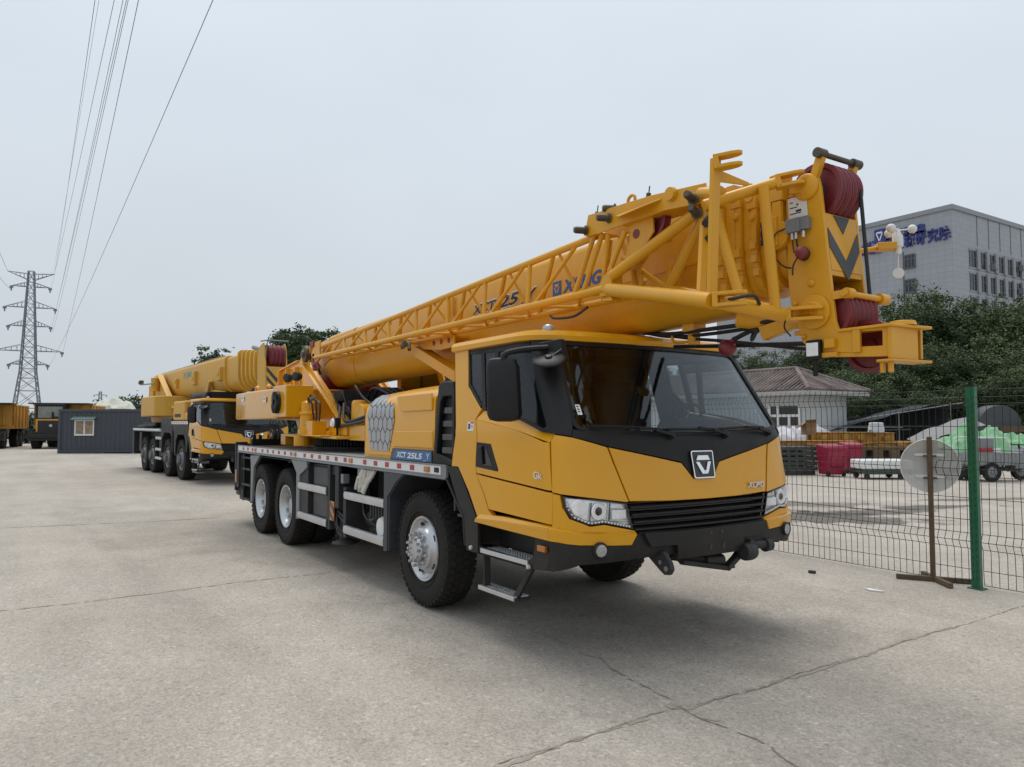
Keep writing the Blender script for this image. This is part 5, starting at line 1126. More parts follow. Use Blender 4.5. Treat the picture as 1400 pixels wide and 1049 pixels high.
J(fork(OL+V((.03,.0,0)),(.72,.45,.02),.085,.18),'pin_fork',BOOMY,.005); J(fork(IL+V((.03,.04,0)),(.80,.40,.0),.085,.20),'pin_fork',BOOMY,.005)
def f(m):   # tapered gusset under the top fork
    m.prism([(3.37,-.88,3.27),(3.36,-.88,3.20),(3.38,-.62,3.215),(3.38,-.62,3.235)],(.014,.0,.0))
J(f,'gusset',BOOMY,.003)
# fabricated top beam with its sheave and pins
def bm_(m):
    a=V((1.86,-.60,3.285)); b=V((3.30,-.60,3.25))
    pa=[(1.83,3.215),(1.88,3.37),(2.02,3.365),(2.30,3.36),(2.62,3.345),(3.10,3.30),(3.10,3.17),(2.62,3.215),(2.2,3.20),(2.0,3.195)]
    m.xz(pa,-.695,-.68); m.xz(pa,-.50,-.485)
    m.box(2.25,3.06,-.69,-.49,3.205,3.22); m.prism([(2.22,-.70,3.275),(2.70,-.70,3.285),(2.62,-.80,3.24),(2.36,-.80,3.225)],(0,0,.012)); m.box(1.85,2.0,-.69,-.49,3.20,3.212)
J(bm_,'jib_top_beam',BOOMY,.004)
def bm_(m): m.tube((3.04,-.66,3.24),(3.22,-.70,3.19),.055,14); m.lathe([(0,.03),(.045,.03),(.05,0)],(2.80,-.697,3.30),(0,-1,0),16)
J(bm_,'beam_socket',BOOMY)
sheave((2.50,-.585,3.20),.150,.06,par=jib)
def arm(m): 
    for y in (-.635,-.55): m.xz([(2.30,3.22),(2.55,3.22),(2.56,3.10),(2.30,2.86),(2.22,2.90),(2.30,3.08)],y-.008,y+.008)
    for y in (-.645,): 
        m.m=1; m.lathe([(0,.004),(.035,.004),(.035,0)],(2.38,y,3.12),(0,-1,0),14); m.lathe([(0,.004),(.02,.004),(.02,0)],(2.27,y,2.93),(0,-1,0),12)
J(arm,'sheave_arm',[BOOMY,REDS],.003)
for p,d in (((1.86,-.70,3.25),(-.35,-1,0)),((2.14,-.70,3.285),(-.35,-1,0)),((2.12,-.62,3.375),(-.5,-1,.0)),((3.02,-.72,3.20),(.25,-1,.25)),((3.05,-.72,3.10),(.3,-1,.25))):
    J(lambda m:m.lathe([(.0,.10),(.022,.10),(.028,.085),(.028,.012),(.04,.01),(.04,0)],V(p),V(d).normalized(),14),'locking_pin',BRNZ)
for (a_,b_,c_,d_) in (((3.0,-.48,3.16),(3.06,-.56,3.11),(3.05,-.56,3.115),(3.12,-.72,3.02)),((3.03,-.48,3.05),(3.09,-.56,2.995),(3.08,-.56,3.0),(3.14,-.72,2.91))):
    def pin(m): m.tube(c_,d_,.032,12,r2=.026); m.m=1; m.tube(a_,V(c_)+V((.01,0,0)),.036,12)
    J(pin,'catch_pin',[ROPE,BOOMY])
for x in (1.87,2.46):
    def clip(m): m.tube((x,-.60,3.355),(x+.01,-.6,3.41),.018,8); m.tube((x+.01,-.6,3.405),(x+.02,-.6,3.46),.005,6)
    J(clip,'retaining_clip',BRNZ)
J(lambda m:m.pipe([(2.24,-.6,3.36),(2.25,-.6,3.42),(2.29,-.6,3.44),(2.32,-.6,3.42),(2.32,-.6,3.36)],.012,8),'lifting_loop',BOOMY)
def vv(m):
    for (a,b) in (((1.90,-.65,3.21),(1.70,-.69,2.77)),((2.0,-.65,3.20),(1.81,-.69,2.77)),((2.06,-.64,3.19),(2.03,-.66,2.88)),((2.28,-.66,3.16),(2.13,-.69,2.88)),((2.04,-.5,3.19),(2.20,-.45,2.74)),((1.92,-.5,3.19),(1.75,-.44,2.74)),((2.12,-.55,3.0),(2.46,-.43,2.73)),((2.20,-.56,3.15),(2.22,-.5,2.72)),((2.26,-.56,3.15),(2.28,-.5,2.72))): m.tube(a,b,.020,8)
J(vv,'knee_lacing')
J(lambda m:m.pipe([(1.75,-.6,2.66),(1.5,-.55,2.62),(1.2,-.52,2.64),(1.1,-.5,2.68)],.012,6),'jib_rope',ROPE)
J(lambda m:m.pipe([(3.40,-.85,2.47),(3.47,-.7,2.50),(3.44,-.6,2.46)],.011,8),'loose_link',ROPE)
# carrier bracket on the boom that holds the jib
def br(m):
    m.xz([(-1.72,2.76),(-.72,2.68),(-.72,2.56),(-1.05,2.55),(-1.60,2.60)],-.475,-.455); m.box(-1.70,-.75,-.60,-.28,2.665,2.69); m.m=1
    for x in (-1.20,-1.02,-.84): m.lathe([(0,.004),(.03,.004),(.03,0)],(x,-.476,2.64),(0,-1,0),14)
    m.m=0; m.hexa([(-1.62,-.52,2.52),(-1.62,-.36,2.52),(-.62,-.36,2.16),(-.62,-.52,2.16),(-1.62,-.52,2.64),(-1.62,-.36,2.64),(-.62,-.36,2.28),(-.62,-.52,2.28)])
m=MB(); br(m); m.build('jib_carrier',[BOOMY,REDS],boom,bevel=.006)
m=MB(); m.pipe([(-1.72,-.60,2.70),(-1.66,-.66,2.62),(-1.58,-.62,2.66),(-1.50,-.64,2.58)],.022,8); m.build('carrier_latch',BRNZ,boom)
# the white slings hanging under the deck edge
sl_=thing('sling_bundle','bundle of white slings hanging under the deck rail of the front crane','sling',(-1.35,-1.2,1.0))
rs=random.Random(3)
for i in range(6):
    m=MB(); x=-1.44+.058*i; xe=x-.20-.012*i+rs.uniform(-.02,.02); pts=[]
    for k in range(9):
        t=k/8; pts.append(V((x+(xe-x)*t**1.1+rs.uniform(-.006,.006),-1.215-.015*math.sin(t*3+i),1.222-(1.222-(.985+rs.uniform(-.03,.03)))*t)))
    m.pipe(pts,.022,8); m.build('sling',CLOTH,sl_)
# ================================================================== the second crane, parked behind with its boom pointing the same way
RZ2=.052
crane2=thing('mobile_crane','four-axle yellow truck crane parked behind, with grey wheel rims and no lattice jib','crane',(-18.2,.97,0),RZ2)
ORG[crane2.name]=V((0,0,0))
for o in cab_parts:
    if o.name.split('.')[0] in ('side_mirror',): pass
    copy_tree(o,crane2)
def C2(mb,name,mt,par=None,bevel=0,**k): return mb.build(name,mt,par or crane2,bevel=bevel,**k)
RIM2=mat('rim_grey',(.20,.20,.205),.5,metal=.3,var=.15,scale=8,dirt=.3,dcol=(.1,.09,.08))
w2=make_wheel(crane2,Rt=.62,wdt=.36,rr=.33,front=True,loc=(-.3,-1.05,.62),rimm=RIM2)
for x in (-2.2,-4.6,-6.05): copy_wheel(w2,(x,-1.05,.62),crane2)
for x in (-.3,-2.2,-4.6,-6.05): copy_wheel(w2,(x,1.05,.62),crane2,True)
m=MB(); m.box(-8.3,-2.9,-1.24,1.24,1.44,1.54); m.m=1; m.box(-8.3,-3.4,-1.255,-1.24,1.47,1.535); d2=C2(m,'deck',[LGREY,WHT],bevel=.01)
m=MB(); m.box(-8.2,1.9,-.5,.5,.75,1.3); m.box(-8.4,-8.1,-1.24,1.24,.65,1.5); m.box(-8.5,-8.2,-1.2,-.9,.55,1.0); m.box(-7.2,-6.8,-1.2,1.2,.7,1.4); m.box(-3.9,-2.95,-1.15,1.15,.6,1.4); m.box(-1.5,-.9,-1.15,1.15,.7,1.2); m.box(-8.2,2.0,-.9,.9,1.2,1.42)
for x in (-.3,-2.2,-4.6,-6.05): m.tube((x,-.9,.62),(x,.9,.62),.1,10)
C2(m,'chassis_frame',DARK,bevel=.01)
for k in (-1,1):
    m=MB(); a,b=min(k*1.26,k*.75),max(k*1.26,k*.75)
    m.xz([(-3.05,1.90),(-1.55,1.90),(-1.45,1.55),(-1.35,.85),(-1.42,.80),(-1.52,1.28),(-1.75,1.42),(-2.6,1.42),(-2.95,1.2),(-3.0,.75),(-3.1,.75)],a,b)
    C2(m,'wheel_housing',DARK,bevel=.015)
for k in (-1,1):
    m=MB(); a,b=min(k*1.25,k*.75),max(k*1.25,k*.75)
    m.xz([(-1.55,1.80),(.62,1.80),(.62,1.35),(.50,.90),(.40,.85),(.34,1.2),(.1,1.38),(-.7,1.38),(-.95,1.2),(-1.0,.75),(-1.10,.75),(-1.25,1.45),(-1.55,1.6)],a,b)
    m.m=1; m.xz([(-1.55,1.70),(.6,1.70),(.6,1.79),(-1.55,1.79)],min(k*1.262,k*1.25),max(k*1.262,k*1.25)); m.m=2
    x=-1.4
    while x<.5: m.xz([(x,1.72),(x+.1,1.72),(x+.1,1.77),(x,1.77)],min(k*1.266,k*1.262),max(k*1.266,k*1.262)); x+=.28
    C2(m,'front_mudguard',[BLK,WHT,REDR],bevel=.01)
m=MB()
for (xa,xb,z) in ((-3.95,-3.05,1.18),(-3.95,-3.05,.80),(-3.95,-3.05,.50)): m.box(xa,xb,-1.27,-1.2,z,z+.09)
C2(m,'side_guard_rail',SILV,bevel=.015)
m=MB(); m.box(-1.55,-.05,-1.22,1.22,1.80,2.42); m.box(-.05,.55,-1.22,1.22,1.80,2.05); m.m=0; C2(m,'engine_cover',PALEY,bevel=.06,seg=3)
m=MB(); m.xz([(-1.3,1.92),(-.5,1.92),(-.5,2.02),(-1.3,2.02)],-1.226,-1.215); C2(m,'model_plate',BLK)
m=MB(); m.box(-.6,1.35,-.9,.5,2.46,2.66); m.tube((-.6,-.85,2.56),(1.35,-.85,2.56),.10,14); C2(m,'spare_gear_tray',BLK,bevel=.02)
def z2t(x): return 3.70
m=MB(); W2=.42
def b2(x,wd,top,bot): return bsect(x,wd,top,bot,.12,.45)
m.loft([b2(-9.6,W2*.85,3.55,2.85),b2(-9.0,W2,3.68,2.66),b2(1.3,W2,3.74,2.62)]); bo2=C2(m,'boom',PALEY,ang=30)
m=MB(); m.loft([b2(1.3,W2-.05,3.70,2.68),b2(2.7,W2-.05,3.72,2.68)]); C2(m,'boom_section',PALEY,bo2,ang=30)
for i in range(5):
    m=MB(); x=2.62+.27*i; wd=W2+.02-.03*i; m.loft([b2(x,wd,3.80-.02*i,2.62+.04*i),b2(x+.10,wd,3.80-.02*i,2.62+.04*i)]); m.loft([b2(x+.10,wd-.06,3.72-.02*i,2.70+.04*i),b2(x+.28,wd-.06,3.72-.02*i,2.70+.04*i)]); C2(m,'section_collar',PALEY,bo2,bevel=.008,ang=35)
for k in (-1,1):
    m=MB(); m.xz([(4.0,2.62),(4.0,3.62),(4.2,3.80),(4.45,3.86),(4.55,3.7),(4.62,3.3),(4.68,2.6),(4.6,2.42),(4.2,2.42)],min(k*.30,k*.26),max(k*.30,k*.26)); C2(m,'boom_tip_plate',PALEY,bo2,bevel=.01)
m=MB(); m.prism([(4.64,-.26,3.22),(4.64,.26,3.22),(4.69,.26,2.60),(4.69,-.26,2.60)],(-.03,0,0)); m.m=1
for zc in (3.22,2.97,2.74):
    for k in (-1,1):
        P=[(.255*k,zc),(.255*k,zc-.12),(0,max(2.61,zc-.12-.30)),(0,zc-.30)]
        P=[(y,max(2.605,min(3.215,z))) for y,z in P]; m.prism([(4.64+(3.22-z)*.08+.004,y,z) for y,z in P],(.004,0,0))
C2(m,'chevron_plate',[PALEY,BLKG],bo2)
for y in (-.15,-.04,.07,.18): 
    m=MB(); r=.30; h=.05; m.lathe([(0,-h*.7),(r*.3,-h),(r*.8,-h*.4),(r,-h),(r*.88,0),(r,h),(r*.8,h*.4),(r*.3,h),(0,h*.7)],(4.42,y,3.52),(0,1,0),32); C2(m,'sheave',REDS,bo2,ang=35)
m=MB(); m.tube((3.0,-.1,3.86),(4.4,-.1,3.62),.06,12); m.tube((4.42,-.28,3.52),(4.42,.28,3.52),.07,12); m.tube((4.2,-.28,3.92),(4.75,-.28,3.90),.018,8); m.tube((4.75,-.28,3.90),(4.75,.28,3.90),.018,8); m.tube((4.75,-.28,3.9),(4.6,-.28,3.5),.015,8); C2(m,'rope_guide',LGREY,bo2)
for (x,s_) in ((.95,1.0),(-2.1,1.1),(-4.7,.8)):
    m=MB(); m.box(x-.16*s_,x+.16*s_,-W2-.10,-W2+.02,3.0,3.0+.42*s_); m.lathe([(.0,.015),(.07,.015),(.09,0)],(x,-W2-.10,3.22),(0,-1,0),14); C2(m,'boom_lug',PALEY,bo2,bevel=.02)
m=MB(); m.xz([(-.5,2.66),(-.1,3.05),(.1,3.02),(-.15,2.62)],-.55,-.45); m.tube((-.05,-.4,2.70),(1.2,-.35,2.62),.07,10); C2(m,'boom_rest',PALEY,bevel=.01)
m=MB(); text_mesh(m,'XCMG',(-3.9,-W2-.004,3.30),(1,0,0),(0,0,1),1.2,.2,fat=.03,ext=.001); C2(m,'boom_lettering',mat('faded_green',(.22,.38,.28),.6,var=.2),bo2)
m=MB(); m.tube((-8.9,-.2,3.72),(.5,-.2,3.80),.018,6); C2(m,'hoist_rope',LGREY,bo2)
for k in (-1,1):
    m=MB(); y=.58*k; m.xz([(-7.4,3.50),(-6.9,3.62),(-6.65,3.55),(-4.2,2.30),(-3.6,2.0),(-3.6,1.56),(-8.0,1.56),(-8.4,2.2),(-8.2,3.1)],min(y,y+.04*k),max(y,y+.04*k)); m.beam((-6.75,y+.05*k,3.58),(-4.1,y+.05*k,2.25),.20,.04,(1,0,1.8)); C2(m,'turret_plate',PALEY,bevel=.008)
m=MB(); m.xy([(-4.55,-1.22),(-6.6,-1.25),(-7.9,-1.05),(-8.6,-.5),(-8.6,.5),(-7.9,1.05),(-6.6,1.25),(-4.55,1.22),(-4.3,.9),(-4.3,-.9)],1.98,2.70); C2(m,'counterweight',PALEY,bevel=.05,seg=3)
m=MB(); m.lathe([(.8,1.54),(.8,1.72),(.7,1.74),(0,1.74)],(-5.6,0,0),(0,0,1),40); C2(m,'slewing_ring',DARK)
m=MB(); m.lathe([(.22,-.5),(.40,-.5),(.40,-.46),(.26,-.46),(.26,.46),(.40,.46),(.40,.5),(.22,.5)],(-8.15,0,2.95),(0,1,0),24); C2(m,'winch',PALEY,bevel=.01); m=MB(); m.lathe([(.16,0),(.16,.5),(.1,.52),(0,.52)],(-6.9,-.75,2.95),(0,0,1),16); C2(m,'accumulator',PALEY); m=MB(); m.box(-8.4,-7.6,-.7,-.5,2.7,3.2); C2(m,'winch_frame',PALEY,bevel=.01)
m=MB(); m.tube((-6.4,-.9,3.22),(-8.9,-.9,3.28),.03,8); m.m=1; m.box(-8.95,-8.8,-.98,-.82,3.28,3.45); m.ball((-9.1,-.9,3.36),.08,10); C2(m,'camera_mast',[LGREY,BRNZ],bevel=.01)
m=MB(); m.box(-7.6,-5.9,-1.0,-.3,1.56,1.76); m.tube((-8.0,-1.1,1.6),(-4.6,-1.12,1.7),.06,8); C2(m,'deck_gear',BLK,bevel=.03)
for k in (-1,1):
    m=MB(); m.box(.9,1.7,min(k*1.2,k*.9),max(k*1.2,k*.9),.58,.66); m.box(1.0,1.6,min(k*1.2,k*1.0),max(k*1.2,k*1.0),.30,.34); C2(m,'step_tread',LGREY,bevel=.005)
# its hook block stowed at the front bumper
m=MB(); hb=V((3.35,.45,1.28))
for y in (-.14,.14): m.lathe([(0,-.02),(.24,-.02),(.24,.02),(0,.02)],hb+V((0,y,.05)),(0,1,0),24)
m.m=1
for q in range(4): m.prism([hb+V((.2*math.cos(a),-.162,.05+.2*math.sin(a))) for a in (q*1.57+.2,q*1.57+.55,q*1.57+.9)]+[hb+V((0,-.162,.05))],(0,-.004,0))
m.m=0
for y in (-.08,0,.08): m.lathe([(0,-.03),(.21,-.03),(.18,0),(.21,.03),(0,.03)],hb+V((0,y,.05)),(0,1,0),20)
m.pipe([hb+V((.0,0,-.2)),hb+V((.0,0,-.34)),hb+V((.1,0,-.44)),hb+V((.2,0,-.36)),hb+V((.17,0,-.28))],.05,8)
for y in (-.1,-.03,.04,.11): m.tube(hb+V((-.12+y*.3,y,.2)),V((4.4+y,y*1.3,3.3)),.013,6)
m.m=2; m.ball(hb+V((-.28,-.3,.10)),.06,10)
C2(m,'hook_block',[DARK,AMB,CHROME],bevel=0)
m=MB(); m.box(2.35,3.2,.3,.6,.72,.84); C2(m,'hook_tether',DARK,bevel=.01)
# ================================================================== welded-mesh fence, green post
FY=4.07
GRN=mat('green_post',(.012,.13,.065),.38,var=.15,scale=6,coat=.2,dirt=.15,dcol=(.03,.09,.05))
WIRE=mat('dark_green_wire',(.012,.018,.016),.5,var=.3,scale=8)
fence=thing('mesh_fence','dark green welded wire mesh fence with one bright green post','fence',(2.4,FY,0))
def bend(z):   # V-folds that stiffen the panel
    for zc in (.48,1.24,2.0):
        if abs(z-zc)<.10: return -.045*(1-abs(z-zc)/.10)
    return 0
zs=[.03,.18,.38,.48,.58,.80,1.0,1.14,1.24,1.34,1.5,1.7,1.90,2.0,2.08,2.125]
m=MB()
p0=-.15-.0*2
rw=random.Random(12)
def panel_(x0_,x1_):
    m=MB(); n=int((x1_-x0_)/.075)
    for i in range(n+1):
        x=x0_+(x1_-x0_)*i/n; jx=rw.uniform(-.004,.004); m.pipe([(x+jx+rw.uniform(-.002,.002),FY+bend(z)+rw.uniform(-.004,.004),z) for z in zs],.0034,5)
    for z in (.03,.18,.40,.56,.70,.93,1.16,1.32,1.44,1.69,1.93,2.08): m.tube((x0_,FY+bend(z)+.005,z),(x1_,FY+bend(z)+.005,z),.0036,5)
    for zc in (.48,1.24,2.0): m.tube((x0_,FY+bend(zc)-.005,zc),(x1_,FY+bend(zc)-.005,zc),.0036,5)
    return m.build('mesh_panel',WIRE,fence,ang=80)
panel_(2.50,4.9); panel_(-.65,2.43); panel_(-3.7,-.70); panel_(-6.75,-3.75)
for px_,vis in ((2.465,1),(-3.72,0),(-6.80,0)):
    m=MB(); y=FY-.075; m.box(px_-.044,px_+.044,y-.03,y+.03,.006,2.115); m.box(px_-.008,px_+.008,y-.036,y-.029,.02,2.11); m.m=1; m.box(px_-.046,px_+.046,y-.032,y+.032,2.11,2.128); m.m=0; m.box(px_-.075,px_+.075,y-.06,y+.06,.004,.014)
    m.m=2
    for i in range(26): m.box(px_-.026,px_-.016,y-.0325,y-.029,.08+.075*i,.115+.075*i); m.box(px_+.016,px_+.026,y-.0325,y-.029,.10+.075*i,.13+.075*i)
    m.m=3
    for z in (.25,.52,.95,1.40,1.62,1.92): m.cbox((px_-.045,y+.0,z),(.012,.03,.02))
    m.build('fence_post',[GRN,BLK,mat('post_slot',(.01,.05,.03),.6) if 'post_slot' not in MATS else MATS['post_slot'],SILV],fence,bevel=.004)
# traffic mirror / sign seen from behind on a rusty stand
RUST=mat('rusty_steel',(.115,.08,.045),.75,var=.35,scale=9,bump=.4,dirt=.4,dcol=(.05,.03,.02))
SIGNB=mat('sign_back',(.56,.57,.56),.5,metal=.1,var=.12,scale=3,dirt=.25,dcol=(.26,.25,.23))
SIGNT=SIGNB.copy(); SIGNT.name='translucent_disc'; nt=SIGNT.node_tree; b_=nt.nodes['Principled BSDF']; b_.inputs['Alpha'].default_value=.66; b_.inputs['Roughness'].default_value=.3
sg=gnd(1276,795); sgn=thing('round_sign','round grey sign seen from behind on a rusty cross-foot stand','sign',sg)
def SG(m,name,mt,**k): return m.build(name,mt,sgn,**k)
d_=(CAM-sg); d_.z=0; d_.normalize(); e_=V((-d_.y,d_.x,0))
fd=(d_*.75+e_*.0).normalized()
top=sg+V((0,0,1.575)); m=MB(); m.beam(sg+V((0,0,.05)),top,.042,.042,(1,0,0)); SG(m,'sign_post',RUST,bevel=.004)
m=MB()
m.beam(sg+e_*.02+V((0,0,.03)),sg+e_*-.36+d_*.03+V((0,0,.03)),.05,.05); m.beam(sg+V((0,0,.03)),sg+e_*.40-d_*.03+V((0,0,.03)),.05,.05); m.beam(sg-d_*.30-e_*.10+V((0,0,.03)),sg+d_*.34+e_*.16+V((0,0,.032)),.05,.05)
SG(m,'cross_foot',RUST,bevel=.004)
c_=sg-d_*.04+V((0,0,1.255)); m=MB(); m.lathe([(.0,.0),(.272,.0),(.288,.008),(.292,.0),(.29,-.012),(.26,-.035),(0,-.06)],c_,d_,56); dsk=SG(m,'sign_disc',SIGNT)
m=MB(); m.lathe([(.284,.006),(.294,.010),(.297,.0),(.293,-.01),(.284,-.004)],c_,d_,56,closed=True); m.build('disc_rim',WHT,dsk)
for z in (.12,-.12):
    m=MB(); q=c_+d_*.008+V((0,0,z)); m.beam(q-e_*.15,q+e_*.15,.012,.028); m.build('back_rail',SILV,dsk,bevel=.003)
    m=MB(); q=c_+d_*.04+V((0,0,z-.012)); m.beam(q-e_*.055,q+e_*.055,.035,.02); m.lathe([(0,.012),(.012,.01),(.012,-.02)],q+e_*.055,d_,8); m.lathe([(0,.012),(.012,.01),(.012,-.02)],q-e_*.055,d_,8); m.build('clamp',RUST,sgn)
# ================================================================== site office container
CONT=mat('container_grey',(.052,.060,.076),.55,var=.15,scale=1.2,dirt=.2,dcol=(.09,.085,.08),streak=.2)
co_=gnd(80,620); ax=RT.copy(); ax.z=0; ax.normalize(); bk=V((-ax.y,ax.x,0)); 
cont=thing('site_office','dark grey corrugated container office with a small curtained window','container',co_)
def frm(o,u,v): return Matrix((u,v,V((0,0,1)))).transposed().to_4x4() if False else Matrix(((u.x,v.x,0,o.x),(u.y,v.y,0,o.y),(0,0,1,0),(0,0,0,1)))
FM=frm(co_,ax,bk)
def TB(M): 
    b=MB(); b.T=M; return b
m=TB(FM); Lc,Hc,Dc=7.2,2.55,2.4; pts=[]
x=0
while x<Lc-.2: pts+=[(x,0),(x+.10,0),(x+.14,.035),(x+.24,.035)]; x+=.28
pts.append((Lc,0)); pts+=[(Lc,Dc),(0,Dc)]
m.xy(pts,.14,Hc-.12); body=m.build('corrugated_shell',CONT,cont,ang=20)
m=TB(FM); m.box(-.04,Lc+.04,-.05,.12,Hc-.15,Hc+.0); m.box(-.04,Lc+.04,-.05,.12,.05,.20); m.box(-.05,.10,-.052,.13,.0,Hc); m.box(Lc-.1,Lc+.05,-.052,.13,.0,Hc); m.box(-.03,Lc+.03,0,Dc,Hc-.06,Hc-.01); m.box(-.05,.10,.131,Dc,Hc-.15,Hc-.001); m.build('container_frame',CONT,cont,bevel=.01)
m=TB(FM); wx0,wx1,wz0,wz1=.90,2.03,1.02,1.92
m.box(wx0,wx1,-.06,-.02,wz0,wz0+.09); m.box(wx0,wx1,-.06,-.02,wz1-.06,wz1); m.box(wx0,wx0+.07,-.06,-.02,wz0+.09,wz1-.06); m.box(wx1-.07,wx1,-.06,-.02,wz0+.09,wz1-.06); m.box((wx0+wx1)/2-.04,(wx0+wx1)/2+.04,-.058,-.02,wz0+.09,wz1-.06); win=m.build('window_frame',WHT,cont,bevel=.004)
CURT=mat('curtain',(.30,.235,.16),.8,var=.45,scale=5)
m=TB(FM); m.box(wx0+.05,wx1-.05,-.035,-.03,wz0+.05,wz1-.04); m.build('curtained_pane',CURT,win)
m=TB(FM); m.prism([(wx0-.1,-.04,wz1+.18),(wx1+.12,-.04,wz1+.18),(wx1+.12,-.32,wz1+.02),(wx0-.1,-.32,wz1+.02)],(0,0,.02)); m.build('awning',mat('awning_teal',(.12,.18,.17),.6),cont)
m=TB(FM); m.box(.1,2.6,.05,.3,.0,.13); m.box(4.2,4.45,.0,.3,0,.13); m.build('skid',LGREY,cont); 
# ================================================================== wide-body dump trucks beyond it
OY=mat('dump_yellow',(.60,.30,.03),.5,var=.15,scale=1.5,dirt=.3,dcol=(.22,.15,.08))
def dump_truck(name,label,o,rz):
    t=thing(name,label,'dump truck',o,rz,None); ORG[t.name]=V((0,0,0)); Bq=lambda m,n,mt,par=None,**k:m.build(n,mt,par or t,**k)
    # local: x forward, y left
    m=MB(); m.box(.2,1.0,-1.62,1.62,.55,1.15); m.box(.6,1.15,-1.5,1.5,.75,1.0); Bq(m,'bumper',BLK,bevel=.03)
    m=MB(); m.box(-1.2,.75,-1.15,.55,.9,1.98); m.box(.74,.79,-1.18,.58,1.92,2.02); m.box(.74,.79,.48,.58,1.15,1.95); m.box(.74,.79,-1.18,-1.08,1.15,1.95); fr=Bq(m,'front_cowl',OY,bevel=.02)
    m=MB(); m.box(.76,.80,-1.06,.46,1.15,1.90); gr=Bq(m,'radiator_grille',DARK)
    m=MB(); m.lathe([(0,.0),(.10,.0),(.10,-.03)],(.80,-.3,1.58),(1,0,0),14); m.box(.795,.805,-.4,-.2,1.55,1.60); m.build('grille_emblem',SILV,gr)
    m=MB(); m.box(-.9,.45,-1.30,.40,1.98,3.02); m.box(-1.0,.55,-1.36,.45,2.98,3.06); cab=Bq(m,'cab',DARK,bevel=.03)
    m=MB(); m.box(.455,.47,-1.18,.30,2.1,2.88); m.build('cab_window',mat('dusty_glass',(.20,.21,.19),.15,var=.25,scale=2) if 'dusty_glass' not in MATS else MATS['dusty_glass'],cab)
    m=MB(); m.box(.47,.52,-.32,-.20,2.0,2.5); m.box(.47,.50,-.2,.25,2.12,2.2); m.box(.47,.49,-1.24,-1.16,2.0,2.95); m.build('wiper_post',BLK,cab)
    m=MB(); m.box(-6.6,-1.3,-1.78,1.78,1.35,1.6); m.box(-6.6,-1.3,-1.78,-1.66,1.6,3.05); m.box(-6.6,-1.3,1.66,1.78,1.6,3.05); m.box(-1.42,-1.3,-1.78,1.78,1.6,3.12)
    for y in (-1.2,-.35,.5,1.2): m.box(-1.30,-1.22,y-.08,y+.08,1.6,3.0)
    for x in (-6.3,-5.6,-4.4,-3.2,-2.0):
        for k in (-1,1): m.box(x-.09,x+.09,min(k*1.78,k*1.87),max(k*1.78,k*1.87),1.4,3.0)
    m.box(-6.6,-1.45,-1.86,1.86,2.95,3.055); Bq(m,'dump_body',OY,bevel=.015); m=MB(); m.box(-1.5,.35,-1.8,1.85,3.06,3.14); Bq(m,'canopy',DARK,bevel=.01)
    m=MB(); m.box(-7.2,.5,-.5,.5,.7,1.3); Bq(m,'chassis',DARK)
    wt=None
    for x in (-.1,-4.6,-6.1):
        for k in (-1,1):
            m=MB(); p=(x,k*1.28,.66); m.lathe([(.36,-.24),(.60,-.25),(.655,-.2),(.66,0),(.655,.2),(.60,.25),(.36,.24)],p,(0,1,0),30,closed=True)
            for i in range(22):
                a=2*PI*i/22; m.cbox((p[0]+.66*math.cos(a),p[1],p[2]+.66*math.sin(a)),(.05,.46,.07),Matrix.Rotation(-a,3,'Y'))
            w_=Bq(m,'wheel',RUB); m=MB(); m.lathe([(.37,-.14),(.37,.14),(.2,.2),(0,.2)],p,(0,k,0),20); m.build('rim',DARK,w_)
    m=MB(); m.box(.2,.7,-1.75,-1.25,1.2,1.5); m.box(.4,.6,-1.72,-1.60,1.5,1.95); m.box(.1,.5,.7,1.7,1.2,1.75)
    return t
def face(o,px=0): return math.atan2(CAM.y-o.y,CAM.x-o.x)
o1=at(79,612,52); o1.z=0
t1=dump_truck('dump_truck','yellow dump truck with black grille facing out, half behind the container office',o1,face(o1)-.20)
o2=at(-30,612,51); o2.z=0
t2=dump_truck('dump_truck','yellow dump truck cut off by the left edge of the picture',o2,face(o2)-.20)
# heap under a pale tarpaulin, showing over the container
TARP=mat('pale_tarp',(.62,.61,.52),.8,var=.15,scale=1.2,bump=.4,bscale=4,dirt=.25,dcol=(.34,.36,.28))
r_=random.Random(8); o=at(154,612,62); o.z=0; th=thing('tarp_heap','pale tarpaulin stretched over a heap behind the container office','tarpaulin',o)
m=MB(); rows=[]; sd=ax
for k in range(13):
    row=[]
    for i in range(25):
        u=-1+2*i/24; v=-1+2*k/12; h=3.75*(1-.30*u*u-.25*v*v)-(.25 if k in(0,12) or i in (0,24) else 0)+r_.uniform(-.13,.13)+.12*math.sin(i*1.1)
        if abs(u)>.9 : h-=.4
        row.append(o+sd*(u*2.0)+bk*(v*1.6)+V((0,0,h)))
    rows.append(row)
m.grid(rows); m.build('tarpaulin',TARP,th,ang=25)
m=MB(); m.T=frm(o,ax,bk); m.box(-1.7,1.7,-1.4,1.4,0,2.9); m.build('heap',mat('heap_dark',(.06,.06,.05),.9,var=.4),th)
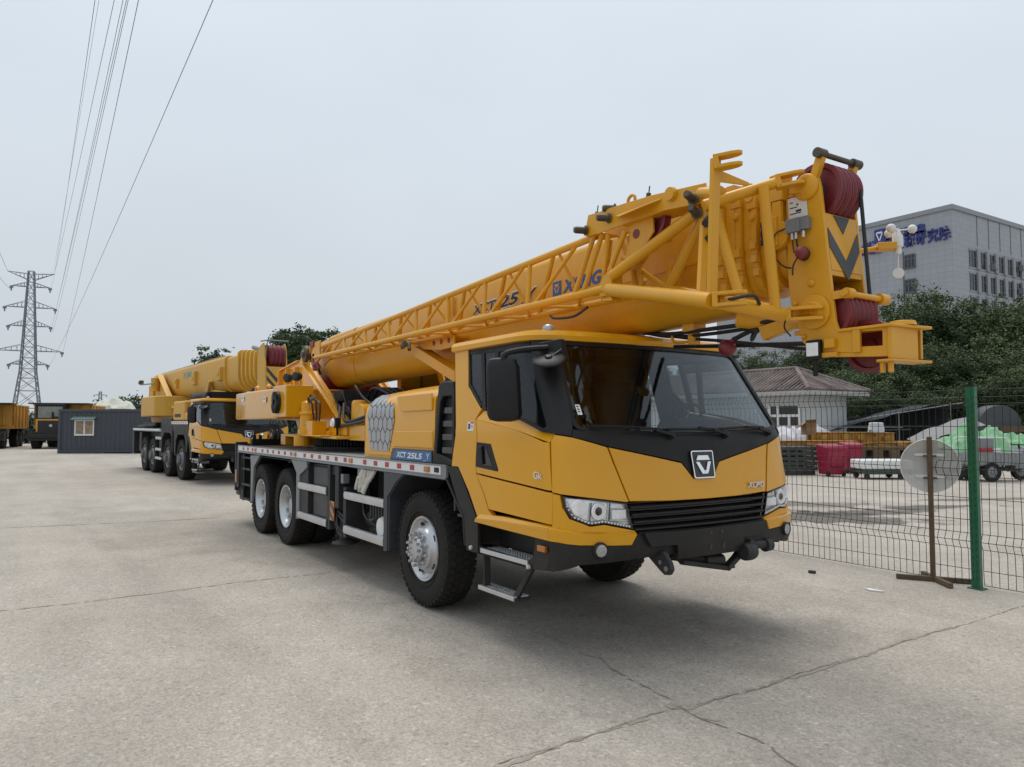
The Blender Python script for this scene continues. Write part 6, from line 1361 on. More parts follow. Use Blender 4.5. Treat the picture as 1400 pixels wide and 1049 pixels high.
# ================================================================== lattice pylons and their wires
STEEL=mat('hazed_galvanised',(.20,.22,.25),.7,var=.1,scale=.2,spec=.2)  # steel colour lightened: distance haze painted in
def pylon(name,label,base,Hh,wb,wt,arms,rz,nbay,r):
    t=thing(name,label,'pylon',base,rz); ORG[t.name]=V((0,0,0))
    zw=Hh*.36; wm=wb*.5
    def half(z):
        if z<zw: return wb/2+(wm/2-wb/2)*z/zw
        return wm/2+(wt/2-wm/2)*(z-zw)/(Hh-zw)
    leg=MB()
    for sx in (-1,1):
        for sy in (-1,1):
            for z0_,z1_ in ((0,zw),(zw,Hh)): leg.beam((sx*half(z0_),sy*half(z0_),z0_),(sx*half(z1_),sy*half(z1_),z1_),r*2.2,r*2.2)
    leg.build('tower_legs',STEEL,t)
    m=MB(); z=0; bays=[]
    hgt=[Hh*.13,Hh*.11,Hh*.08,Hh*.06]+[Hh*.62/nbay]*nbay
    for h in hgt:
        z2=min(Hh,z+h); a,b=half(z),half(z2)
        for (p,q) in (((-1,-1),(1,-1)),((1,-1),(1,1)),((1,1),(-1,1)),((-1,1),(-1,-1))):
            m.beam((p[0]*a,p[1]*a,z),(q[0]*b,q[1]*b,z2),r,r); m.beam((q[0]*a,q[1]*a,z),(p[0]*b,p[1]*b,z2),r,r); m.beam((p[0]*b,p[1]*b,z2),(q[0]*b,q[1]*b,z2),r,r)
        z=z2
    m.build('tower_bracing',STEEL,t)
    ends=[]
    for (z,L_,up) in arms:
        a=half(z)
        for k in (-1,1):
            m=MB(); tip=V((k*L_,0,z+(up if up>0 else 0)))
            zu=z+abs(up) if up<=0 else z
            zl=z if up<=0 else z-up*1.0
            for sy in (-1,1):
                m.beam((k*a,sy*a,zl),tip,r*1.2,r*1.2); m.beam((k*half(zu),sy*half(zu),zu if up<=0 else z+up*.6),tip,r*.9,r*.9)
            for q in range(1,5):
                f=q/5; A=V((k*a,-a,zl)).lerp(tip,f); B_=V((k*a,a,zl)).lerp(tip,f); Cc=V((k*half(zu),0,zu if up<=0 else z+up*.6)).lerp(tip,f); m.beam(A,B_,r*.7,r*.7); m.beam(A,Cc,r*.7,r*.7); m.beam(B_,Cc,r*.7,r*.7)
            am=m.build('cross_arm',STEEL,t)
            if up<=0:
                m=MB(); m.tube((k*L_,0,z),(k*L_,0,z-1.6),.22,6); m.beam((k*L_-.5,0,z-.4),(k*L_+.5,0,z-.4),.5,.7); m.build('insulator',STEEL,am)
        for k in (-1,1): ends.append(V((k*L_,0,z-(1.4 if up<=0 else 0)+max(0,up))))
    return t,ends
pb=at(36,579,240); pb.z=0
rz=math.atan2(RT.y,RT.x)+R(25)
Hh=52.6
arms=[(49.0,6.4,1.2),(45.6,5.3,-1.4),(38.9,6.9,-2.0),(32.9,5.8,-1.8),(24.9,9.2,-2.0),(20.6,5.3,-1.4)]
py,ends=pylon('pylon','tall steel lattice pylon with six pairs of arms at the left','%s' and pb,Hh-2.0,8.4,1.55,arms,rz,9,.14)
p2=at(136,579,620); p2.z=0
pylon('pylon','tiny far-off pylon on the skyline above the container office',p2,28,6,1.6,[(25,4.5,-.8),(21,5,-.8)],rz,5,.22)
# wires: from the arm tips over the yard and past the lens
Rm=Matrix.Rotation(rz,4,'Z'); W=lambda e:pb+(Rm@e)
WM=mat('power_wire',(.13,.14,.155),.6,var=.05)
def wire(e,px,py,d,label,sag=1.2,r=.024):
    a=W(e); b=at(px,py,d); pts=[]
    for i in range(33):
        t=i/32*1.25; q=a.lerp(b,t); q.z-=sag*4*t*(1.25-t)/1.56; pts.append(q)
    m=MB(); m.pipe(pts,r,5); tag(m.build('power_line',WM),label,'wire','power lines strung from the pylon')
wl='thin overhead power line running from the tall pylon up out of the picture'
R_=[e for e in ends if e.x>0]; L_=[e for e in ends if e.x<0]
wire(R_[0],130,-10,62,wl,r=.026); wire(R_[0]+V((-.5,0,.1)),135.5,-10,70,wl,r=.016); wire(R_[1],156,-10,60,wl); wire(R_[2],168,-10,60,wl); wire(R_[3],172.5,-10,58,wl); wire(R_[3]+V((.6,0,-.6)),175,-10,58,wl); wire(R_[4],189,-10,56,wl,r=.028)
wire(R_[5],284,-10,50,wl,sag=2.2,r=.026)
wire(L_[0],-40,230,120,wl,r=.05); wire(L_[1],-30,330,150,wl,r=.05)
# ================================================================== research institute block
CLAD=bpy.data.materials.new('stone_cladding'); CLAD.use_nodes=True; nt=CLAD.node_tree; L=nt.links.new; b_=nt.nodes['Principled BSDF']
tc=nd(nt,'ShaderNodeTexCoord'); sp=nd(nt,'ShaderNodeSeparateXYZ'); L(tc.outputs['Object'],sp.inputs[0]); ad=nd(nt,'ShaderNodeMath',operation='ADD'); L(sp.outputs[0],ad.inputs[0]); L(sp.outputs[1],ad.inputs[1]); cb=nd(nt,'ShaderNodeCombineXYZ'); L(ad.outputs[0],cb.inputs[0]); L(sp.outputs[2],cb.inputs[1])
bt_=nd(nt,'ShaderNodeTexBrick'); bt_.offset=0; bt_.inputs['Scale'].default_value=1; bt_.inputs['Brick Width'].default_value=1.15; bt_.inputs['Row Height'].default_value=.85; bt_.inputs['Mortar Size'].default_value=.035; bt_.inputs['Color1'].default_value=(.315,.335,.365,1); bt_.inputs['Color2'].default_value=(.34,.36,.39,1); bt_.inputs['Mortar'].default_value=(.265,.28,.305,1); L(cb.outputs[0],bt_.inputs['Vector']); L(bt_.outputs[0],b_.inputs['Base Color']); b_.inputs['Roughness'].default_value=.6; MATS['stone_cladding']=CLAD
bc=at(1310,579,112); bx,by=bc.x,bc.y
HT=at(1310,278,112).z
bld=thing('institute_building','grey stone-clad office block with blue roof sign and rows of dark windows','building',(bx,by,0)); ORG[bld.name]=V((0,0,0)); bld.location=(bx,by,0)
WG=mat('far_window',(.028,.034,.042),.14,var=.7,scale=.45,rvar=.05); FRM=mat('window_frame_dark',(.09,.10,.115),.5)
# helper: which local coordinate a pixel has on the two visible faces
def onL(px,py): q=ony(px,py,by); return (q.x-bx,q.z)
def onR(px,py):
    r=ray(px,py); q=CAM+r*((bx-CAM.x)/r.x); return (q.y-by,q.z)
LX=-46; LYl=64
rec=onL(1237,345)[0]
m=MB(); 
m.box(LX,0,0,LYl,0,HT); m.m=0; wall=m.build('wall',CLAD,bld)
m=MB(); m.box(LX-.1,.25,-.25,0,HT-.35,HT+.35); m.box(.0,.25,0,LYl,HT-.35,HT+.35); m.box(LX,.0,0,LYl,HT+.001,HT+.3); m.build('parapet',mat('parapet_grey',(.27,.285,.31),.6),bld)
# window recess strip on the side facing left
xs0,z0_=onL(1237.5,367); xs1,z1_=onL(1251,347); fl=z1_-onL(1252,381)[1]
zz=z1_; k=0
sx0,sx1=xs0,xs1
m=MB(); m.box(sx0-.35,sx0-.15,-.06,0,0,z1_+.6); m.build('recess_edge',FRM,wall)
while zz>4:
    m=MB(); h_=z1_-z0_; m.box(sx0,sx1,-.09,-.04,zz-h_,zz); wf_=m.build('window',WG,wall)
    m=MB(); w_=sx1-sx0
    for f in (0,.33,.66,1): m.box(sx0+w_*f-.09,sx0+w_*f+.09,-.14,-.091,zz-h_,zz)
    m.box(sx0,sx1,-.135,-.091,zz-h_*.32-.08,zz-h_*.32+.08); m.box(sx0,sx1,-.137,-.091,zz-.12,zz+.06); m.box(sx0-.1,sx1+.1,-.3,-.0,zz-h_-.16,zz-h_); m.build('window_frame',FRM,wf_)
    zz-=fl; k+=1
# right face: bays of tall windows
ya,zt_=onR(1325,342); yb,_=onR(1331,345); zb_=onR(1325,364)[1]; zt2=onR(1326,374)[1]; flr=zt_-zt2; hh=zt_-zb_
y1=onR(1338,345)[0]; pitch=(onR(1363,357)[0]-onR(1325,342)[0])/3.0
m=MB(); m.m=0
yy=ya; zz=zt_
while zz>4:
    m=MB(); m.box(.0,.06,ya-.25,LYl-2,zz+.02,zz+.35); m.box(.0,.06,ya-.25,LYl-2,zz-hh-.35,zz-hh-.02); m.build('window_band',MATS['parapet_grey'],wall)
    y=ya
    while y<LYl-3:
        m=MB(); m.box(.02,.05,y,y+pitch*.62,zz-hh,zz); wn=m.build('window',WG,wall)
        m=MB(); 
        for f in (0,.5,1): m.box(.05,.10,y+pitch*.62*f-.07,y+pitch*.62*f+.07,zz-hh,zz)
        m.box(.05,.095,y,y+pitch*.62,zz-hh*.42-.06,zz-hh*.42+.06); m.m=1; m.box(.0,.32,y+pitch*.66,y+pitch*.96,zz-hh-.3,zz+.3); m.build('window_frame',[FRM,MATS['parapet_grey']],wn)
        y+=pitch
    zz-=flr
for i in range(12):
    y=onR(1335,300)[0]+i*(onR(1351,310)[0]-onR(1335,300)[0]); m=MB(); m.box(.0,.04,y-.10,y+.10,zt_+.9,HT-.36); m.build('cladding_joint',FRM,wall) if y<LYl else None
for (px,py) in ((1390,367),(1390,398),(1352,365)):
    y,z=onR(px,py); m=MB(); m.box(.33,1.0,y,y+.9,z-.5,z+.4); m.build('air_conditioner',LGREY,wall,bevel=.03)
# blue sign, two lines
sgm=mat('sign_blue',(.022,.035,.20),.45,var=.1)
m=MB()
def signtext(t,pl,pr,fat,dz=0,hgt=None):
    a=onL(*pl); b=onL(*pr); zb__=a[1]; text_mesh(m,t,(a[0],-.02,zb__),(1,0,0),(0,0,1),b[0]-a[0],hgt,fat=fat,ext=.25)
top_h=onL(1212,317)[1]-onL(1212,331)[1]
x0_,zz0=onL(1209,332)
signtext('XCMG',(1211,330.0),(1265,318),.07,hgt=onL(1240,310)[1]-onL(1240,323)[1])
a=onL(1197,335); c2=onL(1210,313)
m.box(a[0],c2[0],-.28,-.02,onL(1203,333)[1],onL(1203,314)[1]); m.m=1
lx0,lx1=a[0],c2[0]; zc=(onL(1203,333)[1]+onL(1203,314)[1])/2; hh2=(onL(1203,314)[1]-onL(1203,333)[1])/2; xm=(lx0+lx1)/2; wq=(lx1-lx0)/2
for P in ([(-.6,.62),(.6,.62),(.45,.38),(-.45,.38)],[(-.72,.45),(-.5,.45),(.06,-.62),(-.12,-.72)],[(.72,.45),(.5,.45),(-.02,-.55),(.14,-.7)]): m.xz([(xm+wq*p[0],zc+hh2*p[1]) for p in P],-.30,-.281)
m.m=0
hc=onL(1270,312)[1]-onL(1270,331)[1]
chars='徐州工程机械研究院'
xa=onL(1164,349)[0]; xb=onL(1301,322)[0]; zc_=onL(1301,325.5)[1]
for i,ch in enumerate(chars):
    st=(xb-xa)/len(chars); text_mesh(m,ch,(xa+st*i+.1,-.02,zc_-.1),(1,0,0),(0,0,1),st*.90,hc*.98,fat=.022,ext=.25)
m.build('roof_sign',[sgm,WHT],bld,recalc=False)
# ================================================================== tiled house
TILE=bpy.data.materials.new('roof_tiles'); TILE.use_nodes=True; nt=TILE.node_tree; L=nt.links.new; b_=nt.nodes['Principled BSDF']
tc=nd(nt,'ShaderNodeTexCoord'); mp=nd(nt,'ShaderNodeMapping'); L(tc.outputs['Object'],mp.inputs[0])
nz_=nd(nt,'ShaderNodeTexNoise'); nz_.inputs['Scale'].default_value=1.4; nz_.inputs['Detail'].default_value=8; L(tc.outputs['Object'],nz_.inputs['Vector'])
rp=nd(nt,'ShaderNodeValToRGB'); rp.color_ramp.elements[0].position=.3; rp.color_ramp.elements[0].color=(.085,.062,.058,1); rp.color_ramp.elements[1].position=.7; rp.color_ramp.elements[1].color=(.21,.165,.150,1); L(nz_.outputs['Fac'],rp.inputs[0]); L(rp.outputs[0],b_.inputs['Base Color']); b_.inputs['Roughness'].default_value=.8
HWALL=mat('house_render',(.50,.515,.52),.85,var=.08,scale=1,dirt=.2,dcol=(.22,.23,.23),streak=.15)
hc_=at(1107,579,33.5); hxx,hyy=hc_.x,hc_.y; ez=at(1107,532.5,33.5).z
house=thing('tiled_house','low grey house with brown tiled hip roof behind the fence','house',(hxx,hyy,0)); ORG[house.name]=V((0,0,0))
r=ray(1189,534); ey=(CAM+r*((hxx-CAM.x)/r.x)).y-hyy   # far eave end along +Y
HX=-13.0; ov=.75
m=MB(); m.box(HX+ov,-ov,ov,ey-ov,0,ez-.05); hw=m.build('wall',HWALL,house)
m=MB(); m.box(HX,0,0,ey,ez-.22,ez-.02); m.build('eave',mat('eave_board',(.40,.40,.385),.7),house,bevel=.02)
def roofplane(m,A,B,C,D):   # eave A->B, ridge D->C ; real pan tiles as ribs
    A,B,C,D=map(V,(A,B,C,D)); m.add([A,B,C,D],[(0,1,2,3)])
    n=(B-A).cross(D-A).normalized(); n=n if n.z>0 else -n; e=(B-A); Ln=e.length; e.normalize(); k=int(Ln/.24)
    sl=(D-A)-e*((D-A).dot(e)); 
    for i in range(k+1):
        s=Ln*i/k; dl=(D-A).dot(e); dr=Ln-(C-A).dot(e)
        t=1.0
        if dl>1e-3 and s<dl: t=s/dl
        if dr>1e-3 and s>Ln-dr: t=min(t,(Ln-s)/dr)
        if t<.02: continue
        p=A+e*s; m.tube(p+n*.02,p+sl*t+n*.02,.065,6)
    rows_=int(sl.length/.36)
    for j in range(1,rows_):
        t=j/rows_; p=A+(D-A)*t; q=B+(C-B)*t; m.beam(p+n*.03,q+n*.03,.05,.05)
rh=1.12; apx=-ey/2; 
m=MB(); A_=(0,0,ez); B2=(0,ey,ez); 
roofplane(m,(0,0,ez),(0,ey,ez),(apx,ey/2+.01,ez+rh),(apx,ey/2-.01,ez+rh)); roofplane(m,(HX,0,ez),(0,0,ez),(apx,ey/2,ez+rh),(HX-apx,ey/2,ez+rh)); roofplane(m,(0,ey,ez),(HX,ey,ez),(HX-apx,ey/2,ez+rh),(apx,ey/2,ez+rh)); roofplane(m,(HX,ey,ez),(HX,0,ez),(HX-apx,ey/2-.01,ez+rh),(HX-apx,ey/2+.01,ez+rh))
for c_ in ((0,0),(0,ey)): m.tube((c_[0],c_[1],ez+.03),(apx,ey/2,ez+rh+.05),.11,8)
m.tube((HX-apx,ey/2,ez+rh+.05),(apx,ey/2,ez+rh+.05),.12,8); m.build('roof',TILE,house,ang=60,recalc=False)
# window on the side facing left
def onH(px,py): q=ony(px,py,hyy+ov); return (q.x-hxx,q.z)
wa=onH(1053,556); wb=onH(1094.5,583); m=MB(); m.box(wa[0],wb[0],ov-.03,ov-.005,wb[1],wa[1]); hwn=m.build('window',WG,hw)
m=MB(); mid=onH(1064,570)
for x in (wa[0],onH(1064.5,570)[0],onH(1080,575)[0],wb[0]): m.box(x-.06,x+.06,ov-.08,ov-.031,wb[1],(wa[1] if x<onH(1070,570)[0] or x==wb[0] else onH(1080,568)[1]))
zq=onH(1080,568.5)[1]; m.box(wa[0],wb[0],ov-.075,ov-.031,zq-.06,zq+.06); m.box(wa[0],wb[0],ov-.085,ov-.031,wb[1]-.05,wb[1]+.04); m.build('window_frame',WHT,hwn)
# ================================================================== trees: tapered trunk, limbs, crowns of leaf clumps
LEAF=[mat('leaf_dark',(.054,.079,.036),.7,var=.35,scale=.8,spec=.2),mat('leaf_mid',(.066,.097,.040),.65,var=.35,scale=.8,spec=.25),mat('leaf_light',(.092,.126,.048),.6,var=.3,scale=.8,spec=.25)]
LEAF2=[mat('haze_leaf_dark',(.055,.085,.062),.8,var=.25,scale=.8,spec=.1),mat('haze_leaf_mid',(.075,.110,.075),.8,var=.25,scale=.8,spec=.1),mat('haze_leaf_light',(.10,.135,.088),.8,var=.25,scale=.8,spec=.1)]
BARK=mat('bark',(.06,.05,.04),.9,var=.3,scale=3,bump=.5,bscale=20)
def crown_mb(rn,h0,h1,rad,clumps,leaves,ls,squash=1.0,lobes=7):
    m=MB(); C_=[]
    lob=[(rn.uniform(0,2*PI),rn.uniform(.15,.62)*rad,h0+(h1-h0)*rn.uniform(.25,.80),rn.uniform(.38,.62)*rad) for _ in range(lobes)]
    lob.append((0,0,h1-(h1-h0)*.30,(h1-h0)*.30))
    hm=(h0+h1)/2
    while len(C_)<clumps:
        a,d,z,r_=rn.choice(lob); u=V((rn.gauss(0,1),rn.gauss(0,1),rn.gauss(0,.85))).normalized(); q=V((d*math.cos(a),d*math.sin(a),z))+u*r_*rn.uniform(.5,1.05)
        if q.z<h0 or q.z>h1+.2: continue
        C_.append((q,u))
    for q,u in C_:
        out=math.hypot(q.x,q.y)/rad; lv=(q.z-h0)/(h1-h0)*.55+out*.3+u.z*.35+rn.uniform(-.25,.25)  # higher, outer, upward clumps get paler leaves: top light put into colour
        cs=rn.uniform(.32,.62)*(rad/3.2)**.5
        for _ in range(leaves):
            o=V((rn.gauss(0,1),rn.gauss(0,1),rn.gauss(0,.7)))*cs*.55; p=q+o; n=(V((rn.gauss(0,1),rn.gauss(0,1),rn.gauss(0,1)+.5))+u*.7).normalized()
            a_=n.cross(V((rn.gauss(0,1),rn.gauss(0,1),rn.gauss(0,1)))).normalized(); b_=n.cross(a_); s_=ls*rn.uniform(.6,1.35)
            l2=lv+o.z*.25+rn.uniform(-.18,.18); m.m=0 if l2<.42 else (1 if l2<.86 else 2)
            m.add([p-a_*s_*.5,p+b_*s_*.32,p+a_*s_*.62,p-b_*s_*.32],[(0,1,2,3)])
    return m
def tree(name,label,loc,h,rad,seed,cl=190,lv=44,ls=.26,mats=None,low=.14,group='trees behind the fence',lobes=7,cat='tree'):
    rn=random.Random(seed); t=thing(name,label,cat,loc,rn.uniform(0,6.28),group); ORG[t.name]=V((0,0,0))
    m=MB(); r0=.018*h+.06; pts=[V((0,0,0))]
    for k in range(1,6): pts.append(V((rn.uniform(-.12,.12)*k,rn.uniform(-.12,.12)*k,h*.13*k)))
    for k in range(5): m.tube(pts[k],pts[k+1],r0*(1-.16*k),8,r2=r0*(1-.16*(k+1)))
    for k in range(9):
        i=rn.randint(1,4); a=rn.uniform(0,2*PI); b=pts[i]; e=b+V((math.cos(a)*rad*.6,math.sin(a)*rad*.6,h*rn.uniform(.15,.32))); mid=b.lerp(e,.5)+V((0,0,-.2)); m.tube(b,mid,r0*.42,6,r2=r0*.30); m.tube(mid,e,r0*.30,6,r2=r0*.10)
    m.build('trunk',BARK,t)
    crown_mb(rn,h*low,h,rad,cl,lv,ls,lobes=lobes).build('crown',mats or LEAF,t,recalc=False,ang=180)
    return t
def place(t,loc,rz,sc,label,group):
    c=copy_tree(t); c.location=loc; c.rotation_euler=(0,0,rz); c.scale=sc; c['label']=label; c['group']=group; return c
def P0(px,d):
    q=at(px,579,d); q.z=0; return q
def hh(py,d): return (579-py)/FPX*d+CAM.z
GT='dense trees behind the fence'; LT='dense dark green tree in the wood behind the fence on the right'
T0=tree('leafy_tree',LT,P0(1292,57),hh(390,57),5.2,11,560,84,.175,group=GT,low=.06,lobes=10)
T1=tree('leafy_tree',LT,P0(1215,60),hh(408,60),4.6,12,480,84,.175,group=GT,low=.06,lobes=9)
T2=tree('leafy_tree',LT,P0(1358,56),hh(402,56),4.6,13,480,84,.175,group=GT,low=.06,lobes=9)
h0_=hh(390,57);h1_=hh(408,60);h2_=hh(402,56)
rn=random.Random(77)
for i,(px,d,py,src,w_) in enumerate(((1412,58,412,0,1.0),(1170,66,440,1,.95),(1120,68,462,2,.9),(1068,70,466,1,.8),(1018,72,470,2,.8),(970,74,478,0,.7),(1260,70,404,2,1.1),(1330,70,408,1,1.1),(1240,48,470,2,.75),(1190,50,492,1,.7),(1310,47,468,0,.7),(1380,47,462,1,.75),(1145,54,505,0,.65),(1440,50,440,2,.9),(1275,45,515,1,.55),(1345,44,520,2,.55),(1215,45,528,0,.55),(1400,44,500,0,.6),(1480,56,415,1,1.0),(930,76,492,1,.75),(860,80,500,2,.8),(780,84,500,0,.7),(700,88,505,1,.8))):
    src_=(T0,T1,T2)[src]; base=(h0_,h1_,h2_)[src]; k=hh(py,d)/base
    place(src_,P0(px,d),rn.uniform(0,6.3),(w_,w_,k),LT,GT)
GC='trees showing over the boom of the rear crane'
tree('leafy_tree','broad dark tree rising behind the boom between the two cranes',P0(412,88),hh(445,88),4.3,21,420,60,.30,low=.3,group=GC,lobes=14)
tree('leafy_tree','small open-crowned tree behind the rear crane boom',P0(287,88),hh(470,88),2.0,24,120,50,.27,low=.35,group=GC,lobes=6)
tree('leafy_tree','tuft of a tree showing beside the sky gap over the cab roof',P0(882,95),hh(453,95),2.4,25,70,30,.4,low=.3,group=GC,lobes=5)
GB='bushes on the far edge of the yard'
tree('bush','dark rounded tree behind the container office beside the rear crane',P0(184,70),hh(540,70),1.9,31,90,36,.26,low=.05,group=GB,cat='bush')
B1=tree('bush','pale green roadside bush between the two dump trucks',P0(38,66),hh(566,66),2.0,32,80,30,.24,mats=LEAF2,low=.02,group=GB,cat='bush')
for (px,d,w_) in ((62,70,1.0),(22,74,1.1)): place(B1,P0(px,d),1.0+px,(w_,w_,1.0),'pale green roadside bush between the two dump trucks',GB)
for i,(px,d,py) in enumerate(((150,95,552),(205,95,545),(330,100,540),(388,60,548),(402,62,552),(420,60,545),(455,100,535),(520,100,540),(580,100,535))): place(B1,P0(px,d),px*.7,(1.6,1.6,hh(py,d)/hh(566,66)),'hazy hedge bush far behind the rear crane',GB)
# ================================================================== stored things in the yard beyond the fence (u along the picture, v away from it)
def local(px,py,turn=0):
    o=gnd(px,py); u=(ax*math.cos(turn)+bk*math.sin(turn)); v=V((-u.y,u.x,0)); return o,frm(o,u,v)
def px2(px_w,d): return px_w*d/FPX
# wheelie bins
BINR=mat('bin_red',(.33,.010,.045),.45,var=.1,scale=4,dirt=.15,dcol=(.16,.03,.05))
def bin_(label,px,py,w_,d_,h_,turn):
    o,F=local(px,py,turn); t=thing('wheelie_bin',label,'bin',o,0,'red bins by the stored parts')
    m=TB(F); m.loft([[V((-w_*.42,-d_*.40,.06)),V((w_*.42,-d_*.40,.06)),V((w_*.42,d_*.42,.06)),V((-w_*.42,d_*.42,.06))],[V((-w_*.5,-d_*.5,h_*.86)),V((w_*.5,-d_*.5,h_*.86)),V((w_*.5,d_*.5,h_*.93)),V((-w_*.5,d_*.5,h_*.93))]]); m.box(-w_*.3,w_*.3,-d_*.5-.0,-d_*.44,h_*.30,h_*.80); m.box(-w_*.54,w_*.54,-d_*.54,-d_*.48,h_*.80,h_*.87); b=m.build('bin_body',BINR,t,bevel=.02)
    m=TB(F); m.hexa([(-w_*.56,-d_*.58,h_*.86),(w_*.56,-d_*.58,h_*.86),(w_*.54,d_*.54,h_*.94),(-w_*.54,d_*.54,h_*.94),(-w_*.53,-d_*.54,h_*.93),(w_*.53,-d_*.54,h_*.93),(w_*.5,d_*.5,h_),(-w_*.5,d_*.5,h_)]); m.build('lid',BINR,t,bevel=.02)
    m=TB(F); m.tube((-w_*.4,d_*.56,h_*.9),(w_*.4,d_*.56,h_*.9),.018,8); m.build('handle',BINR,t)
    for k in (-1,1):
        m=TB(F); m.lathe([(.03,-.03),(.09,-.03),(.095,0),(.09,.03),(.03,.03)],(k*w_*.40,-d_*.36,.09),(1,0,0),16); m.build('wheel',RUB,t)
bin_('red wheelie bin with a flap front, left one of the two',1137,651,.68,.7,1.05,.15); bin_('plain red wheelie bin, right one of the two',1164,647,.56,.7,1.08,-.10)
# stack of dark grates
o,F=local(1075,650,.05); st=thing('slab_stack','dark grey-green stack of ribbed boards left of the red bins','boards',o)
rs=random.Random(4)
for i in range(5):
    m=TB(F); z=.16+i*.165; dx=rs.uniform(-.04,.04); m.box(-1.6+dx,1.10+dx,0,1.4,z,z+.12)
    for k in range(10): m.box(-1.55+dx+k*.27,-1.45+dx+k*.27,-.015,0,z-.04,z+.13)
    m.build('board',mat('board_dark',(.055,.06,.055),.8,var=.3,scale=2,dirt=.3) if 'board_dark' not in MATS else MATS['board_dark'],st,bevel=.01)
m=TB(F); m.box(-1.5,1.0,.02,.1,0,.15); m.build('bearer',DARK,st)
# yellow crane parts: girders stacked on timber
GIRD=mat('girder_yellow',(.42,.215,.03),.55,var=.22,scale=2,dirt=.35,dcol=(.18,.12,.06))
TIMB=mat('old_timber',(.13,.085,.045),.85,var=.3,scale=3,bump=.3)
GG='yellow steel crane parts stacked in the yard'
def girder(label,px,py,z,L_,h_,d_,turn,v0=0,seed=0):
    o,F=local(px,py,turn); t=thing('steel_girder',label,'crane part',o+V((0,0,z)),0,GG); rs=random.Random(seed)
    m=TB(F); m.box(0,L_,v0,v0+d_,z,z+.03); m.box(0,L_,v0,v0+d_,z+h_-.03,z+h_); m.box(0,L_,v0+.06,v0+.09,z+.03,z+h_-.03); m.box(.02,L_-.02,v0+d_-.09,v0+d_-.06,z+.03,z+h_-.03)
    x=.15
    while x<L_-.1: m.box(x,x+.03,v0+.0,v0+.06,z+.03,z+h_-.03); x+=rs.uniform(.28,.55)
    m.build('girder_web',GIRD,t,bevel=.008)
    x=rs.uniform(.1,.4)
    while x<L_-.3:
        m=TB(F); m.box(x,x+rs.uniform(.12,.3),v0-.05,v0-.0,z+h_*.25,z+h_*rs.uniform(.6,.95)); x+=rs.uniform(.5,1.0); m.build('lug',GIRD,t,bevel=.01)
girder('long low yellow girder at the far left of the parts pile',1048,645,.86,3.4,.24,.5,0,.35,1)
girder('yellow girder lying across the top behind the red bins',1120,644,1.02,2.3,.38,.6,0,.6,2)
girder('short yellow girder carrying the white drum',1190,643,.96,1.25,.42,.6,.04,.5,3)
girder('yellow girder end behind the right red bin',1172,644,.50,.75,.50,.5,0,.15,4)
girder('thin yellow girder running right behind the round sign',1198,645,.84,2.2,.20,.5,0,.55,5)
girder('yellow girder at the right end of the parts pile, under the grey sheet',1244,644,.80,1.5,.26,.5,.05,.6,6)
o,F=local(1180,648,.0); tb=thing('timber_bearer','old brown timber and steel props under the yellow girders','timber',o)
m=TB(F); m.box(-.1,3.0,.6,.9,.78,.90); m.build('beam',TIMB,tb,bevel=.01)
for x in (.0,.62,1.2,1.9,2.7): 
    m=TB(F); m.box(x,x+.34,.5,.9,.0,.78); m.build('prop',TIMB,tb,bevel=.01)
m=TB(F); m.box(-.1,3.0,.95,1.1,0,.85); m.build('back_board',DARK,tb)
# white sheets heaped up
def heap(name,label,cat,px,py,d,w_,dep,h_,mt,seed,nx=30,ny=14,rough=.12,peaks=(),grp=None):
    o=at(px,py,d); o.z=0; t=thing(name,label,cat,o,0,grp); rs=random.Random(seed); F=frm(o,ax,bk); m=TB(F); rows=[]
    ph=[(rs.uniform(2,7),rs.uniform(2,7),rs.uniform(0,6)) for _ in range(6)]
    for k in range(ny):
        row=[]
        for i in range(nx):
            u=-1+2*i/(nx-1); v=-1+2*k/(ny-1); e=max(0,1-abs(u)**3.5)*max(0,1-abs(v)**3)
            z=h_*e**.6*(.78+.06*sum(math.sin(a*u*1.6+b*v+c) for a,b,c in ph)/2)
            for (pu,pv,pw,phh) in peaks: z+=phh*math.exp(-((u-pu)**2/pw+(v-pv)**2/.2))*e**.3
            if e>0: z+=rs.uniform(-rough,rough)*min(1,z*1.5)
            row.append(V((u*w_/2+rs.uniform(-.02,.02),v*dep/2,max(0.004,z))))
        rows.append(row)
    m.grid(rows); m.build('sheet',mt,t,ang=22); return t
WSH=mat('white_sheet',(.62,.60,.62),.7,var=.22,scale=2.2,dirt=.35,dcol=(.33,.30,.34))
heap('bag_heap','heap of white woven sacks and sheeting below the house wall','sacks',1092,600,29.5,3.0,1.6,1.92,WSH,41,rough=.10,peaks=((.65,0,.06,.25),))
heap('bag_heap','low white sheet trailing off behind the cab corner','sacks',1056,604,30.5,2.4,1.2,1.80,WSH,42,rough=.10)
o,F=local(1103,646,.3); F=frm(o,ax,bk); t=thing('cardboard_box','open brown cardboard box lying on the sacks','box',o+V((0,0,1.4)))
m=TB(F); m.box(.05,.42,.15,.55,1.32,1.74); m.build('carton',mat('cardboard',(.26,.16,.08),.85,var=.2),t,bevel=.005); m=TB(F); m.prism([(.05,.15,1.74),(.42,.15,1.74),(.36,-.06,1.86),(.0,-.06,1.84)],(0,0,.01)); m.prism([(.05,.15,1.74),(.05,.55,1.74),(-.2,.5,1.56),(-.2,.18,1.56)],(0,0,.01)); m.build('flap',MATS['cardboard'],t)
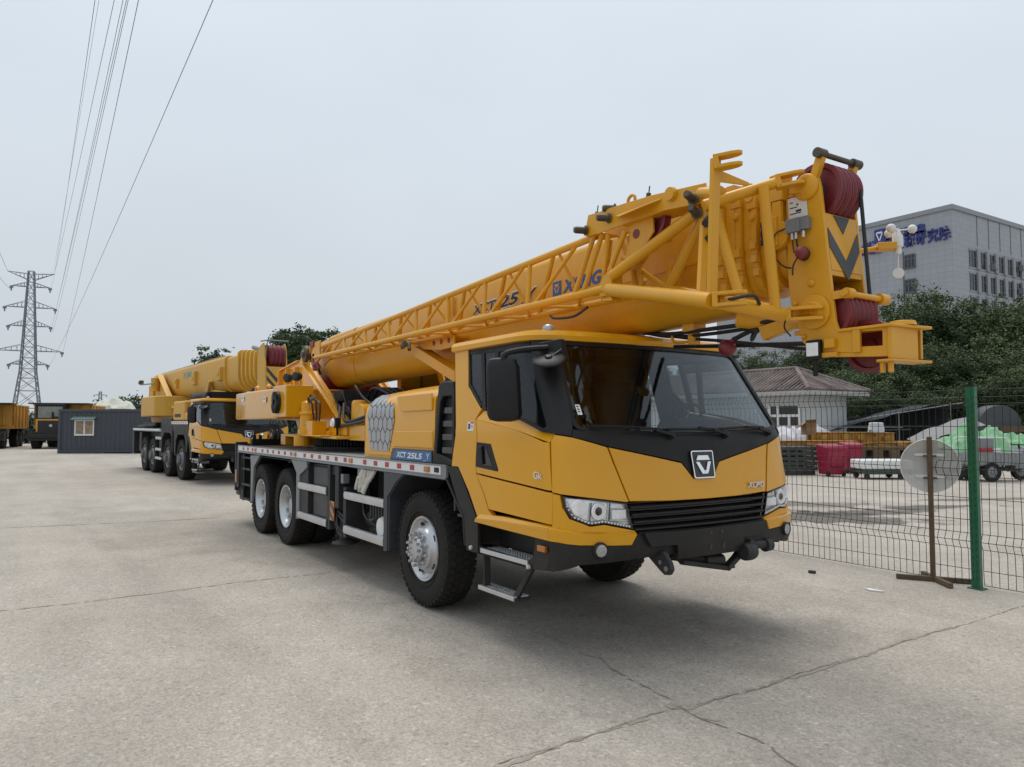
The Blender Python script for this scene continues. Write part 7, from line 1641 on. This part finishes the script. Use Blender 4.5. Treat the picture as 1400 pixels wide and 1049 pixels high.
# white drum
o,F=local(1215,645,0); t=thing('plastic_tank','white plastic tank standing on the yellow girders','tank',o+V((0,0,1.385)))
m=MB(); p=o+bk*.85; m.lathe([(.0,0),(.27,0),(.29,.03),(.275,.10),(.265,.24),(.24,.30),(.25,.32),(.24,.36),(.20,.375),(0,.38)],p+V((0,0,1.385)),(0,0,1),24); m.build('tank_shell',mat('milky_plastic',(.55,.57,.57),.4,var=.1,scale=5),t,bevel=0)
# trolley with thick white board
def trolley(label,px,py,L_,turn):
    o,F=local(px,py,turn); t=thing('flat_trolley',label,'trolley',o)
    m=TB(F); m.box(0.0,L_,0,.9,.20,.26); m.box(0,L_,-.01,.03,.16,.30); m.box(0,L_,.87,.91,.16,.30); m.build('trolley_frame',mat('trolley_green',(.035,.06,.05),.6,var=.2) if 'trolley_green' not in MATS else MATS['trolley_green'],t,bevel=.008)
    for x in (.15,L_-.35):
        for v in (.1,.8):
            m=TB(F); m.lathe([(.03,-.025),(.085,-.025),(.09,0),(.085,.025),(.03,.025)],(x,v,.09),(.3,1,0),14); m.box(x-.04,x+.04,v-.05,v-.03,.09,.2); m.build('castor',DARK,t)
    b=thing('white_board','thick white board lying on the '+('longer' if L_>1.5 else 'shorter')+' trolley','board',o+V((0,0,.3))); m=TB(F)
    n=14; rows=[]
    m.xy([(0.0,.0),(L_,.0),(L_,.9),(0,.9)],.31,.60); m.build('board_slab',WHT,b,bevel=.05,seg=3)
trolley('low green flat trolley with castors right of the red bins',1181,656,1.55,.02); trolley('low flat trolley between the round sign and the green post',1309,657,.9,.02)
# shade-net shed, grey sheet, poles
NET=mat('shade_net',(.014,.017,.020),.9,var=.3,scale=1.5)
o=at(1230,579,35.5); o.z=0; F=frm(o,ax,bk); sh=thing('net_shelter','black shade-net shelter on thin poles under the trees','shelter',o)
m=TB(F); rows=[]
for k in range(6):
    rows.append([V((-3.6+7.4*i/14,-.6+k*.7,(1.35+1.25*min(1,(i/9))) - .05*math.sin(i*1.7+k)-.03*k)) for i in range(15)])
m.grid(rows); m.build('net_roof',NET,sh,ang=40)
m=TB(F); rows=[]
for k in range(5): rows.append([V((-3.6+7.4*i/14,2.6+.06*math.sin(i*2.1+k),(2.5-.03*i*0)*k/4*(.55+.45*min(1,i/9)))) for i in range(15)])
m.grid(rows); m.build('net_wall',NET,sh,ang=40)
for (x,h_) in ((-.35,2.25),(2.05,2.7)):
    m=TB(F); m.tube((x,-.62,0),(x,-.62,h_),.025,8); m.build('pole',LGREY,sh)
m=TB(F); m.tube((-2.0,-.66,1.95),(2.6,-.66,2.68),.025,8); m.tube((-3.4,-.64,1.55),(-.2,-.64,1.55),.02,8); m.build('rail',LGREY,sh)
GSH=mat('grey_sheet',(.21,.205,.20),.6,var=.18,scale=1.2,dirt=.25,dcol=(.12,.11,.10))
o=at(1296,600,31.5); o.z=0; F=frm(o,ax,bk); t=thing('grey_sheet','plain grey tarpaulin sloping down to the yellow parts','tarpaulin',o)
m=TB(F); rows=[]
for k in range(9):
    v=k/8; rows.append([V((-1.35+2.7*i/16+v*.25,-.4+1.6*v,max(.9,(1.05+1.0*(i/16)**.8-.03*math.sin(i*.9))*(.82+.18*v)))) for i in range(17)])
m.grid(rows); m.build('sheet',GSH,t,ang=40)
GRT=mat('green_tarp',(.20,.42,.215),.7,var=.3,scale=2.5,dirt=.25,dcol=(.40,.52,.42))
heap('green_tarp','crumpled bright green tarpaulin over a long heap behind the cargo tricycle','tarpaulin',1352,600,29.5,5.4,1.9,1.45,GRT,44,nx=52,ny=18,rough=.08,peaks=((-.32,0,.025,.62),(.05,0,.02,.58),(-.62,0,.03,.1)))
o=at(1368,579,34); o.z=0; F=frm(o,ax,bk); t=thing('machine_shed','dark grey rounded machine cover under the trees at the right','cover',o)
m=TB(F); pts=[]
for i in range(13):
    a=PI*i/12; pts.append((-.95*math.cos(a)*(1 if abs(math.cos(a))<.95 else 1),1.7+.85*math.sin(a)))
m.prism([(x,0,z) for x,z in [(-1.0,0)]+pts+[(1.0,0)]],(0,1.6,0)); m.build('cover_shell',mat('cover_grey',(.06,.065,.07),.6,var=.2),t,bevel=.02,ang=40)
m=TB(F); m.box(-.2,1.9,-.35,-.2,1.35,1.6); m.build('brown_beam',TIMB,t,bevel=.01)
# cargo tricycle
TRG=mat('tricycle_grey',(.24,.25,.25),.5,var=.2,scale=3,dirt=.3,dcol=(.12,.11,.10))
o,F=local(1357,659,.10); t=thing('cargo_tricycle','grey cargo tricycle parked behind the green fence post','tricycle',o)
m=TB(F); m.box(-.55,.92,0,.95,.48,.52); m.box(-.55,.92,-.02,.02,.50,.84); m.box(-.55,.92,.93,.97,.50,.84); m.box(-.57,-.53,0,.95,.50,.84); m.box(.88,.92,0,.95,.5,.84); m.box(-.58,.95,-.03,.03,.82,.86)
for i in range(6): m.box(-.45+i*.24,-.41+i*.24,-.035,-.02,.50,.83)
body=m.build('cargo_bed',TRG,t,bevel=.008)
m=TB(F); m.box(-.45,-.22,-.045,-.035,.88,1.0); m.box(-.20,.0,-.045,-.035,.88,1.0); m.m=1; m.box(.05,.26,-.045,-.035,.88,1.0); m.build('reflector_plate',[REDR,WHT],body)
m=TB(F); m.box(-.28,.25,.2,.6,.86,1.28); m.build('crate',TRG,t,bevel=.02)
m=TB(F); m.pipe([(-.52,.0,.85),(-.52,.0,1.2),(-.42,.0,1.30),(.35,.0,1.30),(.50,.0,1.25),(.60,.0,1.05),(.68,.0,.86)],.018,8); m.pipe([(-.52,.9,.85),(-.52,.9,1.2),(-.42,.9,1.30),(.35,.9,1.30),(.50,.9,1.25),(.60,.9,1.05),(.68,.9,.86)],.018,8); m.build('hoop',WHT,t)
m=TB(F); m.beam((-.5,.1,.5),(-.5,.1,.3),.05,.05); m.beam((-.2,.05,.48),(-.28,.05,.30),.04,.03); m.beam((.35,.05,.48),(.55,.05,.30),.04,.03); m.beam((.72,.05,.48),(.62,.05,.30),.04,.03); m.box(-.6,1.25,.4,.5,.30,.42); m.build('tricycle_frame',DARK,t)
for (x,v) in ((-.02,.0),(-.02,.95),(1.28,.47)):
    m=TB(F); m.lathe([(.17,-.06),(.27,-.065),(.29,0),(.27,.065),(.17,.06)],(x,v,.29),(0,1,0),24,closed=True); w_=m.build('wheel',RUB,t); m=TB(F); m.lathe([(.18,-.03),(.06,-.05),(.05,-.08),(0,-.08)],(x,v,.29),(0,1,0),18); m.build('rim',LGREY,w_)
m=TB(F); m.xz([(.95,.35),(1.40,.40),(1.45,.95),(1.32,1.02),(1.18,.86),(.98,.84)],.25,.70); m.build('front_cowl',TRG,t,bevel=.03)
m=TB(F); m.tube((1.25,.1,1.08),(1.25,.85,1.08),.018,8); m.tube((1.30,.47,.9),(1.25,.47,1.1),.03,8); m.box(1.1,1.35,.3,.6,.62,.84); m.build('handlebar',BLK,t)
m=TB(F); m.box(.62,1.0,.2,.75,.60,.74); m.build('seat',BLK,t,bevel=.03)
# scraps on the ground
def scrap(label,px,py,pts,mt,z=.012,nm='dark_flake'):
    o=gnd(px,py); t=thing(nm,label,'litter',o); m=MB(); m.prism([o+V((a,b,.002)) for a,b in pts],(0,0,z)); m.build('scrap',mt,t)
scrap('crumpled scrap of pale paper on the concrete near the sign foot',1195,808,[(-.09,-.02),(-.02,-.05),(.08,-.01),(.10,.03),(.0,.02),(-.06,.03)],WHT,nm='paper_scrap')
scrap('small dark lump lying on the concrete before the fence',1110,784,[(-.035,-.02),(.03,-.025),(.04,.02),(-.02,.025)],DARK,.03)

# odds and ends leaning about the pile
for i,(px,py,a_,ln,lab) in enumerate(((1252,648,.5,1.3,'grey pipe leaning on the parts pile by the round sign'),(1195,644,.25,1.7,'dark bar lying over the girders under the white tank'))):
    o,F=local(px,py,0); t=thing('steel_bar',lab,'bar',o); m=TB(F); m.tube((0,.3,.75 if i==0 else 1.45),(ln*math.cos(a_),.5,(.75 if i==0 else 1.45)+ln*math.sin(a_)*(.8 if i==0 else .12)),.022,8); m.build('bar',LGREY if i==0 else DARK,t)
